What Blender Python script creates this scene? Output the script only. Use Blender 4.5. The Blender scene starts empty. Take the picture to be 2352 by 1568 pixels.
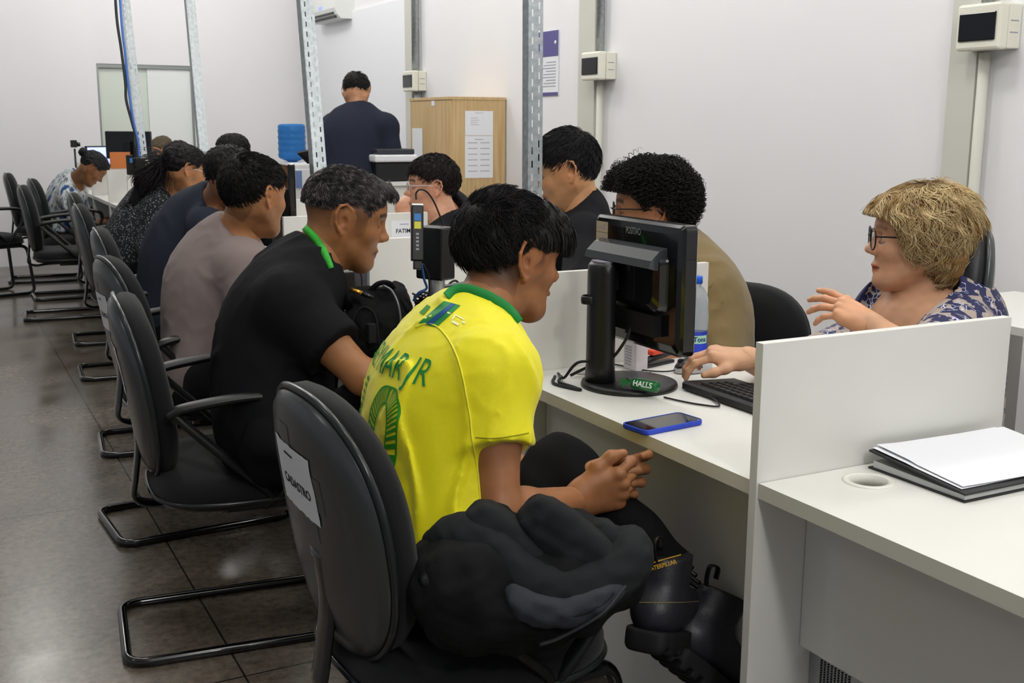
import bpy, bmesh, math, random
import numpy as np
from mathutils import Vector, Matrix, Euler
from mathutils.bvhtree import BVHTree
S = bpy.context.scene
C = S.collection
random.seed(7)
PI = math.pi

# ---------------- camera ----------------
CF, CYAW, CPIT, CROL, CH = 2557.07, 0.48084, 0.192636, 0.004947, 1.30
_F = np.array([math.sin(CYAW)*math.cos(CPIT), math.cos(CYAW)*math.cos(CPIT), -math.sin(CPIT)])
_R0 = np.array([math.cos(CYAW), -math.sin(CYAW), 0.0])
_U0 = np.cross(_R0, _F)
_R = math.cos(CROL)*_R0 + math.sin(CROL)*_U0
_U = -math.sin(CROL)*_R0 + math.cos(CROL)*_U0
cam_data = bpy.data.cameras.new('camera')
cam = bpy.data.objects.new('camera', cam_data); C.objects.link(cam)
cam_data.sensor_width = 36.0
cam_data.lens = CF*36.0/2352.0
cam_data.clip_start = 0.05
M = Matrix(((_R[0], _U[0], -_F[0], 0), (_R[1], _U[1], -_F[1], 0), (_R[2], _U[2], -_F[2], CH), (0, 0, 0, 1)))
cam.matrix_world = M
cam_data.dof.use_dof = True
cam_data.dof.focus_distance = 2.3
cam_data.dof.aperture_fstop = 18.0
S.camera = cam

def PX(x, y, d):
    """point at depth d (metres along the view axis) seen at photo position x, y"""
    r = _F + (x-1176)/CF*_R - (y-784)/CF*_U
    return np.array([0, 0, CH]) + r*d
def PZ(x, y, z):
    r = _F + (x-1176)/CF*_R - (y-784)/CF*_U
    return np.array([0, 0, CH]) + r*(z-CH)/r[2]

# ---------------- world and light ----------------
w = bpy.data.worlds.new('room_air'); S.world = w; w.use_nodes = True
bg = w.node_tree.nodes['Background']
bg.inputs[0].default_value = (0.86, 0.92, 1.0, 1)
bg.inputs[1].default_value = 0.24
LIGHTS = [(x, y, 3.2, e) for x, e in ((2.1, 25), (0.5, 15)) for y in (-0.6, 1.1, 2.8, 4.5, 6.2, 7.9, 9.6)] + [(0.4, -2.0, 3.2, 85), (-2.2, 3.0, 3.2, 12)]  # two ceiling rows; the strong lamp behind the camera is added as fill
for (x, y, z, pw) in LIGHTS:
    ld = bpy.data.lights.new('ceiling_or_fill_lamp', 'POINT'); ld.shadow_soft_size = 0.16; ld.energy = pw; ld.color = (1.0, 0.985, 0.95)
    lo = bpy.data.objects.new('ceiling_or_fill_lamp', ld); C.objects.link(lo); lo.location = (x, y, z)
S.view_settings.view_transform = 'Standard'
S.view_settings.look = 'None'
S.view_settings.gamma = 1.0
S.view_settings.use_curve_mapping = False
S.view_settings.exposure = 0.17

# ---------------- materials ----------------
def lin(h):
    if isinstance(h, str):
        h = h.lstrip('#'); c = [int(h[i:i+2], 16)/255 for i in (0, 2, 4)]
    else:
        c = list(h)
    return tuple(v/12.92 if v <= 0.04045 else ((v+0.055)/1.055)**2.4 for v in c)
_mats = {}
def mat(name, col=None, rough=0.5, metal=0.0, noise=None, bump=None, vcol=False, spec=0.5, trans=0.0,
        emit=0.0, sheen=0.0, sss=0.0, coat=0.0, ior=1.45, bump_kind='noise', alpha=1.0):
    """noise=(scale, amount, other colour); bump=(scale, strength)"""
    if name in _mats: return _mats[name]
    m = bpy.data.materials.new(name); m.use_nodes = True
    nt = m.node_tree; b = nt.nodes['Principled BSDF']
    b.inputs['Roughness'].default_value = rough
    b.inputs['Metallic'].default_value = metal
    b.inputs['Specular IOR Level'].default_value = spec
    b.inputs['IOR'].default_value = ior
    b.inputs['Transmission Weight'].default_value = trans
    b.inputs['Sheen Weight'].default_value = sheen
    b.inputs['Coat Weight'].default_value = coat
    b.inputs['Alpha'].default_value = alpha
    if sss:
        b.inputs['Subsurface Weight'].default_value = sss
        b.inputs['Subsurface Radius'].default_value = (0.012, 0.005, 0.003)
        b.inputs['Subsurface Scale'].default_value = 1.0
    tc = nt.nodes.new('ShaderNodeTexCoord')
    src = None
    if vcol:
        a = nt.nodes.new('ShaderNodeAttribute'); a.attribute_name = 'Col'; src = a.outputs['Color']
    elif col is not None:
        rgb = nt.nodes.new('ShaderNodeRGB'); rgb.outputs[0].default_value = (*lin(col), 1); src = rgb.outputs[0]
    if noise:
        n = nt.nodes.new('ShaderNodeTexNoise'); n.inputs['Scale'].default_value = noise[0]; n.inputs['Detail'].default_value = 6
        nt.links.new(tc.outputs['Object'], n.inputs['Vector'])
        mr = nt.nodes.new('ShaderNodeMapRange'); mr.inputs[1].default_value = 0.35; mr.inputs[2].default_value = 0.65
        mr.inputs[3].default_value = 0; mr.inputs[4].default_value = noise[1]
        nt.links.new(n.outputs['Fac'], mr.inputs[0])
        mx = nt.nodes.new('ShaderNodeMix'); mx.data_type = 'RGBA'
        nt.links.new(mr.outputs[0], mx.inputs[0]); nt.links.new(src, mx.inputs[6])
        mx.inputs[7].default_value = (*lin(noise[2]), 1); src = mx.outputs[2]
    nt.links.new(src, b.inputs['Base Color'])
    if emit:
        nt.links.new(src, b.inputs['Emission Color']); b.inputs['Emission Strength'].default_value = emit
    if bump:
        if bump_kind == 'weave':
            n = nt.nodes.new('ShaderNodeTexVoronoi')
        else:
            n = nt.nodes.new('ShaderNodeTexNoise'); n.inputs['Detail'].default_value = 4
        n.inputs['Scale'].default_value = bump[0]
        nt.links.new(tc.outputs['Object'], n.inputs['Vector'])
        bp = nt.nodes.new('ShaderNodeBump'); bp.inputs['Strength'].default_value = bump[1]; bp.inputs['Distance'].default_value = 0.002
        nt.links.new(n.outputs[0], bp.inputs['Height']); nt.links.new(bp.outputs[0], b.inputs['Normal'])
    _mats[name] = m
    return m

# ---------------- object helpers ----------------
def tag(o, label=None, cat=None, group=None, kind=None):
    if label: o['label'] = label
    if cat: o['category'] = cat
    if group: o['group'] = group
    if kind: o['kind'] = kind
    return o
def empty(name, loc=(0, 0, 0), rz=0.0, label=None, cat=None, group=None):
    o = bpy.data.objects.new(name, None); C.objects.link(o); o.empty_display_size = 0.05
    o.location = Vector(loc); o.rotation_euler = (0, 0, rz)
    return tag(o, label, cat, group)
def link(name, me, m, parent=None, smooth=False, world=False):
    """world=True: mesh data is in world space and is moved into the parent's space"""
    if m is not None:
        for q in (m if isinstance(m, (list, tuple)) else [m]): me.materials.append(q)
    if smooth:
        me.polygons.foreach_set('use_smooth', [True]*len(me.polygons))
    if world and parent is not None:
        p = parent; mw = Matrix.Identity(4)
        while p is not None:
            mw = Matrix.LocRotScale(p.location, p.rotation_euler, None) @ mw; p = p.parent
        me.transform(mw.inverted())
    o = bpy.data.objects.new(name, me); C.objects.link(o)
    if parent: o.parent = parent
    return o
class MB:
    """collects pieces of ONE mesh"""
    def __init__(s): s.v = []; s.f = []; s.mi = []; s.sm = []
    def add(s, v, f, mi=0, sm=False):
        n = len(s.v); s.v.extend([tuple(map(float, p)) for p in v])
        for q in f: s.f.append(tuple(n+i for i in q)); s.mi.append(mi); s.sm.append(sm)
        return s
    def box(s, lo, hi, mi=0, M=None, bev=0.0):
        if bev > 0:
            bm = bmesh.new(); bmesh.ops.create_cube(bm, size=1)
            for v in bm.verts: v.co = Vector([(lo[i]+hi[i])/2 + v.co[i]*(hi[i]-lo[i]) for i in range(3)])
            bmesh.ops.bevel(bm, geom=bm.edges[:], offset=bev, segments=2, affect='EDGES', profile=0.5)
            vs = [v.co.copy() for v in bm.verts]; fs = [[v.index for v in f.verts] for f in bm.faces]
            bm.verts.index_update(); bm.free()
            if M: vs = [M @ p for p in vs]
            return s.add(vs, fs, mi, False)
        x0, y0, z0 = lo; x1, y1, z1 = hi
        v = [Vector(p) for p in ((x0, y0, z0), (x1, y0, z0), (x1, y1, z0), (x0, y1, z0), (x0, y0, z1), (x1, y0, z1), (x1, y1, z1), (x0, y1, z1))]
        if M: v = [M @ p for p in v]
        return s.add(v, [(0, 3, 2, 1), (4, 5, 6, 7), (0, 1, 5, 4), (1, 2, 6, 5), (2, 3, 7, 6), (3, 0, 4, 7)], mi)
    def rings(s, rings, mi=0, sm=True, cap=True, closed=False):
        n = len(rings[0]); v = [p for r in rings for p in r]; f = []
        m = len(rings)
        for i in range(m if closed else m-1):
            a = i*n; b = ((i+1) % m)*n
            for j in range(n): f.append((a+j, a+(j+1) % n, b+(j+1) % n, b+j))
        if cap and not closed:
            f.append(tuple(range(n-1, -1, -1))); f.append(tuple((m-1)*n+j for j in range(n)))
        return s.add(v, f, mi, sm)
    def tube(s, pts, r, n=10, mi=0, cap=True, closed=False, flat=None):
        pts = [Vector(p) for p in pts]; m = len(pts); rs = r if isinstance(r, (list, tuple, np.ndarray)) else [r]*m
        T = []
        for i in range(m):
            a = pts[(i-1) % m] if (closed or i > 0) else pts[i]; b = pts[(i+1) % m] if (closed or i < m-1) else pts[i]
            t = b-a; T.append(t.normalized() if t.length > 1e-9 else Vector((0, 0, 1)))
        up = Vector((0, 0, 1)) if abs(T[0].z) < 0.9 else Vector((1, 0, 0))
        rings = []
        N = T[0].cross(up).normalized()
        for i in range(m):
            N = (N - T[i]*N.dot(T[i]))
            N = N.normalized() if N.length > 1e-6 else T[i].orthogonal().normalized()
            B = T[i].cross(N)
            fl = flat or (1, 1)
            rings.append([pts[i] + (N*math.cos(2*PI*k/n)*fl[0] + B*math.sin(2*PI*k/n)*fl[1])*rs[i] for k in range(n)])
        return s.rings(rings, mi, True, cap, closed)
    def cyl(s, a, b, r, n=24, mi=0, r2=None):
        a = Vector(a); b = Vector(b); t = (b-a).normalized(); N = t.orthogonal().normalized(); B = t.cross(N)
        R = [[p + (N*math.cos(2*PI*k/n)+B*math.sin(2*PI*k/n))*q for k in range(n)] for p, q in ((a, r), (b, r if r2 is None else r2))]
        k0 = len(s.f)
        s.rings(R, mi, True, True)
        s.sm[-1] = False; s.sm[-2] = False
        return s
    def lathe(s, c, prof, n=28, mi=0, axis=None, cap=True):
        c = Vector(c); ax = Vector(axis or (0, 0, 1)).normalized(); N = ax.orthogonal().normalized(); B = ax.cross(N)
        return s.rings([[c + ax*z + (N*math.cos(2*PI*k/n)+B*math.sin(2*PI*k/n))*max(r, 1e-4) for k in range(n)] for r, z in prof], mi, True, cap)
    def mesh(s, name='m'):
        me = bpy.data.meshes.new(name); me.from_pydata(s.v, [], s.f)
        me.polygons.foreach_set('material_index', s.mi); me.polygons.foreach_set('use_smooth', s.sm)
        me.update(); return me
    def build(s, name, m, parent=None, world=False, auto=False):
        me = s.mesh(name)
        o = link(name, me, m, parent, False, world)
        return o
def box_obj(name, lo, hi, m, parent=None, bev=0.0, world=False):
    return MB().box(lo, hi, 0, None, bev).build(name, m, parent, world)
def catmull(pts, sub=8, closed=False):
    P = [np.array(p, float) for p in pts]; n = len(P); out = []
    rng = range(n) if closed else range(n-1)
    for i in rng:
        p0 = P[(i-1) % n] if (closed or i > 0) else 2*P[0]-P[1]
        p1 = P[i]; p2 = P[(i+1) % n]
        p3 = P[(i+2) % n] if (closed or i < n-2) else 2*P[-1]-P[-2]
        for k in range(sub):
            t = k/sub
            out.append(0.5*((2*p1)+(-p0+p2)*t+(2*p0-5*p1+4*p2-p3)*t*t+(-p0+3*p1-3*p2+p3)*t**3))
    if not closed: out.append(P[-1])
    return out
def fillet(pts, r, sub=6):
    """polyline with rounded corners"""
    P = [np.array(p, float) for p in pts]; out = [P[0]]
    for i in range(1, len(P)-1):
        a = P[i-1]-P[i]; b = P[i+1]-P[i]; la = np.linalg.norm(a); lb = np.linalg.norm(b)
        q = min(r, la*0.49, lb*0.49); s0 = P[i]+a/la*q; s1 = P[i]+b/lb*q
        for k in range(sub+1):
            t = k/sub; out.append((1-t)**2*s0+2*t*(1-t)*P[i]+t*t*s1)
    out.append(P[-1]); return out
def text_mesh(txt, size, thick=0.0, bold=False, align='CENTER', spacing=1.0, sx=1.0):
    cu = bpy.data.curves.new('writing', 'FONT'); cu.body = txt; cu.size = size; cu.align_x = align; cu.align_y = 'CENTER'
    cu.extrude = thick; cu.space_character = spacing; cu.resolution_u = 3
    if bold: cu.offset = size*0.022
    o = bpy.data.objects.new('writing', cu); C.objects.link(o)
    dg = bpy.context.evaluated_depsgraph_get(); dg.update()
    me = bpy.data.meshes.new_from_object(o.evaluated_get(dg))
    bpy.data.objects.remove(o); bpy.data.curves.remove(cu)
    if sx != 1.0: me.transform(Matrix.Diagonal((sx, 1, 1, 1)))
    me.materials.clear()
    return me
def frame_mat(o, xdir, ydir):
    """matrix whose x and y axes follow xdir, ydir and whose origin is o"""
    x = Vector(xdir).normalized(); z = x.cross(Vector(ydir)).normalized(); y = z.cross(x)
    return Matrix(((x[0], y[0], z[0], o[0]), (x[1], y[1], z[1], o[1]), (x[2], y[2], z[2], o[2]), (0, 0, 0, 1)))
def text_on(name, txt, size, o, xdir, ydir, m, parent, world=False, **k):
    me = text_mesh(txt, size, **k)
    me.transform(frame_mat(Vector(o), xdir, ydir))
    return link(name, me, m, parent, False, world)

# ---------------- distance-field modelling (smooth organic meshes) ----------------
def v3(*a): return np.array(a, dtype=np.float64)
class Vol:
    def __init__(s, lo, hi, h):
        s.lo = np.array(lo, float); s.h = h
        s.n = (np.ceil((np.array(hi)-s.lo)/h).astype(int)+1)
        s.F = np.full(s.n, 1.0, dtype=np.float32)
    def blk(s, lo, hi):
        a = np.clip(np.floor((np.array(lo)-s.lo)/s.h).astype(int), 0, s.n); b = np.clip(np.ceil((np.array(hi)-s.lo)/s.h).astype(int)+1, 0, s.n)
        if np.any(b-a <= 0): return None, None
        ax = [s.lo[i]+np.arange(a[i], b[i])*s.h for i in range(3)]
        g = np.stack(np.meshgrid(*ax, indexing='ij'), -1)
        return (slice(a[0], b[0]), slice(a[1], b[1]), slice(a[2], b[2])), g
    def op(s, fn, lo, hi, k, mode):
        m = max(k, s.h*2)*1.3
        sl, g = s.blk(np.array(lo)-m, np.array(hi)+m)
        if sl is None: return
        d = fn(g); F = s.F[sl]
        if mode == 'add':
            if k > 0:
                hh = np.clip(k-np.abs(F-d), 0, None)/k; s.F[sl] = np.minimum(F, d)-hh*hh*k*0.25
            else: s.F[sl] = np.minimum(F, d)
        elif mode == 'sub':
            if k > 0:
                hh = np.clip(k-np.abs(F+d), 0, None)/k; s.F[sl] = np.maximum(F, -d)+hh*hh*k*0.25
            else: s.F[sl] = np.maximum(F, -d)
    def full(s):
        return s.blk(s.lo-1, s.lo+s.n*s.h+1)[1]
    def cap(s, a, b, ra, rb=None, k=0.02, mode='add', M=None):
        a = np.array(a, float); b = np.array(b, float); rb = ra if rb is None else rb; R = max(ra, rb)
        def fn(g):
            pa = g-a; ba = b-a; L = max(ba@ba, 1e-12); t = np.clip(pa@ba/L, 0, 1)
            return np.linalg.norm(pa-t[..., None]*ba, axis=-1)-(ra+(rb-ra)*t)
        s.op(fn, np.minimum(a, b)-R, np.maximum(a, b)+R, k, mode); return s
    def ell(s, c, r, R=None, k=0.02, mode='add', e=None):
        c = np.array(c, float); r = np.array(r, float); m = r.max() if R is not None else r
        Rm = None if R is None else np.array(R, float)
        def fn(g):
            q = g-c
            if Rm is not None: q = q@Rm
            if e:   # superellipsoid
                kk = (np.sum((np.abs(q)/r)**e, axis=-1))**(1/e)
                return (kk-1)*r.min()
            k0 = np.linalg.norm(q/r, axis=-1); k1 = np.linalg.norm(q/(r*r), axis=-1)
            return k0*(k0-1)/np.maximum(k1, 1e-9)
        s.op(fn, c-m, c+m, k, mode); return s
    def chain(s, pts, rs, k=0.015, mode='add'):
        for i in range(len(pts)-1): s.cap(pts[i], pts[i+1], rs[i], rs[i+1], k if i == 0 else min(k, 0.012), mode)
        return s
    def plane(s, p, n, k=0.0):
        """keeps the side the normal points away from"""
        n = np.array(n, float); n /= np.linalg.norm(n); g = s.full(); d = (g-np.array(p))@n
        s.F = np.maximum(s.F, d.astype(np.float32)) if k == 0 else s.F
        if k > 0: pass
        return s
    def disp(s, fn, amp_limit=0.05):
        near = np.abs(s.F) < amp_limit
        idx = np.argwhere(near); P = s.lo+idx*s.h
        s.F[near] += fn(P).astype(np.float32); return s
    def get(s):
        F = s.F; h = s.h; sg = F < 0
        cx, cy, cz = (np.array(F.shape)-1)
        acc = np.zeros((cx, cy, cz, 3), np.float32); cnt = np.zeros((cx, cy, cz), np.float32)
        for ax in range(3):
            o1, o2 = [(1, 2), (0, 2), (0, 1)][ax]
            s0 = [slice(None)]*3; s1 = [slice(None)]*3; s0[ax] = slice(0, -1); s1[ax] = slice(1, None)
            a = F[tuple(s0)]; b = F[tuple(s1)]; cr = (a < 0) != (b < 0)
            t = np.where(cr, a/np.where(a == b, 1, a-b), 0)
            for d1 in (0, 1):
                for d2 in (0, 1):
                    src = [slice(None)]*3
                    src[o1] = slice(d1, F.shape[o1]-1+d1); src[o2] = slice(d2, F.shape[o2]-1+d2)
                    cc = cr[tuple(src)]; tt = t[tuple(src)]
                    cnt += cc
                    acc[..., ax] += np.where(cc, tt, 0); acc[..., o1] += cc*d1; acc[..., o2] += cc*d2
        act = cnt > 0; ids = -np.ones(act.shape, np.int64); n = int(act.sum()); ids[act] = np.arange(n)
        base = np.argwhere(act); V = s.lo + (base + acc[act]/cnt[act][:, None])*h
        Q = []
        for ax in range(3):
            o1, o2 = [(1, 2), (2, 0), (0, 1)][ax]
            s0 = [slice(None)]*3; s1 = [slice(None)]*3; s0[ax] = slice(0, -1); s1[ax] = slice(1, None)
            a = sg[tuple(s0)]; b = sg[tuple(s1)]; e = np.argwhere(a != b)
            if len(e) == 0: continue
            ok = (e[:, o1] > 0) & (e[:, o2] > 0) & (e[:, o1] < F.shape[o1]-1) & (e[:, o2] < F.shape[o2]-1); e = e[ok]
            def at(d1, d2):
                q = e.copy(); q[:, o1] -= d1; q[:, o2] -= d2
                return ids[q[:, 0], q[:, 1], q[:, 2]]
            q = np.stack([at(1, 1), at(0, 1), at(0, 0), at(1, 0)], -1)
            fl = b[e[:, 0], e[:, 1], e[:, 2]]
            q[fl] = q[fl][:, ::-1]; Q.append(q)
        Q = np.concatenate(Q) if Q else np.zeros((0, 4), int)
        return V, Q
def np_mesh(name, V, Q, col=None, smooth=True):
    me = bpy.data.meshes.new(name); V = np.asarray(V, np.float32); Q = np.asarray(Q, np.int32); k = Q.shape[1]
    me.vertices.add(len(V)); me.vertices.foreach_set('co', V.ravel())
    me.loops.add(Q.size); me.loops.foreach_set('vertex_index', Q.ravel())
    me.polygons.add(len(Q)); me.polygons.foreach_set('loop_start', np.arange(0, Q.size, k, dtype=np.int32))
    me.polygons.foreach_set('use_smooth', np.full(len(Q), smooth))
    me.update(calc_edges=True); me.validate()
    if col is not None:
        at = me.color_attributes.new('Col', 'FLOAT_COLOR', 'POINT')
        c = np.ones((len(V), 4), np.float32); c[:, :3] = col; at.data.foreach_set('color', c.ravel())
    return me
def smoothVQ(V, Q, it=2, f=0.5):
    n = len(V); e = np.concatenate([Q[:, [0, 1]], Q[:, [1, 2]], Q[:, [2, 3]], Q[:, [3, 0]]]); e = np.concatenate([e, e[:, ::-1]])
    cnt = np.bincount(e[:, 0], minlength=n).astype(float); cnt[cnt == 0] = 1
    for _ in range(it):
        m = np.stack([np.bincount(e[:, 0], weights=V[e[:, 1], k], minlength=n) for k in range(3)], 1)/cnt[:, None]; V = V*(1-f)+m*f
    return V, Q
def joinVQ(parts):
    V = []; Q = []; K = []; n = 0
    for p in parts:
        V.append(p[0]); Q.append(p[1]+n); n += len(p[0])
        if len(p) > 2: K.append(p[2])
    return (np.concatenate(V), np.concatenate(Q)) + ((np.concatenate(K),) if K else ())
_rs = np.random.RandomState(3)
def wavy(scale, n=9, seed=0, dirs=None):
    """smooth pseudo-noise of unit size: a sum of random waves"""
    r = np.random.RandomState(seed); k = r.normal(size=(n, 3)); k /= np.linalg.norm(k, axis=1)[:, None]
    if dirs is not None: k = k*np.array(dirs)
    k = k*(2*PI/scale)*r.uniform(0.6, 1.6, (n, 1)); ph = r.uniform(0, 2*PI, n)
    def f(P): return np.sin(P@k.T+ph).sum(-1)/math.sqrt(n/2)
    return f
# ---------------- materials used across the room ----------------
m_wall = mat('wall_paint', '#efeef0', 0.75, noise=(1.3, 0.25, '#e6e5e9'))
m_col = mat('column_paint', '#d0cfc6', 0.6, noise=(3, 0.3, '#c3c2b6'))
m_ceil = mat('ceiling_paint', '#e8e8e6', 0.8)
m_lam = mat('white_laminate', '#e2e1dc', 0.42, noise=(2.5, 0.2, '#dbdbd3'), bump=(900, 0.03))
m_lamedge = mat('laminate_edge_band', '#d6d4c6', 0.45)
m_galv = mat('galvanised_steel', '#9fa6aa', 0.42, 0.75, noise=(60, 0.6, '#c4cacc'))
m_alu = mat('brushed_aluminium', '#b4b6b8', 0.35, 0.85)
m_blackpl = mat('black_plastic', '#141517', 0.38)
m_blackgl = mat('black_gloss_plastic', '#08090b', 0.12, coat=0.4)
m_fabric = mat('black_chair_fabric', '#151618', 0.9, bump=(1500, 0.35), sheen=0.1, spec=0.3)
m_shell = mat('grey_chair_shell', '#35393b', 0.27, bump=(700, 0.05), spec=0.8)
m_tube = mat('black_lacquered_tube', '#0a0b0c', 0.16, coat=0.6)
m_paper = mat('paper', '#e9ebf0', 0.8)
m_ink = mat('printing_ink', '#2a2c33', 0.8)
m_inkgrey = mat('faint_printing', '#9a9ca6', 0.8)
m_cream = mat('cream_plastic', '#e6e4d6', 0.4)
m_smoke = mat('smoked_window', '#14181b', 0.15)

# floor: large polished slabs with thin dark joints
def floor_material():
    m = bpy.data.materials.new('polished_floor'); m.use_nodes = True; nt = m.node_tree; b = nt.nodes['Principled BSDF']; N = nt.nodes.new; L = nt.links.new
    tc = N('ShaderNodeTexCoord'); sx = N('ShaderNodeSeparateXYZ'); L(tc.outputs['Object'], sx.inputs[0])
    def joint(out, off, pitch):
        a = N('ShaderNodeMath'); a.operation = 'SUBTRACT'; L(out, a.inputs[0]); a.inputs[1].default_value = off - 50*pitch
        q = N('ShaderNodeMath'); q.operation = 'MODULO'; L(a.outputs[0], q.inputs[0]); q.inputs[1].default_value = pitch
        c = N('ShaderNodeMath'); c.operation = 'LESS_THAN'; L(q.outputs[0], c.inputs[0]); c.inputs[1].default_value = 0.0055
        return c.outputs[0]
    mx = N('ShaderNodeMath'); mx.operation = 'MAXIMUM'; L(joint(sx.outputs[0], 0.573, 1.43), mx.inputs[0]); L(joint(sx.outputs[1], 2.475, 1.43), mx.inputs[1])
    n1 = N('ShaderNodeTexNoise'); n1.inputs['Scale'].default_value = 2.2; n1.inputs['Detail'].default_value = 8; L(tc.outputs['Object'], n1.inputs[0])
    n2 = N('ShaderNodeTexNoise'); n2.inputs['Scale'].default_value = 38; n2.inputs['Detail'].default_value = 7; n2.inputs['Roughness'].default_value = 0.75; L(tc.outputs['Object'], n2.inputs[0])
    r1 = N('ShaderNodeValToRGB'); r1.color_ramp.elements[0].position = 0.33; r1.color_ramp.elements[0].color = (*lin('#5a5149'), 1)
    r1.color_ramp.elements[1].position = 0.68; r1.color_ramp.elements[1].color = (*lin('#7b7267'), 1); L(n1.outputs[0], r1.inputs[0])
    r2 = N('ShaderNodeValToRGB'); r2.color_ramp.elements[0].position = 0.36; r2.color_ramp.elements[0].color = (0.55, 0.53, 0.5, 1)
    r2.color_ramp.elements[1].position = 0.66; r2.color_ramp.elements[1].color = (1.25, 1.22, 1.18, 1); L(n2.outputs[0], r2.inputs[0])
    mu = N('ShaderNodeMix'); mu.data_type = 'RGBA'; mu.blend_type = 'MULTIPLY'; mu.inputs[0].default_value = 1; L(r1.outputs[0], mu.inputs[6]); L(r2.outputs[0], mu.inputs[7])
    m2 = N('ShaderNodeMix'); m2.data_type = 'RGBA'; L(mx.outputs[0], m2.inputs[0]); L(mu.outputs[2], m2.inputs[6]); m2.inputs[7].default_value = (*lin('#26221e'), 1)
    L(m2.outputs[2], b.inputs['Base Color'])
    rr = N('ShaderNodeMapRange'); L(n1.outputs[0], rr.inputs[0]); rr.inputs[1].default_value = 0.3; rr.inputs[2].default_value = 0.7; rr.inputs[3].default_value = 0.13; rr.inputs[4].default_value = 0.3
    L(rr.outputs[0], b.inputs['Roughness']); b.inputs['Specular IOR Level'].default_value = 0.6
    return m
tag(box_obj('floor', (-5, -4, -0.08), (3.6, 11.2, 0), floor_material()), kind='structure')
XW, YB, ZC = 3.47, 11.1, 3.5
# back wall with its glazed doorway
DX0, DX1, DZ = 1.467, 2.335, 1.83
wb = MB().box((-5, YB, 0), (DX0, YB+0.12, ZC)).box((DX1, YB, 0), (XW+0.15, YB+0.12, ZC)).box((DX0, YB, DZ), (DX1, YB+0.12, ZC))
tag(wb.build('wall_back', m_wall), kind='structure')
tag(box_obj('wall_right', (XW, -4, 0), (XW+0.15, YB, ZC), m_wall), kind='structure')
tag(box_obj('ceiling', (-5, -4, ZC), (3.6, 11.2, ZC+0.1), m_ceil), kind='structure')
# glazed door
m_glassL = mat('frosted_green_glass', '#dbe3d9', 0.3)
m_glassR = mat('frosted_white_glass', '#f0f4f3', 0.3)
m_doorfr = mat('door_frame_metal', '#8d9290', 0.4, 0.6)
d = MB().box((DX0, YB+0.01, DZ-0.035), (DX1, YB+0.07, DZ)).box((DX0, YB+0.01, 0), (DX0+0.018, YB+0.07, DZ-0.035)).box((DX1-0.018, YB+0.01, 0), (DX1, YB+0.07, DZ-0.035)).build('door_1', m_doorfr)
tag(d, kind='structure')
mid = 1.93
box_obj('fixed_pane', (DX0+0.018, YB+0.045, 0), (mid+0.02, YB+0.055, DZ-0.035), m_glassL, d)
box_obj('sliding_pane', (mid-0.01, YB+0.03, 0.01), (DX1-0.018, YB+0.04, DZ-0.035), m_glassR, d)
# pilasters on the right wall, each with a conduit and a breaker box
for i, (y0, y1) in enumerate(((2.93, 3.055), (5.585, 5.765), (8.3, 8.44))):
    tag(MB().box((XW-0.035, y0, 0), (XW, y1, ZC), bev=0.002).build('trim_%d' % (i+1), m_col), kind='structure')
def breaker(yc, z0, z1, wy, label, zc0):
    t = empty('breaker_box', (XW-0.002, yc, z0), 0, label, 'electrical box')
    h = z1-z0; X = -0.115
    MB().box((X+0.05, -wy/2, 0.004), (0, wy/2, h-0.004), bev=0.004).build('case', m_cream, t)
    MB().box((X, -wy/2-0.004, 0), (X+0.048, wy/2+0.004, h), bev=0.01).build('cover', m_cream, t)
    MB().box((X-0.006, -wy/2+0.012, h*0.2), (X+0.002, wy/2-0.012, h*0.8), bev=0.003).build('smoked_window', m_smoke, t)
    for k in (0.35, 0.6): MB().box((X+0.06, -wy/2-0.0012, h*k), (X+0.1, -wy/2+0.002, h*k+0.004)).build('side_slot', m_inkgrey, t)
breaker(2.868, 1.567, 1.728, 0.18, 'cream breaker box at top right, largest, high on the wall above the blond woman', 0)
breaker(5.5, 1.545, 1.7, 0.19, 'cream breaker box on the pilaster right of the perforated post', 0)
breaker(8.19, 1.545, 1.7, 0.2, 'cream breaker box on the wall just above the wooden cabinet', 0)
def conduit(y, z0, z1, m, label, clamp=True, r=0.02):
    t = empty('conduit', (XW-0.002-r-0.012, y, z0), 0, label, 'conduit')
    MB().cyl((0, 0, 0), (0, 0, z1-z0), r, 16).build('pipe', m, t)
    if clamp:
        for zz in ((z1-z0)*0.35, (z1-z0)*0.8):
            MB().tube([(0, 0, zz-0.012), (0, 0, zz+0.012)], r+0.004, 16).box((-0.004, -r-0.02, zz-0.012), (0.012+r, r+0.02, zz+0.012)).build('clamp', m_galv, t)
conduit(2.895, 0.0, 1.56, m_col, 'cream painted conduit running down the wall below the large breaker box', False)
conduit(2.895, 1.735, ZC, m_galv, 'galvanised conduit above the large breaker box at top right', False)
conduit(5.52, 0.0, 1.54, m_col, 'cream conduit below the middle breaker box behind the seated attendants', False)
conduit(5.52, 1.705, ZC, m_galv, 'galvanised conduit above the middle breaker box', True, 0.024)
conduit(8.2, 1.705, ZC, m_galv, 'galvanised conduit rising beside the white wall board', True, 0.03)
conduit(8.16, 1.35, 1.54, m_galv, 'short galvanised conduit between small breaker box and wooden cabinet', False, 0.03)
conduit(10.98, 0.0, ZC, mat('dark_grey_pipe', '#4a504c', 0.5), 'dark grey pipe in the room corner under the air conditioner', False)
# white board on the right wall
m_board = mat('white_board', '#f1f2f7', 0.3)
tag(MB().box((XW-0.03, 8.44, 0.7), (XW-0.002, 10.86, 2.27), bev=0.003).build('wall_board', m_board), 'large plain white board on the right wall behind the standing man', 'board')
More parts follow.
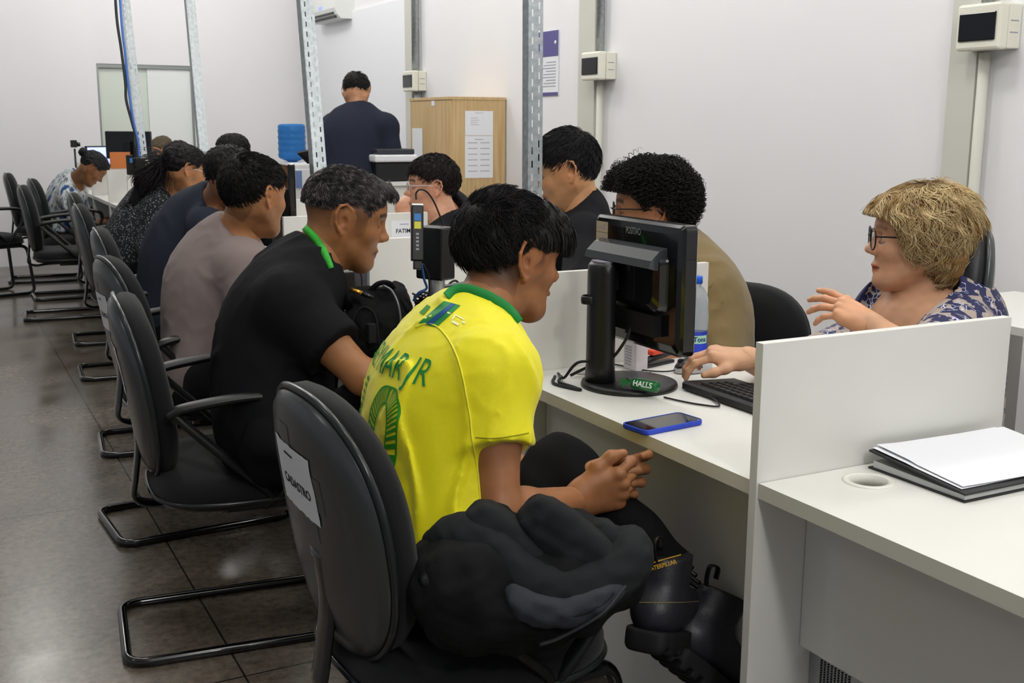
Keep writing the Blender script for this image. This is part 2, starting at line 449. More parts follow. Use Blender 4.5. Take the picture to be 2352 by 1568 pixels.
# poster
pt = MB().box((XW-0.006, 6.05, 1.475), (XW-0.002, 6.34, 1.862)).build('poster', m_paper)
tag(pt, 'white and purple notice poster on the wall, half hidden by the perforated post', 'poster')
m_purple = mat('poster_purple', '#5b5590', 0.6)
MB().box((XW-0.0075, 6.05, 1.71), (XW-0.006, 6.34, 1.862)).build('printed_band', m_purple, pt)
MB().box((XW-0.0075, 6.05, 1.475), (XW-0.006, 6.34, 1.495)).build('printed_band', m_purple, pt)
pl = MB()
for k in range(9): pl.box((XW-0.0075, 6.08, 1.53+k*0.018), (XW-0.006, 6.26-0.03*(k % 3), 1.534+k*0.018))
pl.build('printed_lines', m_inkgrey, pt)
MB().lathe((XW-0.009, 6.085, 1.79), [(0.012, 0), (0.012, 0.001)], 16, 0, (1, 0, 0)).build('printed_dot', m_paper, pt)
# air conditioner
ac = empty('air_conditioner', (XW, 10.05, 2.205), 0, 'white split air conditioner at the top of the right wall', 'air conditioner')
m_ac = mat('air_conditioner_white', '#e9ebe8', 0.3)
prof = [(0, 0.0), (-0.13, 0.0), (-0.165, 0.035), (-0.19, 0.09), (-0.195, 0.2), (-0.185, 0.26), (-0.15, 0.285), (0, 0.29)]
MB().rings([[Vector((x, y, z)) for x, z in prof] for y in (-0.38, -0.375, 0.375, 0.38)], 0, False).build('body', m_ac, ac)
s = MB()
for k in range(2):
    s.box((-0.168-0.012*k, -0.31, 0.012+k*0.03), (-0.135-0.012*k, 0.31, 0.028+k*0.03))
s.build('louver', mat('louver_dark', '#2c2f2e', 0.5), ac)
MB().box((-0.1945, -0.05, 0.1), (-0.188, 0.05, 0.125)).build('display_light', mat('blue_led', '#6e7cff', 0.4, emit=1.5), ac)
MB().box((-0.198, -0.25, 0.2), (-0.19, -0.2, 0.27)).build('red_sticker', mat('pale_red', '#d8a7a0', 0.6), ac)

# ---------------- desk row ----------------
X0, DD, DZT = 1.136, 0.575, 0.74
Y1, DP = 1.325, 0.879
desk_names = ['white desk at lower right holding the black ring binder', 'white desk with the monitor, keyboard and blue phone', 'white desk in front of the man with the green lanyard',
              'white desk in front of the man in the grey shirt', 'white desk in front of the man in the navy shirt', 'white desk in front of the woman in dotted blouse, nearer half',
              'white desk beyond the woman in dotted blouse', 'white desk beside the far perforated post', 'white desk nearer to the floral blouse woman',
              'white desk in front of the bowed woman in floral blouse', 'last white desk at the back wall']
def desk(k, label):
    ya = Y1+(k-1)*DP+0.0195; yb = Y1+k*DP-0.0015
    t = empty('desk', (X0, ya, 0), 0, label, 'desk', 'desks of the service row')
    L = yb-ya
    top = MB()
    # top with a round cable hole
    gx, gy, gr, n = 0.165, (L-0.07 if k < 2 else L-0.1), 0.032, 32
    z0, z1 = DZT-0.025, DZT
    if k <= 3:
        outer = []
        circ = [(gx+gr*math.cos(2*PI*i/n), gy+gr*math.sin(2*PI*i/n)) for i in range(n)]
        for i in range(n):
            a = 2*PI*i/n; dx, dy = round(math.cos(a), 9), round(math.sin(a), 9); q = 0.055/max(abs(dx), abs(dy)); outer.append((gx+dx*q, gy+dy*q))
        for zz, flip in ((z1, False), (z0, True)):
            v = [(x, y, zz) for x, y in circ]+[(x, y, zz) for x, y in outer]
            f = [(i, n+i, n+(i+1) % n, (i+1) % n) for i in range(n)]
            if flip: f = [q[::-1] for q in f]
            top.add(v, f)
        v = [(x, y, z1) for x, y in circ]+[(x, y, z0) for x, y in circ]
        top.add(v, [(i, (i+1) % n, n+(i+1) % n, n+i) for i in range(n)])
        a, b, c, d2 = gx-0.055, gx+0.055, gy-0.055, gy+0.055
        for (p0, p1) in (((0, 0), (DD, c)), ((0, d2), (DD, L)), ((0, c), (a, d2)), ((b, c), (DD, d2))):
            top.add([(p0[0], p0[1], z1), (p1[0], p0[1], z1), (p1[0], p1[1], z1), (p0[0], p1[1], z1)], [(0, 1, 2, 3)])
            top.add([(p0[0], p0[1], z0), (p1[0], p0[1], z0), (p1[0], p1[1], z0), (p0[0], p1[1], z0)], [(3, 2, 1, 0)])
        top.add([(0, 0, z0), (DD, 0, z0), (DD, L, z0), (0, L, z0), (0, 0, z1), (DD, 0, z1), (DD, L, z1), (0, L, z1)],
                [(0, 1, 5, 4), (1, 2, 6, 5), (2, 3, 7, 6)])
        top.add([(0, 0, z0), (0, L, z0), (0, L, z1), (0, 0, z1)], [(0, 3, 2, 1)], 1)
    else:
        top.box((0, 0, z0), (DD, L, z1))
    top.build('desktop', [m_lam, m_lamedge], t)
    if k <= 3:
        MB().rings([[Vector((gx+r*math.cos(2*PI*i/32), gy+r*math.sin(2*PI*i/32), z)) for i in range(32)] for r, z in ((0.0305, z1-0.02), (0.0305, z1+0.002), (0.04, z1+0.003), (0.0415, z1+0.0005), (0.0415, z1-0.0005), (0.0315, z1-0.0005), (0.0315, z1-0.02))], 0, True, False, True).build('grommet', mat('white_plastic', '#e9e7df', 0.35), t)
    box_obj('modesty_panel', (0.105, 0, 0.44 if k == 0 else 0.1), (0.123, L, z0), m_lam, t)
    if k <= 1:
        s = MB().box((0.13, 0.0, 0.30), (0.15, L, 0.43))
        s.build('cable_tray', m_alu, t)
        s = MB()
        if k == 0:
            for i in range(9):
                for j in range(26): s.box((0.1285, L-0.03-i*0.008, 0.305+j*0.0045), (0.1302, L-0.0265-i*0.008, 0.3075+j*0.0045))
            s.build('tray_perforation', m_ink, t)
    return t
for k in range(11): desk(k, desk_names[k])
part_lab = ['white partition nearest to the camera, beside the black ring binder', 'white partition behind the monitor with the water bottle', 'white partition behind the silver pole and cables',
            'white partition carrying the FATIMA name sign', 'white partition just beyond the FATIMA partition', 'white partition beside the dotted blouse woman, nearer one',
            'white partition beyond the dotted blouse woman', 'white partition under the far perforated post', 'white partition beyond the orange folder',
            'white partition nearer to the bowed woman in floral blouse', 'white partition at the far end of the row']
parts_ = []
for k in range(11):
    y = Y1+k*DP
    p = MB().box((X0-0.004, y, 0), (X0+0.562, y+0.018, 0.967), bev=0.0008).build('partition', m_lam)
    tag(p, part_lab[k], 'partition', 'partitions of the service row'); parts_.append(p)
# name sign on the fourth partition
yp = Y1+3*DP
q0 = PX(897, 507, 1); 
def on_plane_y(x, y, Y):
    r = PX(x, y, 1)-np.array([0, 0, CH]); return np.array([0, 0, CH])+r*Y/r[1]
a = on_plane_y(898, 507, yp); b = on_plane_y(958, 546, yp)
sg = MB().box((a[0], yp-0.0012, b[2]), (b[0]+0.01, yp-0.0002, a[2])).build('name_sign', m_paper)
tag(sg, 'white paper name sign reading FATIMA on the partition', 'sign')
text_on('writing', 'FATIMA', 0.022, ((a[0]+b[0])/2+0.003, yp-0.0016, (a[2]+b[2])/2-0.006), (1, 0, 0), (0, 0, 1), m_ink, sg, bold=True)
MB().box(((a[0]+b[0])/2-0.018, yp-0.0016, a[2]-0.016), ((a[0]+b[0])/2+0.018, yp-0.0013, a[2]-0.013)).build('header_line', m_inkgrey, sg)

# ---------------- perforated posts ----------------
def slotted_strip(mb, w, L, cols, pitch, sw, sh, O, U, V):
    """sheet of width w along U, length L along V, with real slots; cols = slot centres across"""
    O = Vector(O); U = Vector(U); V = Vector(V)
    xs = [0]
    for c in cols: xs += [c-sw/2, c+sw/2]
    xs.append(w)
    def quad(u0, v0, u1, v1): mb.add([O+U*u0+V*v0, O+U*u1+V*v0, O+U*u1+V*v1, O+U*u0+V*v1], [(0, 1, 2, 3)])
    for i in range(len(xs)-1):
        if i % 2 == 0: quad(xs[i], 0, xs[i+1], L)
    n = int(L/pitch)
    for ci in range(len(cols)):
        u0, u1 = xs[2*ci+1], xs[2*ci+2]
        z = 0; off = (pitch*0.5 if ci % 2 else 0)
        for k in range(n+1):
            s0 = k*pitch+off
            if s0 > z: quad(u0, z, u1, min(s0, L))
            z = s0+sh
            if z >= L: break
        if z < L: quad(u0, z, u1, L)
def post(base, top, w, fl, label, ang=0.0, pitch=0.038, bare=False):
    base = Vector(base); top = Vector(top); V = top-base; L = V.length; V.normalize()
    U = Vector((math.cos(ang), -math.sin(ang), 0)); U = (U-V*U.dot(V)).normalized(); W = V.cross(U).normalized()
    if W.y < 0: W = -W
    t = empty('perforated_post', base, 0, label, 'post')
    m1 = MB()
    O = Vector((0, 0, 0))
    slotted_strip(m1, w, L, [w*0.3, w*0.78], pitch, w*0.1, pitch*0.52, O, U, V)
    slotted_strip(m1, fl, L, [fl*0.5], pitch, w*0.1, pitch*0.52, O+U*w, W, V)
    m1.add([O, O+V*L, O+V*L+W*fl-U*fl*0.35, O+W*fl-U*fl*0.35], [(0, 1, 2, 3)])
    o = m1.build('steel_channel', m_galv, t)
    sol = o.modifiers.new('thickness', 'SOLIDIFY'); sol.thickness = 0.002; sol.offset = 1
    return t
post((1.53, 2.83, 0.0), (1.53, 2.86, ZC), 0.04, 0.03, 'near vertical perforated steel post in front of the dark haired attendant', 0.35)
post(PX(730, 500, 4.2), PX(672, -230, 4.2), 0.046, 0.035, 'leaning perforated steel post behind the grey haired man', 0.25)
post(PX(466, 420, 6.8), PX(400, -300, 6.8), 0.05, 0.03, 'leaning perforated steel post right of the glass doorway', 0.2, 0.045)
post(PX(322, 400, 7.6), PX(254, -200, 7.6), 0.058, 0.03, 'farthest perforated steel post with cables hanging on it', 0.2, 0.045)
# cables down the farthest post
for nm, col, pts, r, lab in (
    ('power_cable', '#20262a', [(262, -60), (268, 40), (278, 110), (288, 190), (290, 230), (303, 280), (313, 320), (316, 380)], 0.0095, 'thick black cable hanging down the farthest perforated post'),
    ('network_cable', '#3f6fc4', [(272, -60), (280, 60), (287, 120), (294, 190), (300, 240), (308, 285), (318, 330), (321, 385)], 0.008, 'blue network cable bundle clipped to the farthest post')):
    o = MB().tube(catmull([PX(x, y, 7.5) for x, y in pts], 6), r, 8).build(nm, mat(nm, col, 0.5)); tag(o, lab, 'cable')

# ---------------- wooden cabinet ----------------
m_wood = mat('light_oak_laminate', '#c9a878', 0.5, bump=(40, 0.05))
nt = m_wood.node_tree; bs = nt.nodes['Principled BSDF']
tc = nt.nodes.new('ShaderNodeTexCoord'); mp = nt.nodes.new('ShaderNodeMapping'); mp.inputs['Scale'].default_value = (14, 14, 0.7)
nz = nt.nodes.new('ShaderNodeTexNoise'); nz.inputs['Scale'].default_value = 3; nz.inputs['Detail'].default_value = 6
cr = nt.nodes.new('ShaderNodeValToRGB'); cr.color_ramp.elements[0].color = (*lin('#bd9c6c'), 1); cr.color_ramp.elements[1].color = (*lin('#d2b686'), 1)
cr.color_ramp.elements[0].position = 0.35; cr.color_ramp.elements[1].position = 0.65
nt.links.new(tc.outputs['Object'], mp.inputs[0]); nt.links.new(mp.outputs[0], nz.inputs[0]); nt.links.new(nz.outputs[0], cr.inputs[0]); nt.links.new(cr.outputs[0], bs.inputs['Base Color'])
CX0, CX1, CY0, CY1, CZT = 3.055, 3.46, 6.745, 7.42, 1.475
cb = empty('cabinet', (CX0, CY0, 0), 0, 'tall light wood cabinet with papers taped to its side', 'cabinet')
W_, D_ = CX1-CX0, CY1-CY0
box_obj('body', (0.018, 0, 0), (W_, D_, CZT-0.02), m_wood, cb)
MB().box((-0.004, -0.004, CZT-0.02), (W_+0.002, D_+0.004, CZT), bev=0.002).build('top_board', m_wood, cb)
for y0, y1 in ((0.002, D_/2-0.0015), (D_/2+0.0015, D_-0.002)):
    dr = box_obj('door', (0, y0, 0.06), (0.0175, y1, CZT-0.022), m_wood, cb)
    hy = D_/2+(-0.03 if y0 < 0.1 else 0.03)
    MB().box((-0.012, hy-0.005, 0.7), (0, hy+0.005, 0.82)).build('door_handle', m_alu, dr)
for (x0, x1, z0, z1, lab, n) in ((1068, 1132, 255, 311, 'upper white printed sheet on the cabinet side', 5), (1068, 1132, 312, 409, 'lower white printed list on the cabinet side', 12)):
    a = on_plane_y(x0, z1, CY0); b = on_plane_y(x1, z0, CY0)
    p = MB().box((a[0], CY0-0.0022, a[2]), (b[0], CY0-0.0012, b[2])).build('notice_paper', m_paper); tag(p, lab, 'paper')
    s = MB(); hh = b[2]-a[2]; ww = b[0]-a[0]
    s.box((a[0]+ww*0.35, CY0-0.0027, b[2]-hh*0.09), (a[0]+ww*0.65, CY0-0.0023, b[2]-hh*0.075))
    if n == 5:
        for k in range(4): s.box((a[0]+ww*0.2, CY0-0.0027, b[2]-hh*(0.3+0.09*k)), (a[0]+ww*(0.45+0.05*(k % 2)), CY0-0.0023, b[2]-hh*(0.285+0.09*k)))
    else:
        for k in range(6):
            for c0, c1 in ((0.1, 0.44), (0.54, 0.88)): s.box((a[0]+ww*c0, CY0-0.0027, b[2]-hh*(0.17+0.135*k)), (a[0]+ww*c1, CY0-0.0023, b[2]-hh*(0.155+0.135*k)))
    s.build('printed_lines', m_inkgrey, p)
st = box_obj('small_label', (CX0-0.002, 6.99, 1.42), (CX0-0.0008, 7.04, 1.452), m_paper); tag(st, 'tiny white sticker near the top of the cabinet door', 'sticker')
a = PX(941, 290, 7.35)
lp = box_obj('notice_paper', (CX0-0.0032, 7.2, 0.98), (CX0-0.002, 7.38, 1.27), m_paper); tag(lp, 'narrow white sheet hanging on the cabinet door edge', 'paper')

# ---------------- side table by the right wall ----------------
tb = empty('side_table', (2.72, 0.6, 0), 0, 'white side table against the right wall behind the blond woman', 'table')
MB().box((0, 0, 0.715), (0.6, 1.99, 0.74), bev=0.001).build('table_top', m_lam, tb)
for y in (0.05, 1.9): box_obj('leg', (0.05, y, 0), (0.55, y+0.025, 0.715), m_lam, tb)
# ---------------- visitor chairs ----------------
def pad_outline(w_top, w_bot, h, n=64, e=3.2):
    pts = []
    for i in range(n):
        a = 2*PI*i/n; c, s_ = math.cos(a), math.sin(a)
        y = abs(c)**(2/e)*(1 if c >= 0 else -1); z = abs(s_)**(2/e)*(1 if s_ >= 0 else -1)
        ww = w_bot+(w_top-w_bot)*(z*0.5+0.5)
        pts.append((y*ww/2, z*h/2))
    return pts
def sc(pts, k, dz=0): return [(a*k, b*k+dz) for a, b in pts]
def shrink(pts, d):
    return [(a-d*a/max(math.hypot(a, b), 1e-6), b-d*b/max(math.hypot(a, b), 1e-6)) for a, b in pts]
def make_visitor_chair():
    t = empty('visitor_chair')
    # back: tilted shell and cushion
    o0 = pad_outline(0.44, 0.41, 0.455, 72, 2.35)
    tilt = math.radians(9)
    def bp(y, z, x):   # x thickness direction, bowed round the sitter
        bow = 0.55*y*y
        X = x-bow*-1.0; Z = z
        return Vector((-0.225+X*math.cos(tilt)-Z*math.sin(tilt)*1.0, y, 0.664+Z*math.cos(tilt)+X*math.sin(tilt)))
    def ring(d, x): return [bp(y, z, x) for y, z in shrink(o0, d)]
    shell = MB().rings([ring(0.17, -0.028), ring(0.1, -0.030), ring(0.05, -0.028), ring(0.016, -0.021), ring(0.006, -0.012), ring(0.004, -0.002)], 0, True)
    shell.build('back_shell', m_shell, t)
    rim = MB().tube([bp(y, z, -0.004) for y, z in o0], 0.0065, 8, 0, True, True); rim.build('edge_trim', mat('black_edge_trim', '#232628', 0.22), t)
    MB().rings([ring(0.006, 0.0), ring(0.0, 0.012), ring(0.002, 0.03), ring(0.012, 0.045), ring(0.03, 0.053), ring(0.08, 0.057), ring(0.15, 0.055), ring(0.2, 0.053)], 0, True).build('backrest', m_fabric, t)
    # seat
    so = [(a, b) for a, b in pad_outline(0.46, 0.49, 0.46, 72, 3.0)]
    def sr(d, z): return [Vector((b*1.0+0.02, a, z-(0.9*max(0, b-0.14)**2)*1.2)) for a, b in shrink(so, d)]
    MB().rings([sr(0.06, 0.383), sr(0.015, 0.387), sr(0.004, 0.398), sr(0.004, 0.405)], 0, True).build('seat_shell', m_blackpl, t)
    MB().tube([p+Vector((0, 0, 0.405-0.4)) for p in sr(0.0, 0.401)], 0.006, 8, 0, True, True).build('edge_trim', mat('black_edge_trim', '#232628', 0.22), t)
    MB().rings([sr(0.006, 0.405), sr(0.0, 0.415), sr(0.001, 0.435), sr(0.01, 0.452), sr(0.035, 0.462), sr(0.1, 0.466), sr(0.17, 0.466)], 0, True).build('seat', m_fabric, t)
    # sled base, one bent tube
    w = 0.185; r = 0.0125
    pts = fillet([(-0.05, w-0.02, 0.375), (0.24, w-0.02, 0.375), (0.27, w, r), (-0.29, w, r), (-0.29, -w, r), (0.27, -w, r), (0.24, -w+0.02, 0.375), (-0.05, -w+0.02, 0.375)], 0.055, 7)
    MB().tube(pts, r, 12).build('sled_base', m_tube, t)
    f = MB().box((-0.04, -0.2, 0.372), (0.2, -0.17, 0.385)).box((-0.04, 0.17, 0.372), (0.2, 0.2, 0.385)).box((0.0, -0.17, 0.372), (0.05, 0.17, 0.383))
    f.build('seat_plate', m_blackpl, t)
    # bent bar joining seat and back
    J = catmull([(0.05, 0, 0.365), (-0.12, 0, 0.36), (-0.2, 0, 0.352), (-0.243, 0, 0.375), (-0.238, 0, 0.43), (-0.228, 0, 0.52), (-0.24, 0, 0.62)], 6)
    MB().tube(J, 0.032, 14, flat=(1.0, 0.26)).build('back_support', m_tube, t)
    # arms
    for s_ in (1, -1):
        y = 0.245*s_
        P = catmull([(-0.17, y*0.97, 0.635), (-0.13, y, 0.652), (0.0, y*1.03, 0.668), (0.12, y*1.04, 0.665), (0.185, y*1.02, 0.645), (0.2, y, 0.6)], 6)
        arm = MB().tube(P, [0.012]+[0.02]*(len(P)-2)+[0.012], 12, flat=(1.15, 0.62)).build('armrest', m_blackpl, t)
        P = catmull([(-0.155, y*0.98, 0.64), (-0.12, y, 0.6), (-0.02, y, 0.5), (0.06, y*0.93, 0.42), (0.05, y*0.8, 0.385)], 6)
        MB().tube(P, 0.015, 10, flat=(1.2, 0.7)).build('strut', m_blackpl, arm)
        P = catmull([(0.2, y, 0.605), (0.17, y, 0.54), (0.1, y*0.96, 0.44), (0.07, y*0.85, 0.39)], 6)
        MB().tube(P, 0.014, 10, flat=(1.2, 0.7)).build('strut', m_blackpl, arm)
    return t
def copy_tree(o, parent=None):
    c = o.copy(); C.objects.link(c); c.parent = parent
    for ch in list(o.children): copy_tree(ch, c)
    return c
CHAIRS = [ # x, y, turn, label
    (0.755, 1.68, 3, 'black visitor chair under the boy in the yellow jersey, paper sign on its back'),
    (0.64, 2.79, -6, 'black visitor chair under the man with the green lanyard, second from the camera'),
    (0.722, 3.66, 4, 'black visitor chair under the man in the grey shirt'),
    (0.83, 4.63, -5, 'black visitor chair under the man in the navy shirt'),
    (0.92, 6.07, -4, 'black visitor chair with glossy back under the woman in the dotted blouse'),
    (1.0, 7.05, -4, 'empty black visitor chair between dotted blouse woman and floral blouse woman'),
    (0.80, 8.07, -5, 'black visitor chair at left with a shiny edge, in front of the floral blouse woman'),
    (0.93, 8.98, 0, 'black visitor chair under the bowed woman in the floral blouse'),
    (0.83, 10.03, -5, 'last black visitor chair of the row near the back wall'),
]
chair0 = make_visitor_chair()
CH_OBJ = []
for i, (x, y, a, lab) in enumerate(CHAIRS):
    o = chair0 if i == 0 else copy_tree(chair0)
    o.location = (x, y, 0); o.rotation_euler = (0, 0, math.radians(a)); CH_OBJ.append(o)
    tag(o, lab, 'chair', 'black visitor chairs along the desk row')
# two loose chairs at the far left
for (x, y, a, lab) in ((0.35, 9.3, 20, 'black chair at the left edge of the photo, front one of two near the wall'), (0.05, 10.5, 60, 'black chair at the left edge near the back wall, behind another chair')):
    o = copy_tree(chair0); o.location = (x, y, 0); o.rotation_euler = (0, 0, math.radians(a)); tag(o, lab, 'chair', 'black visitor chairs along the desk row')
bpy.context.view_layer.update()
def bvh_of(objs):
    vs = []; fs = []
    for o in objs:
        mw = Matrix.Identity(4); p = o; ch = []
        while p is not None: ch.append(p); p = p.parent
        for q in reversed(ch): mw = mw @ Matrix.LocRotScale(q.location, q.rotation_euler, None)
        n = len(vs); vs += [mw @ v.co for v in o.data.vertices]; fs += [[n+i for i in p.vertices] for p in o.data.polygons]
    return BVHTree.FromPolygons(vs, fs)
def drape(me, tree, direction, off=0.0008, parent_inv=None):
    """projects a mesh in world space along a direction on to a surface"""
    D = Vector(direction).normalized(); bad = []
    for v in me.vertices:
        h = tree.ray_cast(v.co-D*0.35, D, 0.8)
        if h[0] is not None: v.co = h[0]-D*off
        else: bad.append(v.index)
    if bad:
        bm = bmesh.new(); bm.from_mesh(me); bm.verts.ensure_lookup_table()
        bmesh.ops.delete(bm, geom=[bm.verts[i] for i in bad], context='VERTS'); bm.to_mesh(me); bm.free()
    return me
def dense(me, n=2):
    bm = bmesh.new(); bm.from_mesh(me); bmesh.ops.triangulate(bm, faces=bm.faces[:])
    for _ in range(n): bmesh.ops.subdivide_edges(bm, edges=[e for e in bm.edges if e.calc_length() > 0.006], cuts=1)
    bm.to_mesh(me); bm.free(); return me
def grid_mesh(c, u, v, w, h, nu, nv, jig=0.0, seed=0):
    r = random.Random(seed); c = Vector(c); u = Vector(u).normalized(); v = Vector(v).normalized()
    V = []; 
    for j in range(nv+1):
        for i in range(nu+1):
            a = i/nu-0.5; b = j/nv-0.5; ja = jb = 0
            if jig and (i in (0, nu) or j in (0, nv)): ja = r.uniform(-jig, jig); jb = r.uniform(-jig, jig)
            V.append(c+u*(a*w+ja)+v*(b*h+jb))
    F = [(j*(nu+1)+i, j*(nu+1)+i+1, (j+1)*(nu+1)+i+1, (j+1)*(nu+1)+i) for j in range(nv) for i in range(nu)]
    me = bpy.data.meshes.new('sheet'); me.from_pydata([tuple(p) for p in V], [], F); me.update(); return me
m_tape = mat('clear_tape', '#565b5c', 0.25, alpha=0.7)
def sign_on_chair(ch, dy, z, label, txt=True, w=0.19, h=0.135, rot=0.0):
    sh = [c for c in ch.children if c.name.startswith('back_shell')][0]; tree = bvh_of([sh])
    c = Vector((ch.location.x-0.28, ch.location.y+dy, z)); D = (1, 0, 0)
    up = Vector((0.0, math.sin(rot), math.cos(rot))); side = Vector((0, -math.cos(rot), math.sin(rot)))
    me = drape(grid_mesh(c, side, up, w, h, 16, 12, 0.0015, 3), tree, D, 0.0016)
    o = link('paper_sign', me, m_paper, None, True); tag(o, label, 'sign')
    for k, (a, b, ww, hh) in enumerate(((-0.02, h/2+0.012, 0.05, 0.045), (0.03, -h/2-0.01, 0.07, 0.05), (w/2+0.012, 0.0, 0.03, 0.06))):
        me = drape(grid_mesh(c+side*a+up*b, side, up, ww, hh, 6, 6), tree, D, 0.0009)
        link('tape', me, m_tape, o, True)
    if txt:
        me = dense(text_mesh('CADASTRO', 0.0235, bold=True), 1); me.transform(frame_mat(c-up*0.012+side*0.002, side, up)); drape(me, tree, D, 0.0024); link('writing', me, m_ink, o)
        me = grid_mesh(c+up*0.04-side*0.01, side, up, 0.04, 0.004, 6, 1); drape(me, tree, D, 0.0024); link('header_line', me, m_ink, o)
    return o
sign_on_chair(CH_OBJ[0], 0.012, 0.735, 'white paper sign reading CADASTRO taped to the nearest chair back', True, 0.165, 0.115, math.radians(-2))
sign_on_chair(CH_OBJ[1], 0.03, 0.715, 'white paper sign taped to the back of the second chair', True, 0.17, 0.12)
sign_on_chair(CH_OBJ[2], 0.0, 0.715, 'white paper sign on the third chair back, mostly hidden', True, 0.17, 0.12)

# attendants' chairs (facing the desks)
def office_chair(x, y, rz, label, zt=0.95, hb=0.5, wt=0.46, fab=m_fabric, lean=8):
    t = empty('office_chair', (x, y, 0), rz, label, 'chair')
    o0 = pad_outline(wt, wt*0.82, hb, 56, 2.5); tl = math.radians(lean)
    def bp(yy, zz, xx):
        X = xx+0.55*yy*yy
        return Vector((-0.24+X*math.cos(tl)-zz*math.sin(tl), yy, zt-hb/2+zz*math.cos(tl)+X*math.sin(tl)))
    def ring(d, xx): return [bp(a, b, xx) for a, b in shrink(o0, d)]
    MB().rings([ring(0.15, -0.03), ring(0.05, -0.03), ring(0.012, -0.02), ring(0.0, 0.0)], 0, True).build('back_shell', m_shell, t)
    MB().rings([ring(0.004, 0.0), ring(0.0, 0.02), ring(0.012, 0.045), ring(0.05, 0.06), ring(0.15, 0.06)], 0, True).build('backrest', fab, t)
    so = pad_outline(0.48, 0.5, 0.46, 56, 3)
    def sr(d, z): return [Vector((b+0.02, a, z)) for a, b in shrink(so, d)]
    MB().rings([sr(0.04, 0.40), sr(0.0, 0.42), sr(0.0, 0.44), sr(0.02, 0.465), sr(0.1, 0.47)], 0, True).build('seat', fab, t)
    MB().tube(catmull([(0, 0, 0.39), (-0.2, 0, 0.37), (-0.27, 0, 0.42), (-0.28, 0, 0.6)], 6), 0.03, 10, flat=(1, 0.3)).build('back_support', m_blackpl, t)
    MB().cyl((0, 0, 0.07), (0, 0, 0.4), 0.028, 16).build('gas_lift', m_blackpl, t)
    b = MB()
    for k in range(5):
        a = 2*PI*k/5+0.3; e = (0.27*math.cos(a), 0.27*math.sin(a), 0.075)
        b.tube([(0, 0, 0.1), e], [0.03, 0.016], 8)
    b.build('star_base', m_blackpl, t)
    for k in range(5):
        a = 2*PI*k/5+0.3; MB().cyl((0.27*math.cos(a)-0.018, 0.27*math.sin(a), 0.028), (0.27*math.cos(a)+0.018, 0.27*math.sin(a), 0.028), 0.027, 14).build('caster', m_blackpl, t)
    return t
m_leather = mat('black_leatherette', '#16171a', 0.4, bump=(260, 0.2))
office_chair(1.975, 1.97, PI-0.55, 'black high backed office chair behind the blond woman', 1.075, 0.62, 0.28, m_leather, 5)
office_chair(1.90, 1.02, PI-0.55, 'black office chair at the right edge behind the nearest partition', 0.905, 0.46, 0.5, m_leather)
office_chair(1.74, 2.27, PI+0.5, 'black fabric office chair between the curly haired man and the blond woman', 0.88, 0.46, 0.46)
office_chair(2.0, 3.42, PI, 'black office chair of the attendant behind the perforated post', 0.86, 0.42)
office_chair(1.98, 4.35, PI, 'black office chair of the young attendant with clear glasses', 0.86, 0.42)
office_chair(1.95, 6.95, PI, 'black office chair of the dark haired attendant beside the water jug', 0.86, 0.42)
office_chair(1.98, 9.9, PI, 'black office chair of the farthest attendant near the glass door', 0.86, 0.42)
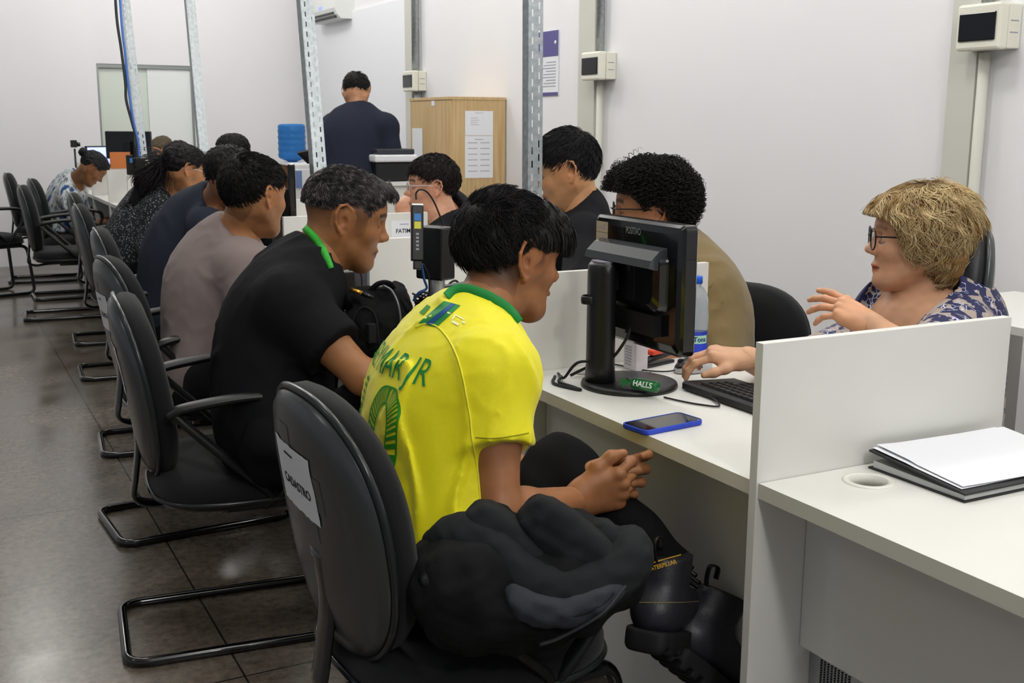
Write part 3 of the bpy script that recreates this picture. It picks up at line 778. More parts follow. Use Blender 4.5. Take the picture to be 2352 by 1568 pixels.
# ---------------- people ----------------
def nrm(a): a = np.array(a, float); return a/max(np.linalg.norm(a), 1e-12)
def rotm(yaw, pitch, roll):
    """columns = forward, left, up axes of the head in the world (degrees; pitch > 0 looks down)"""
    return np.array((Matrix.Rotation(math.radians(yaw), 3, 'Z') @ Matrix.Rotation(math.radians(pitch), 3, 'Y') @ Matrix.Rotation(math.radians(roll), 3, 'X')))
def head_block(hd, h, fade=None):
    """skin of the head in head space; hd: dict of shape options"""
    v = Vol((-0.13, -0.105, -0.2), (0.14, 0.105, 0.14), h)
    fat = hd.get('fat', 0.0)
    v.ell((-0.012, 0, 0.03), (0.096, 0.074, 0.078), k=0)
    v.ell((0.028, 0, 0.028), (0.058, 0.060, 0.056), k=0.03)
    v.ell((0.036, 0, -0.032), (0.048, 0.054+fat, 0.060), k=0.03)
    v.ell((0.052, 0, -0.064), (0.033, 0.034, 0.032), k=0.025)
    for s in (1, -1):
        v.cap((-0.012, s*(0.053+fat), -0.045), (0.05, s*(0.026+fat*0.6), -0.094), 0.018, 0.016, 0.03)
        v.ell((0.055, s*0.036, -0.026), (0.022, 0.021+fat*0.5, 0.018), k=0.025)
        v.ell((0.0, s*0.062, 0.0), (0.03, 0.012, 0.03), k=0.03)
        v.cap((0.078, s*0.012, 0.024), (0.066, s*0.043, 0.024), 0.0085, 0.007, 0.014)
    v.ell((0.067, 0, -0.1), (0.022, 0.024, 0.018), k=0.025)
    v.cap((0.03, 0, -0.085), (0.055, 0, -0.1), 0.022+fat, 0.018, 0.03)
    for s in (1, -1): v.ell((0.0895, s*0.031, 0.003), (0.019, 0.0185, 0.0125), k=0.01, mode='sub')
    for s in (1, -1): v.ell((0.0655, s*0.031, 0.002), (0.0145, 0.0155, 0.0135), k=0.005)
    nl = hd.get('nose', 1.0)
    v.cap((0.079, 0, 0.014), (0.084+0.015*nl, 0, -0.022), 0.0075, 0.0095, 0.012)
    v.ell((0.087+0.0155*nl, 0, -0.027), (0.0115*nl, 0.0115, 0.0095), k=0.008)
    for s in (1, -1):
        v.ell((0.090+0.002*nl, s*0.0125, -0.031), (0.0115, 0.0075, 0.0085), k=0.008)
        v.ell((0.096, s*0.006, -0.039), (0.004, 0.0028, 0.003), k=0.003, mode='sub')
    li = hd.get('lips', 1.0)
    v.chain([(0.0745, -0.023, -0.066), (0.0865, -0.009, -0.0625), (0.088, 0, -0.0635), (0.0865, 0.009, -0.0625), (0.0745, 0.023, -0.066)], [0.003, 0.0062*li, 0.0062*li, 0.0062*li, 0.003], 0.006)
    v.chain([(0.0745, -0.019, -0.0705), (0.084, 0, -0.0755), (0.0745, 0.019, -0.0705)], [0.003, 0.0072*li, 0.003], 0.006)
    v.chain([(0.079, -0.024, -0.068), (0.0965, 0, -0.0692), (0.079, 0.024, -0.068)], [0.0016, 0.0018, 0.0016], 0.003, 'sub')
    # ears
    es = hd.get('ear', 1.0); fl = hd.get('flare', 0.010)
    for s in (1, -1):
        y0 = s*0.071
        def E(x, z, o): return (-0.012+x*es, y0+s*(o+fl*(0.5-x*18 if x < 0.0 else 0.3)), -0.004+z*es)
        hel = [E(0.014, 0.008, 0.0), E(0.013, 0.024, 0.004), E(0.0, 0.034, 0.007), E(-0.014, 0.028, 0.008), E(-0.019, 0.010, 0.008), E(-0.015, -0.008, 0.007), E(-0.006, -0.021, 0.005), E(0.002, -0.029, 0.003), E(0.008, -0.026, 0.0)]
        v.ell((-0.014, y0+s*0.004, 0.0), (0.014*es, 0.005, 0.026*es), np.array(Matrix.Rotation(s*0.35, 3, 'Z')), 0.006)
        v.chain(hel, [0.0035, 0.0036, 0.0037, 0.0037, 0.0036, 0.0036, 0.0042, 0.0055, 0.004], 0.003)
        v.cap(E(0.008, -0.002, 0.0), E(0.010, -0.012, 0.001), 0.0035, 0.003, 0.004)
        v.ell(E(0.001, -0.002, 0.006), (0.0065, 0.005, 0.010), k=0.003, mode='sub')
        v.ell(E(-0.005, 0.015, 0.008), (0.006, 0.003, 0.010), k=0.003, mode='sub')
    # neck stub
    nk = np.array(hd['neck_local']); L = np.linalg.norm(nk); e = nk/L*min(L, 0.165)
    r = hd.get('neckr', 0.054)
    v.cap((-0.022, 0, -0.03), nk, r*1.0, r*1.03, 0.03)
    v.cap((0.02, 0, -0.07), nk*0.8+np.array([0.02, 0, 0]), r*0.6, r*0.8, 0.03)
    V, Q = v.get()
    return V, Q
def head_color(V, hd):
    n = len(V); sk = np.array(lin(hd['skin'])); c = np.tile(sk, (n, 1))
    x, y, z = V.T
    def mix(w, col): 
        nonlocal c
        w = np.clip(w, 0, 1)[:, None]; c = c*(1-w)+np.array(col)*w
    ay = np.abs(y)
    mix(np.exp(-((x-0.085)**2+(ay-0.03)**2*0.6+(z+0.03)**2)/0.0012)*0.2, sk*np.array([1.12, 0.88, 0.84]))
    mix(((z > -0.05-0.3*0) & (ay > 0.07)).astype(float)*0.25, sk*np.array([1.15, 0.85, 0.8]))
    lip = np.exp(-(((z+0.0685)/0.0078)**2)**2)*np.exp(-((ay/0.0225)**2)**3)*(x > 0.07)
    mix(lip*hd.get('liprate', 0.7), lin(hd.get('lip', '#9a5a50')))
    mix(np.exp(-(((z+0.0692)/0.0018)**2))*np.exp(-((ay/0.023)**2)**3)*(x > 0.07)*0.8, sk*0.25)
    # brows
    bz = 0.0265-0.25*np.clip(ay-0.035, 0, 1)+0.12*np.clip(ay-0.015, 0, 0.02)
    brow = np.exp(-((z-bz)/0.0052)**4)*((ay > 0.012) & (ay < 0.052) & (x > 0.05))
    mix(brow*hd.get('browrate', 0.85), lin(hd.get('brow', '#140f0c')))
    # lash line
    lz = hd.get('lid', -0.0055)
    la = np.exp(-((z-lz-0.25*(ay-0.031)**2*80)/0.0024)**2)*((ay > 0.017) & (ay < 0.047) & (x > 0.06))
    mix(la*0.9, lin('#0d0a09'))
    if 'stubble' in hd:
        j = ((z < -0.045) & (x > -0.02) & (x < 0.12)).astype(float)*np.clip((-0.045-z)/0.02, 0, 1); mix(j*hd['stubble'], sk*0.45)
    if 'fade' in hd:
        f, col, amt = hd['fade']; mix(f(V)*amt, lin(col))
    return c
def finger(v, base, d, nrmv, ls, rs, curls, k=0.006):
    """chain of three bones from base; curls bend towards -nrmv"""
    p = np.array(base, float); d = nrm(d); n = nrm(nrmv); pts = [p]; side = np.cross(n, d)
    for L, c in zip(ls, curls):
        a = math.radians(c); d2 = nrm(d*math.cos(a)-n*math.sin(a)); n = nrm(np.cross(d2, side)); d = d2
        n = nrm(np.cross(d, side)); 
        if np.dot(n, np.array(nrmv)) < -2: n = -n
        p = p+d*L; pts.append(p)
    v.chain(pts, rs, k)
    return pts
def hand_block(side, curls, thumb=(30, 20, 15), spread=4, h=0.0028, sc=1.0, tdir=None, skin=None, tail=0.07):
    """hand in hand space: x along the fingers, z out of the back of the hand, thumb on +y * side"""
    s = side
    v = Vol((-tail-0.005, -0.085, -0.115), (0.2, 0.085, 0.055), h)
    v.cap((-tail, 0, 0), (0.0, 0, 0), 0.028, 0.024, 0.0)
    ky = [0.030, 0.010, -0.010, -0.028]; kx = [0.090, 0.094, 0.089, 0.080]; kz = [0.0, 0.003, 0.002, -0.002]
    for i in range(4):
        v.cap((0.008, s*ky[i]*0.55, -0.002), (kx[i]-0.006, s*ky[i], kz[i]-0.004), 0.014, 0.0118, 0.02)
    v.cap((0.02, s*0.018, -0.012), (0.055, s*0.028, -0.014), 0.016, 0.013, 0.02)
    v.cap((0.02, -s*0.018, -0.010), (0.06, -s*0.024, -0.012), 0.014, 0.011, 0.02)
    for i in range(4): v.ell((kx[i]-0.003, s*ky[i], kz[i]+0.005), (0.011, 0.0085, 0.0075), k=0.007)
    LEN = [(0.043, 0.026, 0.020), (0.047, 0.029, 0.021), (0.044, 0.027, 0.021), (0.035, 0.021, 0.018)]
    for i in range(4):
        a = math.radians((1.5-i)*spread)*s
        d = (math.cos(a), math.sin(a), 0)
        r0 = 0.0094 if i < 3 else 0.0082
        finger(v, (kx[i]-0.004, s*ky[i], kz[i]-0.003), d, (0, 0, 1), LEN[i], [r0, r0*0.95, r0*0.86, r0*0.72], curls[i], 0.005)
    td = nrm(tdir if tdir is not None else (0.62, s*0.72, -0.3)); td = td*np.array([1, 1, 1])
    n0 = nrm(np.cross(np.array([0, 0, 1.0]), td)*(-s))
    p = np.array([0.022, s*0.02, -0.008]); pts = [p]; rs = [0.0145]
    d = td
    bend = np.array([1.0, -s*0.2, -0.2])
    for L, c, r in zip((0.040, 0.032, 0.025), thumb, (0.0118, 0.0105, 0.0082)):
        t = math.radians(c); d = nrm(d*math.cos(t)+nrm(bend-d*(bend@d))*math.sin(t)); p = p+d*L; pts.append(p); rs.append(r)
    v.chain(pts, rs, 0.010)
    V, Q = v.get(); V = V*sc
    return V, Q
def hand_world(V, wrist, xdir, ndir):
    x = nrm(xdir); n = np.array(ndir, float); n = nrm(n-x*(n@x)); y = np.cross(n, x)
    return V@np.array([x, y, n])+np.array(wrist)
CURL = {'relax': [(18, 28, 15), (22, 32, 18), (26, 35, 20), (30, 36, 20)], 'fist': [(70, 85, 45)]*4, 'grip': [(45, 60, 35)]*4}
def torso(v, sp, fwd, hw, inf=0.0, dp=1.0, k=0.06, belly=0.0):
    """sp: pelvis, waist, chest, neck base points; hw: half shoulder width"""
    P = catmull(sp, 4); n = len(P)
    tt = np.linspace(0, 1, n)
    side_w = np.interp(tt, [0, 0.33, 0.66, 0.85, 1], [0.165, 0.145+belly*0.6, 0.17, 0.15, 0.065])*hw/0.19
    dep_w = np.interp(tt, [0, 0.33, 0.66, 0.85, 1], [0.115, 0.10+belly, 0.112, 0.085, 0.055])*dp
    fwd = np.array(fwd, float)
    for i in range(n):
        t = nrm(P[min(i+1, n-1)]-P[max(i-1, 0)]); f = nrm(fwd-t*(fwd@t)); s = np.cross(t, f)
        R = np.stack([f, s, t], 1)
        c = P[i]+f*(0.01 if tt[i] > 0.2 else 0)
        v.ell(c, (dep_w[i]+inf, side_w[i]+inf, 0.075+inf), R, 0 if i == 0 else k)
    return P
def limb_frame(a, b): return nrm(np.array(b)-np.array(a))
def bounds(pts, m):
    p = np.array(pts); return p.min(0)-m, p.max(0)+m
def paint_const(V, col): return np.tile(np.array(lin(col)), (len(V), 1))
m_skin = mat('skin', None, 0.48, vcol=True, sss=0.08, spec=0.4, bump=(700, 0.08))
m_hair = mat('hair', None, 0.62, vcol=True, spec=0.3)
m_hairbase = mat('hair_underlayer', None, 0.75, vcol=True, spec=0.2)
m_frame_dark = mat('glasses_frame_dark', '#0c0c0e', 0.25)
m_lens = mat('clear_lens', '#f4f6f8', 0.02, trans=1.0, ior=1.05, alpha=0.25)
m_trouser = mat('black_trousers', '#0d0d10', 0.9, bump=(900, 0.3), spec=0.2)
m_shoe = mat('black_leather', '#0b0b0d', 0.4, bump=(300, 0.2))

def make_person(spec):
    """builds one person: body, clothing, hair as children of an Empty at the base"""
    g = spec.get
    t = empty('person', g('base'), 0, g('label'), 'person')
    sc = g('hs', 1.0); Rh = rotm(*g('head_rot')); hc = np.array(g('head'), float)
    spn = [np.array(p, float) for p in g('spine')]; nb = spn[-1]
    hd = dict(g('hd', {})); hd.setdefault('skin', g('skin'))
    hd['neck_local'] = (Rh.T@(nb-hc))/sc
    res = g('res', 0.004)
    fwd = nrm(g('fwd'))
    # --- skin
    V, Q = head_block(hd, res if not g('far') else 0.005)
    keep = None
    K = head_color(V, hd); Vw = (V*sc)@Rh.T+hc
    parts = [(Vw, Q, K)]
    pts = [nb, hc]+spn+[p for a in ('R', 'L') if g('arm'+a) for p in g('arm'+a)[:3]]
    lo, hi = bounds(pts, 0.2)
    br = g('bres', 0.007)
    v = Vol(lo, hi, br)
    torso(v, spn, fwd, g('hw', 0.19), -0.022, g('dp', 1.0), belly=g('belly', 0.0))
    r = hd.get('neckr', 0.054)*sc
    v.cap(nb-nrm(hc-nb)*0.05, hc+Rh@np.array([-0.022, 0, -0.03])*sc, r*1.04, r*0.97, 0.045)
    ar = g('armr', 1.0)
    for a in ('R', 'L'):
        A = g('arm'+a)
        if not A: continue
        S0, E0, W0 = [np.array(p, float) for p in A[:3]]
        v.cap(nb-np.array([0, 0, 0.04]), S0-np.array([0, 0, 0.01]), 0.035, 0.045, 0.05)
        v.ell(S0, (0.05*ar, 0.05*ar, 0.05*ar), k=0.04)
        m1 = S0+(E0-S0)*0.45
        v.cap(S0, m1, 0.045*ar, 0.046*ar, 0.03); v.cap(m1, E0, 0.046*ar, 0.036*ar, 0.02)
        m2 = E0+(W0-E0)*0.3
        v.cap(E0, m2, 0.036*ar, 0.041*ar, 0.02); v.cap(m2, W0, 0.041*ar, 0.0265, 0.02)
    Vb, Qb = smoothVQ(*v.get(), 2); parts.append((Vb, Qb, paint_const(Vb, hd['skin'])))
    for a in ('R', 'L'):
        A = g('arm'+a)
        if not A or len(A) < 4 or A[3] is None: continue
        H = A[3]; 
        Vh, Qh = hand_block(H.get('side', 1 if a == 'R' else -1), H.get('curls', CURL['relax']), H.get('thumb', (15, 15, 15)), H.get('spread', 4), H.get('h', 0.003 if not g('far') else 0.005), H.get('sc', 1.0), H.get('tdir'), tail=H.get('tail', 0.06))
        Vh = hand_world(Vh, A[2], H['x'], H['n']); parts.append((Vh, Qh, paint_const(Vh, H.get('skin', hd['skin']))*H.get('tint', 1.0)))
    Vj, Qj, Kj = joinVQ(parts)
    n_ = wavy(0.03, 8, 5)(Vj)[:, None]*0.035+wavy(0.11, 6, 9)(Vj)[:, None]*0.05
    Kj = Kj*(1+n_)
    link('body', np_mesh('body', Vj, Qj, Kj), m_skin, t, False, True)
    # --- shirt
    sh = g('shirt')
    if sh:
        lo, hi = bounds(pts, 0.22); v = Vol(lo, hi, sh.get('res', 0.007))
        inf = sh.get('inf', 0.012)
        torso(v, spn, fwd, g('hw', 0.19), inf, g('dp', 1.0), belly=g('belly', 0.0))
        u = Vol(lo, hi, sh.get('res', 0.007)); g0 = v.full()
        for a in ('R', 'L'):
            A = g('arm'+a)
            if not A: continue
            S0, E0, W0 = [np.array(p, float) for p in A[:3]]
            sl = sh.get('sleeve', 0.55)
            v.cap(nb-nrm(hc-nb)*0.035, S0, 0.042+inf*0.5, 0.05+inf, 0.07)
            u.ell(S0, np.ones(3)*(0.05*ar+inf), k=0.0)
            e = S0+(E0-S0)*min(sl, 1.0)
            r1 = 0.048*ar+inf*1.2; r2 = (sh.get('cuff', 0.052) if sl < 1 else 0.044)*ar+inf
            d = nrm(E0-S0)
            u.cap(S0, e+d*(0.03 if sl < 1 else 0), r1, r2, 0.04)
            if sl > 1:
                w_ = E0+(W0-E0)*(sl-1); u.cap(E0, w_, r2*0.98, 0.034+inf*0.5, 0.025)
            else:
                q = g0-e; cyl = np.linalg.norm(q-(q@d)[..., None]*d, axis=-1)
                u.F = np.where(cyl < 0.12, np.maximum(u.F, q@d), u.F).astype(np.float32)
        kk = 0.035; hh = np.clip(kk-np.abs(v.F-u.F), 0, None)/kk; v.F = (np.minimum(v.F, u.F)-hh*hh*kk*0.25).astype(np.float32)
        wr = sh.get('wrinkle', 0.0035)
        f1 = wavy(0.13, 7, g('seed', 1), sh.get('wdir', (1, 1, 0.35))); f2 = wavy(0.05, 8, g('seed', 1)+7, (1, 1, 0.5)); f3 = wavy(0.2, 5, g('seed', 1)+3)
        def wf(P):
            m = np.clip(f3(P)*0.6+0.5, 0, 1)
            return -wr*1.5*np.exp(-(f1(P)/0.3)**2)*m-wr*0.7*np.exp(-(f2(P)/0.35)**2)*(1-m)*0.8
        v.disp(wf, 0.04)
        # openings
        up = nrm(hc-nb)
        g0 = v.full()
        nr = sh.get('neck', 0.062); nt_ = nrm(np.array(sh.get('neck_dir', up+fwd*0.35)))
        no = nb+np.array(sh.get('neck_off', (0, 0, 0)))
        q = (g0-no); h_ = q@nt_; rad = np.linalg.norm(q-h_[..., None]*nt_, axis=-1)
        v.F = np.maximum(v.F, -np.maximum(rad-nr, -(h_+0.03)))
        v.F = np.maximum(v.F, -np.maximum(rad-0.125, -(h_-sh.get('collar', 0.02)))).astype(np.float32)
        if 'hem' in sh:
            hp, hn = sh['hem']; v.F = np.maximum(v.F, (g0-np.array(hp))@nrm(hn)).astype(np.float32)
        if 'cut' in sh:
            for cfn in sh['cut']: v.F = np.maximum(v.F, cfn(g0)).astype(np.float32)
        Vs, Qs = smoothVQ(*v.get(), 5)
        K = sh['paint'](Vs) if 'paint' in sh else None
        o = link('shirt', np_mesh('shirt', Vs, Qs, K), sh['mat'], t, False, True)
        spec['_shirt'] = (Vs, Qs, o)
        if sh.get('collar_mat'):
            N = 40; rr = nr+0.003; f = nrm(fwd-nt_*(fwd@nt_)); s_ = np.cross(nt_, f)
            ring = [no+nt_*(sh.get('collar', 0.035)*1.0+0.003)+(f*math.cos(2*PI*i/N)*rr*1.02+s_*math.sin(2*PI*i/N)*rr) for i in range(N)]
            MB().tube(ring, 0.011, 8, 0, True, True, flat=(0.55, 1.1)).build('collar', sh['collar_mat'], t, True)
    # --- legs
    lg = g('legs')
    if lg:
        allp = [p for L in lg for p in L]+[spn[0]]
        lo, hi = bounds(allp, 0.13); v = Vol(lo, hi, g('lres', 0.009))
        pv = spn[0]; v.ell(pv-np.array([0, 0, 0.015]), (0.14, 0.17, 0.095), np.stack([fwd, np.cross((0, 0, 1), fwd), (0, 0, 1)], 1), 0)
        for L in lg:
            H0, K0, A0 = [np.array(p, float) for p in L[:3]]
            v.cap(H0, K0, 0.088, 0.064, 0.05); v.cap(K0, A0, 0.062, 0.048, 0.03)
        f1 = wavy(0.08, 10, 4, (1, 1, 0.6)); v.disp(lambda P: f1(P)*0.0035, 0.04)
        Vs, Qs = v.get(); link('trousers', np_mesh('trousers', Vs, Qs), g('tmat', m_trouser), t, False, True)
        for L in lg:
            if len(L) > 3:
                make_shoe(t, L[2], L[3])
    # --- eyes
    if g('eyes'):
        for s in (1, -1):
            u = MB().lathe((0, 0, 0), [(0.0115*math.sin(a), -0.0115*math.cos(a)) for a in np.linspace(0, PI, 13)], 16, 0, (1, 0, 0))
            me = u.mesh('eye'); V = np.array([v_.co for v_ in me.vertices]); ang = np.arccos(np.clip(V[:, 0]/0.0115, -1, 1))
            K = np.where(ang[:, None] < 0.5, np.array(lin('#1d120c')), np.array(lin('#d8d2cc')))
            at = me.color_attributes.new('Col', 'FLOAT_COLOR', 'POINT'); c = np.ones((len(V), 4)); c[:, :3] = K; at.data.foreach_set('color', c.ravel())
            W = ((V+np.array([0.0695, s*0.031, 0.002]))*sc)@Rh.T+hc
            me.vertices.foreach_set('co', W.astype(np.float32).ravel()); link('eye', me, mat('eye_surface', None, 0.1, vcol=True), t, True, True)
    if g('hair'): g('hair')(t, hc, Rh, sc)
    if g('glasses'): make_glasses(t, hc, Rh, sc, *g('glasses'))
    return t
def make_shoe(t, ank, d, scale=1.0, name='shoe'):
    ank = np.array(ank, float); f = nrm(d); up = np.array([0, 0, 1.0]); up = nrm(up-f*(up@f)); s = np.cross(up, f); R = np.stack([f, s, up], 1)
    v = Vol((-0.09, -0.06, -0.1), (0.22, 0.06, 0.06), 0.005)
    v.cap((0, 0, 0.03), (0.0, 0, -0.045), 0.045, 0.042, 0); v.ell((-0.01, 0, -0.055), (0.05, 0.038, 0.035), k=0.02)
    v.ell((0.07, 0, -0.06), (0.07, 0.04, 0.032), k=0.03); v.ell((0.13, 0, -0.067), (0.055, 0.043, 0.027), k=0.02)
    v.F = np.maximum(v.F, (-(v.full()[..., 2])-0.092).astype(np.float32))
    V, Q = v.get(); return link(name, np_mesh(name, V*scale@R.T+ank, Q), m_shoe, t, False, True)
def make_glasses(t, hc, Rh, sc, kind='dark', rad=0.021, shape=1.0):
    m = m_frame_dark if kind == 'dark' else mat('clear_glasses_frame', '#c9cfd4', 0.15, 0.2)
    g = empty('glasses'); g.parent = t
    base = t.location.copy(); W = lambda p: tuple((np.array(p)*sc)@Rh.T+hc)
    fr = MB()
    for s in (1, -1):
        ring = []
        for i in range(28):
            a = 2*PI*i/28; yy = rad*1.12*math.copysign(abs(math.cos(a))**0.8, math.cos(a)); zz = rad*0.88*shape*math.copysign(abs(math.sin(a))**0.8, math.sin(a))
            ring.append(W((0.1-abs(yy+0.0)*0.0-0.12*max(0, yy), s*(0.032+yy), 0.0+zz)))
        fr.tube(ring, 0.0019 if kind == 'dark' else 0.0015, 6, 0, True, True)
        fr.tube([W(p) for p in ((0.097, s*0.056, 0.008), (0.088, s*0.069, 0.009), (0.03, s*0.078, 0.008), (-0.012, s*0.08, 0.006), (-0.028, s*0.079, -0.01))], 0.0022 if kind == 'dark' else 0.0016, 6)
    fr.tube([W(p) for p in ((0.1, -0.011, 0.004), (0.106, 0, 0.008), (0.1, 0.011, 0.004))], 0.0018, 6)
    me = fr.mesh('frame'); me.transform(Matrix.Translation(-base)); link('frame', me, m, g)
    for s in (1, -1):
        pts = [W((0.1-0.12*max(0, rad*1.1*math.cos(2*PI*i/24)), s*(0.032+rad*1.1*math.cos(2*PI*i/24)), rad*0.86*shape*math.sin(2*PI*i/24))) for i in range(24)]
        me = bpy.data.meshes.new('lens'); c = np.mean(pts, 0); nn = nrm(Rh[:, 0])*0.0006
        vs = [tuple(np.array(p)+nn) for p in pts]+[tuple(np.array(p)-nn) for p in pts]
        me.from_pydata(vs, [], [tuple(range(24)), tuple(range(47, 23, -1))]+[(i, (i+1) % 24, 24+(i+1) % 24, 24+i)[::-1] for i in range(24)]); me.transform(Matrix.Translation(-base)); link('lens', me, m_lens, g)

# ---- hair ----
def hair_cap(parts, cuts, h=0.004, noise=(0.02, 0.003), seed=0, k=0.02, bb=((-0.16, -0.13, -0.22), (0.14, 0.13, 0.17)), noise2=None):
    """parts: ellipsoids (c, r) or capsules (a, b, ra, rb); cuts: functions of the grid, negative inside what is kept"""
    v = Vol(bb[0], bb[1], h)
    for i, p in enumerate(parts):
        if len(p) == 2: v.ell(p[0], p[1], k=0 if i == 0 else k)
        elif len(p) == 3: v.ell(p[0], p[1], np.array(Euler(p[2]).to_matrix()), k=0 if i == 0 else k)
        else: v.cap(p[0], p[1], p[2], p[3], k)
    f = wavy(noise[0], 14, seed); f2 = wavy(noise2[0], 10, seed+3) if noise2 else None
    v.disp(lambda P: f(P)*noise[1]+(f2(P)*noise2[1] if noise2 else 0), 0.03)
    g0 = v.full()
    for c in cuts: v.F = np.maximum(v.F, c(g0)).astype(np.float32)
    return v.get()
def smin_cut(*fs):
    """keep the union of the given regions"""
    return lambda g: np.minimum.reduce([f(g) for f in fs])
def strands(V, Q, n, length, flow, seed=0, seg=8, width=0.0011, lift=0.25, wave=0.0, wfreq=60, curl=0.0, cfreq=90, jitter=0.25, allow=None, sel=None, colf=None, lj=0.4, droop=0.0, hugc=(-0.012, 0, 0.03), rj=0.35, phr=1.2):
    """tapered hair strands rooted on a surface, all in head space; returns vertices, quads, colours"""
    r = np.random.RandomState(seed)
    A, B_, C_, D = V[Q[:, 0]], V[Q[:, 1]], V[Q[:, 2]], V[Q[:, 3]]
    nf = np.cross(C_-A, D-B_); ar = np.linalg.norm(nf, axis=1); nf = nf/np.maximum(ar, 1e-12)[:, None]; cen = (A+B_+C_+D)/4
    ok = np.ones(len(Q), bool) if sel is None else sel(cen, nf)
    p = ar*ok; p = p/p.sum(); i = r.choice(len(Q), n, p=p)
    u = r.rand(n, 1); w = r.rand(n, 1)
    P = (A[i]*(1-u)+B_[i]*u)*(1-w)+(D[i]*(1-u)+C_[i]*u)*w; N = nf[i]
    fj = [wavy(0.035, 6, seed*7+q) for q in range(3)]
    d = flow(P, N)+(np.stack([q(P) for q in fj], 1)*0.6+r.normal(size=(n, 3))*rj)*jitter
    L = length*(1-lj*r.rand(n)) if np.isscalar(length) else length(P)*(1-lj*r.rand(n))
    ph = (wavy(0.045, 6, seed+50)(P)*1.6+r.rand(n)*phr); pts = [P-N*0.002]; cur = P.copy(); c0 = np.array(hugc)
    base = []
    for s in range(seg):
        t = s/seg
        nn = nrmv(cur-c0)
        dd = flow(cur, nn)+(d-flow(P, N))*0.8
        dd = dd-nn*np.sum(dd*nn, 1, keepdims=True)
        dd = nrmv(dd)+nn*(lift*(1-t)-droop*t)
        dd = nrmv(dd)
        cur = cur+dd*(L/seg)[:, None]
        q = cur.copy()
        if wave or curl:
            sd = nrmv(np.cross(dd, nn)); a = ph+(t+1/seg)*wfreq*L
            q = q+sd*(np.sin(a)*wave*(t+0.3))[:, None]
            a2 = ph+(t+1/seg)*cfreq*L
            q = q+sd*(np.sin(a2)*curl)[:, None]+nn*(np.cos(a2)*curl)[:, None]
        pts.append(q)
    pts = np.stack(pts, 1); m = seg+1
    if allow is not None:   # strands stop at the hairline
        okp = allow(pts) < 0.0; okp[:, 0] = True
        alive = np.cumprod(okp, 1).astype(bool); last = alive.sum(1)-1
        pts = np.where(alive[..., None], pts, pts[np.arange(n), last][:, None, :]+np.linspace(0, 1e-4, m)[None, :, None])
    T = np.gradient(pts, axis=1); T = T/np.maximum(np.linalg.norm(T, axis=2, keepdims=True), 1e-9)
    X = np.cross(T, np.array([0.3, 0.5, 0.81])); X = X/np.maximum(np.linalg.norm(X, axis=2, keepdims=True), 1e-9); Y = np.cross(T, X)
    tw = np.linspace(0, 1, m); wd = width*(1-tw**2.5*0.85)
    ring = [pts+(X*math.cos(a)+Y*math.sin(a))*wd[None, :, None] for a in (0, 2.094, 4.189)]
    VV = np.stack(ring, 2).reshape(-1, 3)
    idx = np.arange(n*m).reshape(n, m)*3; q = []
    for k in range(3):
        a = idx[:, :-1]+k; b = idx[:, :-1]+(k+1) % 3; c = idx[:, 1:]+(k+1) % 3; e = idx[:, 1:]+k
        q.append(np.stack([a, b, c, e], -1).reshape(-1, 4))
    QQ = np.concatenate(q)
    K = colf(pts, np.clip(0.5+0.28*wavy(0.016, 8, seed+60)(P)+0.22*(r.rand(n)-0.5), 0, 1), np.broadcast_to(tw, (n, m))) if colf else np.tile(np.array(lin('#120f0e')), (n, m, 1))
    KK = np.repeat(K[:, :, None, :], 3, 2).reshape(-1, 3)
    return VV, QQ, KK
def nrmv(a): return a/np.maximum(np.linalg.norm(a, axis=-1, keepdims=True), 1e-9)
def black_col(base='#0d0b0b', hi='#2a2526'):
    b = np.array(lin(base)); h_ = np.array(lin(hi))
    return lambda pts, rn, tw: b+(h_-b)*((rn[:, None]**2)*0.8+0.1*tw)[..., None]
def put_hair(t, hc, Rh, sc, VQ, st=None, basecol='#0d0b0b', name='hair'):
    V, Q = VQ; parts = [(V, Q, paint_const(V, basecol) if isinstance(basecol, str) else basecol(V))]
    if st: parts += st
    V, Q, K = joinVQ(parts); V = (V*sc)@Rh.T+hc
    return link(name, np_mesh(name, V, Q, K), m_hair, t, False, True)
def lam(f): return f
def ellcut(c, r):
    c = np.array(c); r = np.array(r); return lambda g: (1-np.linalg.norm((g-c)/r, axis=-1))*r.min()
def swirl_flow(crown=(-0.06, 0, 0.11), down=1.0, fwd=0.0):
    cr = np.array(crown)
    def f(P, N):
        d = P-cr; d = d/np.maximum(np.linalg.norm(d, axis=1, keepdims=True), 1e-9)
        d = d+np.array([fwd, 0, -0.35*down]); return nrmv(d-N*np.sum(d*N, 1, keepdims=True))
    return f
RV, UV, FV = _R, _U, _F
def hline(xs, zs): return lambda g: (np.interp(g[..., 0], xs, zs)-g[..., 2])
def ear_head(x, y, d, rot, sc, side=-1):
    """head centre so that the ear is seen at x, y"""
    return PX(x, y, d)-rotm(*rot)@np.array([-0.014, side*0.076, -0.002])*sc
def mirror_sh(nb, sh, fwd):
    d = np.array(sh)-nb; s = nrm(np.cross((0, 0, 1), fwd)); return nb+d-2*s*(d@s)
SHORT = ([-0.13, -0.07, -0.045, -0.02, 0.0, 0.012, 0.022, 0.035, 0.055, 0.075, 0.12], [-0.062, -0.058, -0.03, 0.022, 0.03, 0.018, -0.004, 0.03, 0.05, 0.066, 0.07])
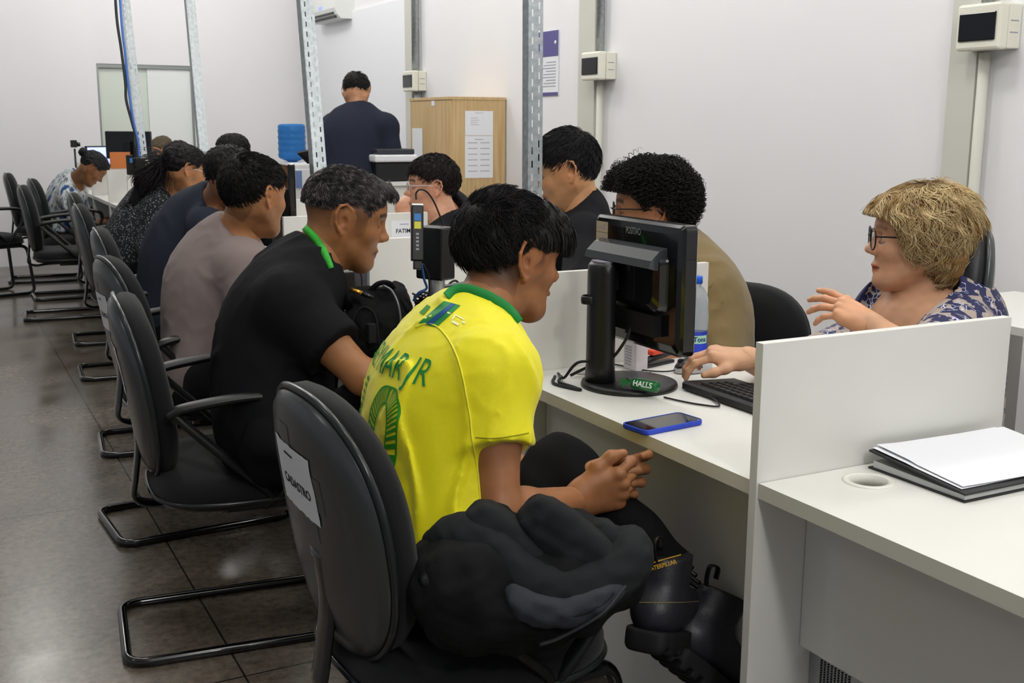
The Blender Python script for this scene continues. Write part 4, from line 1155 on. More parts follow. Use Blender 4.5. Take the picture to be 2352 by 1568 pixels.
def short_hair(noise=(0.02, 0.0012), top=0.0, line=SHORT, h=0.004, ns=2800, L=0.02, col='#0d0b0b', hi='#2c2726', seed=1, width=0.0011, base=None, jitter=0.45, lift=0.45, fl=None, extra=()):
    def f(t, hc, Rh, sc):
        P = [((-0.013, 0, 0.034), (0.104, 0.081, 0.085+top)), ((0.03, 0, 0.045+top*0.5), (0.062, 0.068, 0.058+top*0.6))]+list(extra)
        VQ = hair_cap(P, [hline(*line)], h, noise, seed)
        st = []
        if ns:
            st = [strands(VQ[0], VQ[1], ns, L, fl or swirl_flow((-0.07, 0, 0.1), 0.6, 0.5), seed, 4, width, lift, jitter=jitter, colf=black_col(col, hi), sel=lambda c, n: np.sum((c-np.array([-0.01, 0, 0.02]))*n, 1) > 0)]
        put_hair(t, hc, Rh, sc, VQ, st, base or col)
    return f
def shirt_mat(name, col, **k): return mat(name, col, 0.9, bump=(1300, 0.3), sheen=k.get('sheen', 0.0), noise=k.get('noise'), spec=0.22)

# ===== the boy in the yellow jersey =====
rot = (1, 11, 0)
hcB = ear_head(1205, 597, 2.02, rot, 0.96)
fwdB = nrm((1, 0.02, 0))
spB = [PX(1048, 1305, 1.95), PX(992, 1130, 1.96), PX(1000, 905, 1.98), PX(1085, 742, 2.01)]
shR = PX(1132, 855, 1.87); shL = mirror_sh(spB[3], shR, fwdB)+np.array([0.05, -0.01, -0.045])
n_w = 18
m_jersey = mat('jersey_fabric', None, 0.62, vcol=True, bump=(1100, 0.18), sheen=0.2)
YEL = np.array(lin('#ece200')); GRN = np.array(lin('#0d8a3c')); BLU = np.array(lin('#12508c')); DGR = np.array(lin('#1f7a1c'))
def jersey_paint(V):
    K = np.tile(YEL, (len(V), 1)); ax = nrm(nrm(hcB-spB[3])+fwdB*0.35); q = V-(spB[3]+np.array([0, 0, -0.005])); h_ = q@ax; rad = np.linalg.norm(q-h_[:, None]*ax, axis=1)
    w = np.clip((0.086-rad)/0.0015, 0, 1)*(h_ > -0.05); return K*(1-w[:, None])+GRN*w[:, None]
def boy_hair(t, hc, Rh, sc):
    line = ([-0.13, -0.085, -0.05, -0.028, -0.005, 0.01, 0.03, 0.05, 0.07, 0.12], [-0.05, -0.05, -0.03, 0.006, 0.034, 0.03, 0.02, 0.03, 0.026, 0.02])
    P = [((-0.018, 0, 0.042), (0.106, 0.083, 0.083)), ((0.045, 0, 0.064), (0.062, 0.073, 0.050)), ((0.078, 0, 0.045), (0.032, 0.058, 0.034)), ((-0.055, 0, 0.03), (0.068, 0.074, 0.066))]
    VQ = hair_cap(P, [hline(*line)], 0.004, (0.024, 0.001), 4, noise2=(0.06, 0.002))
    sel = lambda c, n: np.sum((c-np.array([-0.01, 0, 0.03]))*n, 1) > 0
    al = lambda p: hline(line[0], np.array(line[1])-0.008)(p)
    fl = swirl_flow((-0.045, 0.0, 0.13), 0.5, 0.35)
    st = [strands(*VQ, 5200, 0.05, fl, 2, 9, 0.0009, 0.14, wave=0.006, wfreq=85, jitter=0.8, rj=0.16, phr=0.6, colf=black_col('#0a0909', '#2b2628'), sel=sel, allow=al),
          strands(*VQ, 90, 0.05, fl, 5, 9, 0.0004, 0.6, curl=0.005, cfreq=110, jitter=0.9, colf=black_col('#0a0909', '#2b2628'), sel=lambda c, n: (n[:, 2] > 0.1), allow=al),
          strands(*VQ, 1800, 0.05, swirl_flow((-0.13, 0.03, 0.05), -0.3, 0.4), 9, 9, 0.0009, 0.2, wave=0.006, wfreq=85, jitter=0.8, rj=0.16, phr=0.6, colf=black_col('#0a0909', '#2b2628'), sel=lambda c, n: (c[:, 2] > 0.08), allow=al)]
    put_hair(t, hc, Rh, sc, VQ, st, '#0b0a0a')
fade_b = lambda V: np.clip((V[:, 2]+0.085)/0.05, 0, 1)*np.clip((0.05-V[:, 2])/0.02, 0, 1)*((V[:, 0] < -0.02)*1.0+0.8*np.exp(-((V[:, 0]-0.018)/0.014)**4)*np.clip((V[:, 2]+0.02)/0.02, 0, 1))*(np.abs(V[:, 1]) < 0.078)
boy_spec = dict(
    label='teenage boy in yellow number 10 football jersey sitting in the nearest chair, hands clasped', base=(0.74, 1.72, 0), head=hcB, head_rot=rot, hs=0.96, skin='#9a6743', res=0.003, bres=0.006, hw=0.172, dp=0.88, fwd=fwdB, spine=spB,
    hd=dict(neckr=0.05, flare=0.016, ear=1.22, lips=1.1, fade=(fade_b, '#15100e', 0.72), lip='#8a4a40', lid=-0.006, nose=0.95),
    armR=[shR, PX(1148, 1182, 1.82), PX(1322, 1150, 1.99), dict(x=RV*0.88+UV*0.22+FV*0.1, n=-FV*0.9+RV*0.32-UV*0.25, curls=[(38, 88, 50), (40, 92, 50), (42, 90, 50), (45, 85, 50)], thumb=(10, 20, 25), tdir=(0.62, 0.76, -0.12), spread=3, h=0.0026, tail=0.05)],
    armL=[shL, PX(1105, 1075, 2.22), PX(1338, 1108, 2.09), dict(x=RV*0.93+UV*0.12-FV*0.12, n=FV*0.93+RV*0.2-UV*0.1, curls=[(28, 48, 45), (48, 70, 40), (55, 75, 40), (58, 80, 45)], thumb=(15, 25, 20), tdir=(0.8, -0.5, -0.35), spread=6, h=0.0026, tail=0.05)],
    shirt=dict(mat=m_jersey, res=0.0048, inf=0.014, sleeve=0.52, cuff=0.053, neck=0.058, collar=0.010, wrinkle=0.0055, paint=jersey_paint, hem=(PX(1000, 1275, 1.95), (-0.1, 0, -1)), neck_off=(0.0, 0, -0.005)),
    hair=boy_hair, eyes=False, seed=11,
    legs=[[PX(1080, 1330, 1.86), PX(1310, 1385, 1.98), (1.0, 1.80, 0.10), (1.0, 0.1, -0.1)], [PX(1060, 1290, 2.1), PX(1292, 1078, 2.14), PX(1528, 1290, 1.99)]], armr=0.9)
boy = make_person(boy_spec)
def hit_tree(V, Q): return BVHTree.FromPolygons([tuple(p) for p in V], [tuple(map(int, q)) for q in Q])
CAMP = Vector((0, 0, CH))
def on_surf(tree, x, y, off=0.0012):
    D = Vector(PX(x, y, 1.0)-np.array([0, 0, CH])).normalized(); h = tree.ray_cast(CAMP, D)
    if h[0] is None: return None
    n = h[1] if h[1].dot(D) < 0 else -h[1]
    return h[0]+n*off
def patch(tree, corners, nu, nv, name, m, parent, off=0.0012, world_par=True, uvf=None):
    """small cloth or printed patch laid on a surface; corners a b c d go round"""
    a, b, c, d = [np.array(p, float) for p in corners]; V = []; ok = []
    for j in range(nv+1):
        for i in range(nu+1):
            u = i/nu; w = j/nv; p = (a*(1-u)+b*u)*(1-w)+(d*(1-u)+c*u)*w; q = on_surf(tree, p[0], p[1], off)
            ok.append(q is not None); V.append(tuple(q) if q is not None else (0, 0, 0))
    F = [f for f in [(j*(nu+1)+i, j*(nu+1)+i+1, (j+1)*(nu+1)+i+1, (j+1)*(nu+1)+i) for j in range(nv) for i in range(nu)] if all(ok[k] for k in f)]
    me = bpy.data.meshes.new(name); me.from_pydata(V, [], F); me.update(); return link(name, me, m, parent, True, True)
def seam(tree, pts, r, name, m, parent, flat=(1, 0.5)):
    P = [on_surf(tree, x, y, r*0.3) for x, y in [tuple(p) for p in catmull([(*p, 0) for p in pts], 6)] and [(q[0], q[1]) for q in catmull([(*p, 0) for p in pts], 6)]]
    P = [p for p in P if p is not None]
    return MB().tube(P, r, 6).build(name, m, parent, True)
def world_text(txt, size, tree, c, side, up, D, off, m, parent, name='writing', **k):
    me = dense(text_mesh(txt, size, **k), 2); me.transform(frame_mat(Vector(c), side, up)); drape(me, tree, D, off)
    return link(name, me, m, parent, False, True)
m_green = mat('jersey_green_print', '#12813a', 0.6); m_dkgreen = mat('jersey_number_print', '#2c8a1e', 0.6); m_blue = mat('jersey_blue_band', '#154a86', 0.6); m_whiteprint = mat('jersey_white_print', '#f4f3c0', 0.6)
# jersey details
Vs, Qs, shirt_o = boy_spec['_shirt']
jt = hit_tree(Vs, Qs)
yb = float(spB[2][1])
DIR = Vector((1, 0.12, -0.1)).normalized(); SIDE = Vector((0.1, -1, 0)).normalized(); UPJ = Vector((0.22, 0, 1)).normalized()
cb_ = Vector((0.5, yb-0.03, 0.915))
world_text('NEYMAR JR', 0.062, jt, cb_, SIDE, UPJ, DIR, 0.003, m_green, shirt_o, bold=False, sx=0.78)
def number(cx, kind):
    """rounded figure made of short printed bars between two outlines"""
    H, Wd, T = 0.255, 0.105, 0.031
    mb = MB(); C0 = Vector((0.5, yb, 0.755))
    def P(u, v): return C0+SIDE*(cx+u)+UPJ*v
    if kind == '0':
        def ring(r, a):
            hw, hh = Wd/2-r, H/2-r; R = max(Wd/2-r, 0.003)
            c, s_ = math.cos(a), math.sin(a); e = 0.62
            return hw*math.copysign(abs(c)**e, c), hh*math.copysign(abs(s_)**e, s_)
        N = 112
        for i in range(N):
            a0, a1 = 2*PI*i/N, 2*PI*(i+1)/N
            if i % 2 == 0: mb.add([P(*ring(0.002, a0)), P(*ring(0.002, a1)), P(*ring(T, a1)), P(*ring(T, a0))], [(0, 1, 2, 3)])
            for r0, r1 in ((0, 0.0035), (T-0.0035, T)): mb.add([P(*ring(r0, a0)), P(*ring(r0, a1)), P(*ring(r1, a1)), P(*ring(r1, a0))], [(0, 1, 2, 3)])
    else:
        for i in range(44):
            v0 = -H/2+H*i/44; v1 = v0+H/44
            if i % 2 == 0: mb.add([P(-T/2, v0), P(T/2, v0), P(T/2, v1), P(-T/2, v1)], [(0, 1, 2, 3)])
            for u0 in (-T/2, T/2-0.0035): mb.add([P(u0, v0), P(u0+0.0035, v0), P(u0+0.0035, v1), P(u0, v1)], [(0, 1, 2, 3)])
    me = dense(mb.mesh(), 1); drape(me, jt, DIR, 0.002); return link('number_figure', me, m_dkgreen, shirt_o, False, True)
number(-0.045, '1'); number(0.078, '0')
patch(jt, [(1020, 692), (1058, 702), (1003, 752), (962, 742)], 8, 10, 'nape_band', m_green, shirt_o)
patch(jt, [(1036, 698), (1046, 700), (992, 747), (979, 744)], 5, 10, 'nape_band_centre', m_blue, shirt_o, 0.0019)
patch(jt, [(982, 700), (990, 705), (974, 724), (964, 718)], 3, 3, 'small_print', m_dkgreen, shirt_o)
for (a, b, c, d) in (((1045, 722), (1066, 733), (1066, 736), (1045, 725)), ((1045, 722), (1048, 724), (1041, 735), (1038, 733)), ((1040, 736), (1056, 744), (1053, 749), (1037, 741)), ((1063, 737), (1070, 741), (1068, 745), (1061, 741)), ((1028, 716), (1036, 720), (1035, 723), (1027, 719))):
    patch(jt, [a, b, c, d], 3, 2, 'small_print', m_whiteprint, shirt_o)
m_seam = mat('jersey_seam', '#f0e83c', 0.6)
seam(jt, [(955, 752), (975, 744), (1000, 748), (1022, 768), (1042, 800), (1056, 838), (1066, 880), (1072, 915), (1080, 960), (1085, 1010), (1098, 1090), (1104, 1160)], 0.0016, 'seam', m_seam, shirt_o)
seam(jt, [(1092, 1004), (1130, 1006), (1170, 1002), (1214, 994)], 0.0011, 'sleeve_seam', mat('sleeve_seam', '#a8a400', 0.7), shirt_o)
# ===== the man with the green lanyard =====
m_blacktee = shirt_mat('black_tshirt', '#111215')
rot = (-15.5, 15, 0)
hcM = ear_head(787, 503, 2.78, rot, 1.06)
spM = [PX(640, 1010, 2.78), PX(612, 860, 2.80), PX(640, 710, 2.82), PX(728, 590, 2.85)]
fwdM = nrm((1, -0.12, 0)); sR = PX(668, 700, 2.66); sL = mirror_sh(spM[3], sR, fwdM)+np.array([0.03, 0, -0.03])
def man_hair(t, hc, Rh, sc):
    line = ([-0.13, -0.085, -0.05, -0.02, 0.0, 0.02, 0.04, 0.055, 0.075, 0.12], [0.012, 0.012, 0.016, 0.024, 0.026, 0.02, 0.012, 0.04, 0.064, 0.066])
    P = [((-0.012, 0, 0.035), (0.103, 0.079, 0.085)), ((0.04, 0, 0.055), (0.06, 0.066, 0.054)), ((0.08, 0, 0.082), (0.026, 0.045, 0.016))]
    VQ = hair_cap(P, [hline(*line)], 0.004, (0.022, 0.0006), 3)
    st = [strands(*VQ, 9000, 0.015, swirl_flow((-0.07, 0, 0.1), 0.35, 0.8), 3, 4, 0.0007, 0.4, jitter=0.8, colf=black_col('#1c191a', '#8e8988'), allow=lambda p: hline(line[0], np.array(line[1])-0.004-0.03*(np.array(line[0]) > 0.05))(p), sel=lambda c, n: np.sum((c-np.array([-0.01, 0, 0.02]))*n, 1) > 0)]
    put_hair(t, hc, Rh, sc, VQ, st, '#1d1a1b')
fade_m = lambda V: np.clip((V[:, 2]+0.04)/0.06, 0, 1)*(V[:, 2] < 0.06)*((V[:, 0] < 0.045)*1.0)*(np.hypot((V[:, 0]+0.012)/0.03, (V[:, 2]+0.002)/0.036) > 1)
man_spec = dict(label='man with short greying hair in a black T-shirt with a green lanyard, looking down', base=(0.66, 2.74, 0), head=hcM, head_rot=rot, hs=1.06, skin='#9c6a43', res=0.0032, hw=0.19, fwd=fwdM, spine=spM,
    hd=dict(neckr=0.058, flare=0.013, ear=1.12, fat=0.006, nose=0.95, lips=0.85, lip='#7d4a3c', fade=(fade_m, '#231c18', 0.6), lid=-0.005, stubble=0.12),
    armR=[sR, PX(835, 868, 2.60), PX(985, 852, 2.80), dict(x=RV*0.9+FV*0.4, n=UV*0.7-FV*0.7, curls=CURL['relax'])],
    armL=[sL, PX(800, 800, 3.1), PX(940, 800, 2.95), dict(x=RV*0.9-FV*0.2, n=UV*0.8+FV*0.3, curls=CURL['relax'])],
    shirt=dict(mat=m_blacktee, inf=0.016, sleeve=0.62, cuff=0.058, neck=0.062, collar=0.010, wrinkle=0.0045, hem=(PX(620, 1060, 2.8), (0, 0, -1))),
    hair=man_hair, eyes=False, seed=5, armr=1.08, belly=0.015,
    legs=[[PX(640, 1010, 2.65), PX(840, 1010, 2.72), (1.08, 2.62, 0.1), (1, 0, -0.1)], [PX(640, 1000, 2.95), PX(830, 930, 3.05), (1.06, 2.9, 0.1), (1, 0, -0.1)]])
man = make_person(man_spec)
# lanyard
bd_ = [c for c in man.children if c.name.startswith('body')][0]; mt = hit_tree(*joinVQ([man_spec['_shirt'][:2], (np.array([tuple(v.co+man.location) for v in bd_.data.vertices]), np.array([tuple(f.vertices) for f in bd_.data.polygons]))]))
m_lany = mat('green_lanyard', '#2fae2c', 0.6, noise=(160, 0.5, '#1c7a1e'))
def strap_on(tree, pts, hw, name, m, parent, off=0.004):
    P = catmull([(x, y, w) for x, y, w in pts], 8); c = []; wd = []
    for q in P:
        h_ = on_surf(tree, q[0], q[1], off)
        if h_ is not None and (not c or np.linalg.norm(np.array(h_)-c[-1]) < 0.09): c.append(np.array(h_)); wd.append(q[2]*0.0011)
    c = np.array(c)
    for _ in range(6): c[1:-1] = 0.5*c[1:-1]+0.25*(c[:-2]+c[2:])
    T = np.gradient(c, axis=0); vd = nrmv(c-np.array([0, 0, CH])); sd = nrmv(np.cross(T, vd)); V = []; F = []
    for i in range(len(c)):
        for s_ in (-1, 0, 1): V.append(tuple(c[i]+sd[i]*wd[i]*s_-vd[i]*(0.0022 if s_ == 0 else 0.001)))
    for i in range(len(c)-1):
        for k in (0, 1): F.append((3*i+k, 3*i+k+1, 3*i+k+4, 3*i+k+3))
    me = bpy.data.meshes.new(name); me.from_pydata(V, [], F); me.update(); o = link(name, me, m, parent, True, True)
    md = o.modifiers.new('thick', 'SOLIDIFY'); md.thickness = 0.0018; return o
bb_ = [c for c in boy.children if c.name.startswith('body')][0]; jt2 = hit_tree(*joinVQ([boy_spec['_shirt'][:2], (np.array([tuple(v.co+boy.location) for v in bb_.data.vertices]), np.array([tuple(f.vertices) for f in bb_.data.polygons]))]))
strap_on(jt2, [(1024, 684, 7), (1042, 671, 8.5), (1070, 668, 9), (1105, 678, 9), (1140, 696, 9), (1168, 716, 8.5), (1190, 742, 7)], 8, 'collar', mat('green_collar', '#0d8038', 0.7), boy, 0.003)
strap_on(mt, [(694, 514, 7), (706, 528, 8), (724, 548, 8.5), (740, 575, 8), (750, 598, 7.5), (758, 618, 6)], 8, 'lanyard', m_lany, man)

# ===== the man in the grey shirt =====
m_greytee = shirt_mat('grey_brown_shirt', '#877976', sheen=0.1)
rot = (24, 6, 0)
hcG = ear_head(614, 452, 3.36, rot, 1.02)
spG = [PX(490, 880, 3.5), PX(468, 760, 3.5), PX(486, 640, 3.48), PX(545, 532, 3.48)]
fwdG = nrm((1, 0.2, 0)); sR = PX(560, 615, 3.34); sL = mirror_sh(spG[3], sR, fwdG)+np.array([0.02, 0, -0.03])
grey = make_person(dict(label='dark haired man in a plain grey-brown shirt, seen from behind', base=(0.72, 3.62, 0), head=hcG, head_rot=rot, hs=1.03, skin='#a8764e', hw=0.19, fwd=fwdG, spine=spG, bres=0.008,
    hd=dict(neckr=0.056, flare=0.014, fat=0.004, stubble=0.25, fade=(lambda V: ((V[:, 0] < -0.05) & (V[:, 2] < -0.03))*1.0, '#1a1411', 0.35)),
    armR=[sR, PX(575, 775, 3.25), PX(680, 800, 3.3), None], armL=[sL, PX(620, 760, 3.75), PX(720, 760, 3.75), None],
    shirt=dict(mat=m_greytee, inf=0.014, sleeve=1.9, neck=0.062, collar=0.010, wrinkle=0.003, wdir=(1, 1, 1.3), hem=(PX(480, 900, 3.5), (0, 0, -1))),
    hair=short_hair((0.02, 0.001), 0.004, ns=4200, L=0.02, seed=8, col='#0b0a0a', hi='#2a2626'), seed=9,
    legs=[[PX(490, 880, 3.35), (1.1, 3.5, 0.5), (1.12, 3.5, 0.1)], [PX(490, 880, 3.62), (1.1, 3.72, 0.5), (1.12, 3.72, 0.1)]]))

# ===== the man in the navy shirt behind him =====
m_navy = shirt_mat('navy_shirt', '#2a2f3b')
rot = (20, 14, 0)
hcN = PX(533, 408, 4.12)
spN = [PX(410, 745, 4.4), PX(392, 650, 4.38), PX(418, 560, 4.32), PX(495, 462, 4.22)]
fwdN = nrm((1, 0.1, 0)); sR = PX(480, 520, 4.12); sL = mirror_sh(spN[3], sR, fwdN)+np.array([0.02, 0, -0.03])
navy = make_person(dict(label='man in a dark navy shirt hunched behind the man in the grey shirt', base=(0.81, 4.66, 0), head=hcN, head_rot=rot, skin='#8d6045', hw=0.19, fwd=fwdN, spine=spN, bres=0.009, res=0.0045,
    armR=[sR, PX(500, 640, 4.05), PX(600, 650, 4.1), None], armL=[sL, PX(560, 640, 4.5), PX(620, 640, 4.5), None],
    shirt=dict(mat=m_navy, res=0.009, inf=0.014, sleeve=1.9, neck=0.06, collar=0.012, wrinkle=0.004, hem=(PX(410, 765, 4.4), (0, 0, -1))),
    hair=short_hair(ns=900, seed=12), seed=21, legs=[[PX(420, 745, 4.3), (1.2, 4.6, 0.5), (1.2, 4.6, 0.1)], [PX(420, 745, 4.5), (1.2, 4.8, 0.5), (1.2, 4.8, 0.1)]]))

# ===== woman in the dotted blouse =====
def dotted():
    m = mat('dotted_blouse', '#15171b', 0.85); nt = m.node_tree; b = nt.nodes['Principled BSDF']
    tc = nt.nodes.new('ShaderNodeTexCoord'); v = nt.nodes.new('ShaderNodeTexVoronoi'); v.inputs['Scale'].default_value = 105
    cr = nt.nodes.new('ShaderNodeValToRGB'); cr.color_ramp.elements[0].position = 0.2; cr.color_ramp.elements[0].color = (*lin('#a3a8ad'), 1); cr.color_ramp.elements[1].position = 0.3; cr.color_ramp.elements[1].color = (*lin('#15171b'), 1)
    nt.links.new(tc.outputs['Object'], v.inputs[0]); nt.links.new(v.outputs['Distance'], cr.inputs[0]); nt.links.new(cr.outputs[0], b.inputs['Base Color']); return m
rot = (8, 16, 0)
hcD = PX(424, 388, 5.42)
spD = [PX(322, 610, 5.6), PX(312, 560, 5.6), PX(338, 500, 5.58), PX(396, 430, 5.5)]
fwdD = nrm((1, -0.05, 0)); sR = PX(370, 485, 5.42); sL = mirror_sh(spD[3], sR, fwdD)+np.array([0.03, 0, -0.03])
def woman_hair(pony=None, bun=None, col='#0d0a0b', hi='#2a2023', ns=1500, line=None, seed=3, back=False):
    line = line or ([-0.13, -0.07, -0.045, -0.02, 0.0, 0.02, 0.04, 0.055, 0.075, 0.12], [-0.06, -0.055, -0.02, 0.02, 0.02, 0.0, 0.01, 0.04, 0.06, 0.066])
    def f(t, hc, Rh, sc):
        P = [((-0.014, 0, 0.034), (0.106, 0.083, 0.088)), ((0.03, 0, 0.045), (0.062, 0.068, 0.06))]
        VQ = hair_cap(P, [hline(*line)], 0.005, (0.02, 0.002), seed)
        st = [strands(*VQ, ns, 0.03, (lambda A, N: nrmv((np.array([-0.11, 0, 0.0])-A)-N*np.sum((np.array([-0.11, 0, 0.0])-A)*N, 1, keepdims=True))), seed, 4, 0.001, 0.05, jitter=0.1, colf=black_col(col, hi), sel=lambda c, n: np.sum((c-np.array([-0.01, 0, 0.02]))*n, 1) > 0)] if ns else []
        put_hair(t, hc, Rh, sc, VQ, st, col)
        if bun: 
            vv = Vol((-0.2, -0.06, -0.05), (-0.07, 0.06, 0.08), 0.005); vv.ell(bun, (0.034, 0.036, 0.034), k=0); q = wavy(0.015, 8, 3); vv.disp(lambda A: q(A)*0.002); V, Q = vv.get(); link('hair_bun', np_mesh('hair_bun', (V*sc)@Rh.T+hc, Q, paint_const(V, col)), m_hair, t, False, True)
        if pony:
            pts = catmull([np.array(p) for p in pony], 5); rr = np.interp(np.linspace(0, 1, len(pts)), [0, 0.12, 0.45, 0.85, 1], [0.02, 0.032, 0.05, 0.036, 0.008])
            vv = Vol(np.min(pts, 0)-0.08, np.max(pts, 0)+0.08, 0.008); vv.chain(pts, list(rr), 0.02); q = wavy(0.03, 10, 3, (1, 1, 0.2)); vv.disp(lambda A: q(A)*0.005); V, Q = vv.get()
            fl = lambda A, N: np.tile(nrm(pts[-1]-pts[2]), (len(A), 1))
            V2, Q2, K2 = joinVQ([(V, Q, paint_const(V, col)), strands(V, Q, 1200, 0.14, fl, 4, 5, 0.0015, 0.03, wave=0.004, jitter=0.12, colf=black_col(col, hi), hugc=tuple(pts[len(pts)//2]))])
            link('ponytail', np_mesh('ponytail', V2, Q2, K2), m_hair, t, False, True)
    return f
pony = [PX(398, 372, 5.42), PX(378, 378, 5.42), PX(355, 400, 5.44), PX(335, 430, 5.44), PX(320, 462, 5.46), PX(308, 488, 5.48)]
dw = make_person(dict(label='woman with a long dark ponytail in a black blouse with white dots', base=(0.9, 6.02, 0), head=hcD, head_rot=rot, hs=0.98, skin='#a9764f', hw=0.19, belly=0.03, fwd=fwdD, spine=spD, bres=0.01, res=0.0045,
    armR=[sR, PX(350, 570, 5.38), PX(440, 590, 5.42), None], armL=[sL, PX(440, 560, 5.8), PX(480, 560, 5.8), None],
    shirt=dict(mat=dotted(), res=0.01, inf=0.024, sleeve=1.9, neck=0.06, collar=0.012, wrinkle=0.005, hem=(PX(320, 600, 5.6), (0, 0, -1))),
    hair=woman_hair(pony=pony), glasses=('clear', 0.021), seed=31, legs=[[PX(330, 610, 5.5), (1.3, 5.9, 0.5), (1.3, 5.9, 0.1)], [PX(330, 610, 5.7), (1.3, 6.1, 0.5), (1.3, 6.1, 0.1)]]))
MB().tube([PX(392+4*math.cos(a), 372+10*math.sin(a), 5.42-0.0*a) for a in np.linspace(0, 2*PI, 14)[:-1]], 0.006, 6, 0, True, True).build('hair_tie', mat('red_hair_tie', '#6a1d28', 0.6), dw, True)

# ===== bowed woman in the floral blouse =====
def floral():
    m = mat('floral_blouse', '#c9cdd2', 0.85); nt = m.node_tree; b = nt.nodes['Principled BSDF']
    tc = nt.nodes.new('ShaderNodeTexCoord'); mp = nt.nodes.new('ShaderNodeMapping'); mp.inputs['Scale'].default_value = (1, 1, 0.45); n = nt.nodes.new('ShaderNodeTexNoise'); n.inputs['Scale'].default_value = 17; n.inputs['Detail'].default_value = 3
    cr = nt.nodes.new('ShaderNodeValToRGB'); cr.color_ramp.interpolation = 'CONSTANT'; e = cr.color_ramp.elements
    e[0].position = 0; e[0].color = (*lin('#2c4a86'), 1); e[1].position = 0.38; e[1].color = (*lin('#8d9a9c'), 1)
    for p, c in ((0.43, '#d3d6da'), (0.53, '#6d7f7c'), (0.57, '#b9bec4'), (0.66, '#39507e')): q = e.new(p); q.color = (*lin(c), 1)
    nt.links.new(tc.outputs['Object'], mp.inputs[0]); nt.links.new(mp.outputs[0], n.inputs[0]); nt.links.new(n.outputs[0], cr.inputs[0]); nt.links.new(cr.outputs[0], b.inputs['Base Color']); return m
rot = (-8, 48, 0)
hcF = PX(213, 386, 8.35)
spF = [PX(152, 570, 8.6), PX(142, 520, 8.6), PX(146, 455, 8.55), PX(176, 412, 8.45)]
fwdF = nrm((1, -0.05, 0)); sR = PX(158, 450, 8.4); sL = mirror_sh(spF[3], sR, fwdF)+np.array([0.03, 0, -0.03])
fw = make_person(dict(label='older woman with a hair bun in a blue and white floral blouse, head bowed', base=(0.93, 8.9, 0), head=hcF, head_rot=rot, hs=1.02, skin='#8a5d3c', hw=0.185, fwd=fwdF, spine=spF, bres=0.012, res=0.005, far=True,
    armR=[sR, PX(185, 520, 8.3), PX(248, 510, 8.35), dict(x=RV, n=UV, curls=CURL['relax'])], armL=[sL, PX(215, 515, 8.8), PX(250, 505, 8.7), None],
    shirt=dict(mat=floral(), res=0.011, inf=0.02, sleeve=0.9, neck=0.058, collar=0.012, wrinkle=0.004, hem=(PX(150, 530, 8.6), (0, 0, -1))),
    hair=woman_hair(bun=(-0.125, 0, 0.035), col='#17181b', hi='#4a4c50', ns=900), seed=33,
    legs=[[PX(155, 570, 8.5), (1.35, 8.7, 0.5), (1.35, 8.7, 0.1)], [PX(155, 570, 8.7), (1.35, 8.95, 0.5), (1.35, 8.95, 0.1)]]))
# ===== attendants on the other side of the desks =====
m_blackshirt = shirt_mat('black_polo', '#17181c')
# young man with clear glasses
rot = (163, 0, 0)
hcA = ear_head(1005, 432, 4.45, rot, 1.0, 1)
nbA = PX(1020, 512, 4.5); fA = nrm((-1, 0.15, 0)); sp = [(1.98, 4.4, 0.56), (1.99, 4.38, 0.72), (1.97, 4.3, 0.85), nbA]
sL = PX(1000, 565, 4.35); sR = mirror_sh(nbA, sL, fA)
make_person(dict(label='young attendant with clear glasses and thick dark hair in a black T-shirt', base=(1.98, 4.38, 0), head=hcA, head_rot=rot, skin='#d29a7c', hw=0.185, fwd=fA, spine=sp, bres=0.009, res=0.004,
    hd=dict(neckr=0.052, nose=1.05, lip='#b5736a'), armL=[sL, (1.72, 4.12, 0.66), (1.5, 4.2, 0.78), dict(x=(-1, 0.1, 0), n=(0, 0, 1))], armR=[sR, PX(928, 478, 4.7), PX(960, 455, 4.8), None],
    shirt=dict(mat=m_blackshirt, res=0.009, sleeve=0.5, neck=0.06, collar=0.02, hem=((0, 0, 0.55), (0, 0, -1))),
    hair=short_hair((0.02, 0.001), 0.012, ns=3000, L=0.022, seed=14, col='#16100e', hi='#33272a', line=([-0.13, -0.07, -0.045, -0.02, 0.0, 0.012, 0.022, 0.035, 0.055, 0.075, 0.12], [-0.07, -0.06, -0.03, 0.022, 0.03, 0.018, -0.004, 0.03, 0.045, 0.052, 0.056])),
    glasses=('clear', 0.022), eyes=True, seed=41, legs=[[(1.95, 4.28, 0.52), (1.72, 4.25, 0.5), (1.72, 4.25, 0.1)], [(1.95, 4.48, 0.52), (1.72, 4.5, 0.5), (1.72, 4.5, 0.1)]]))
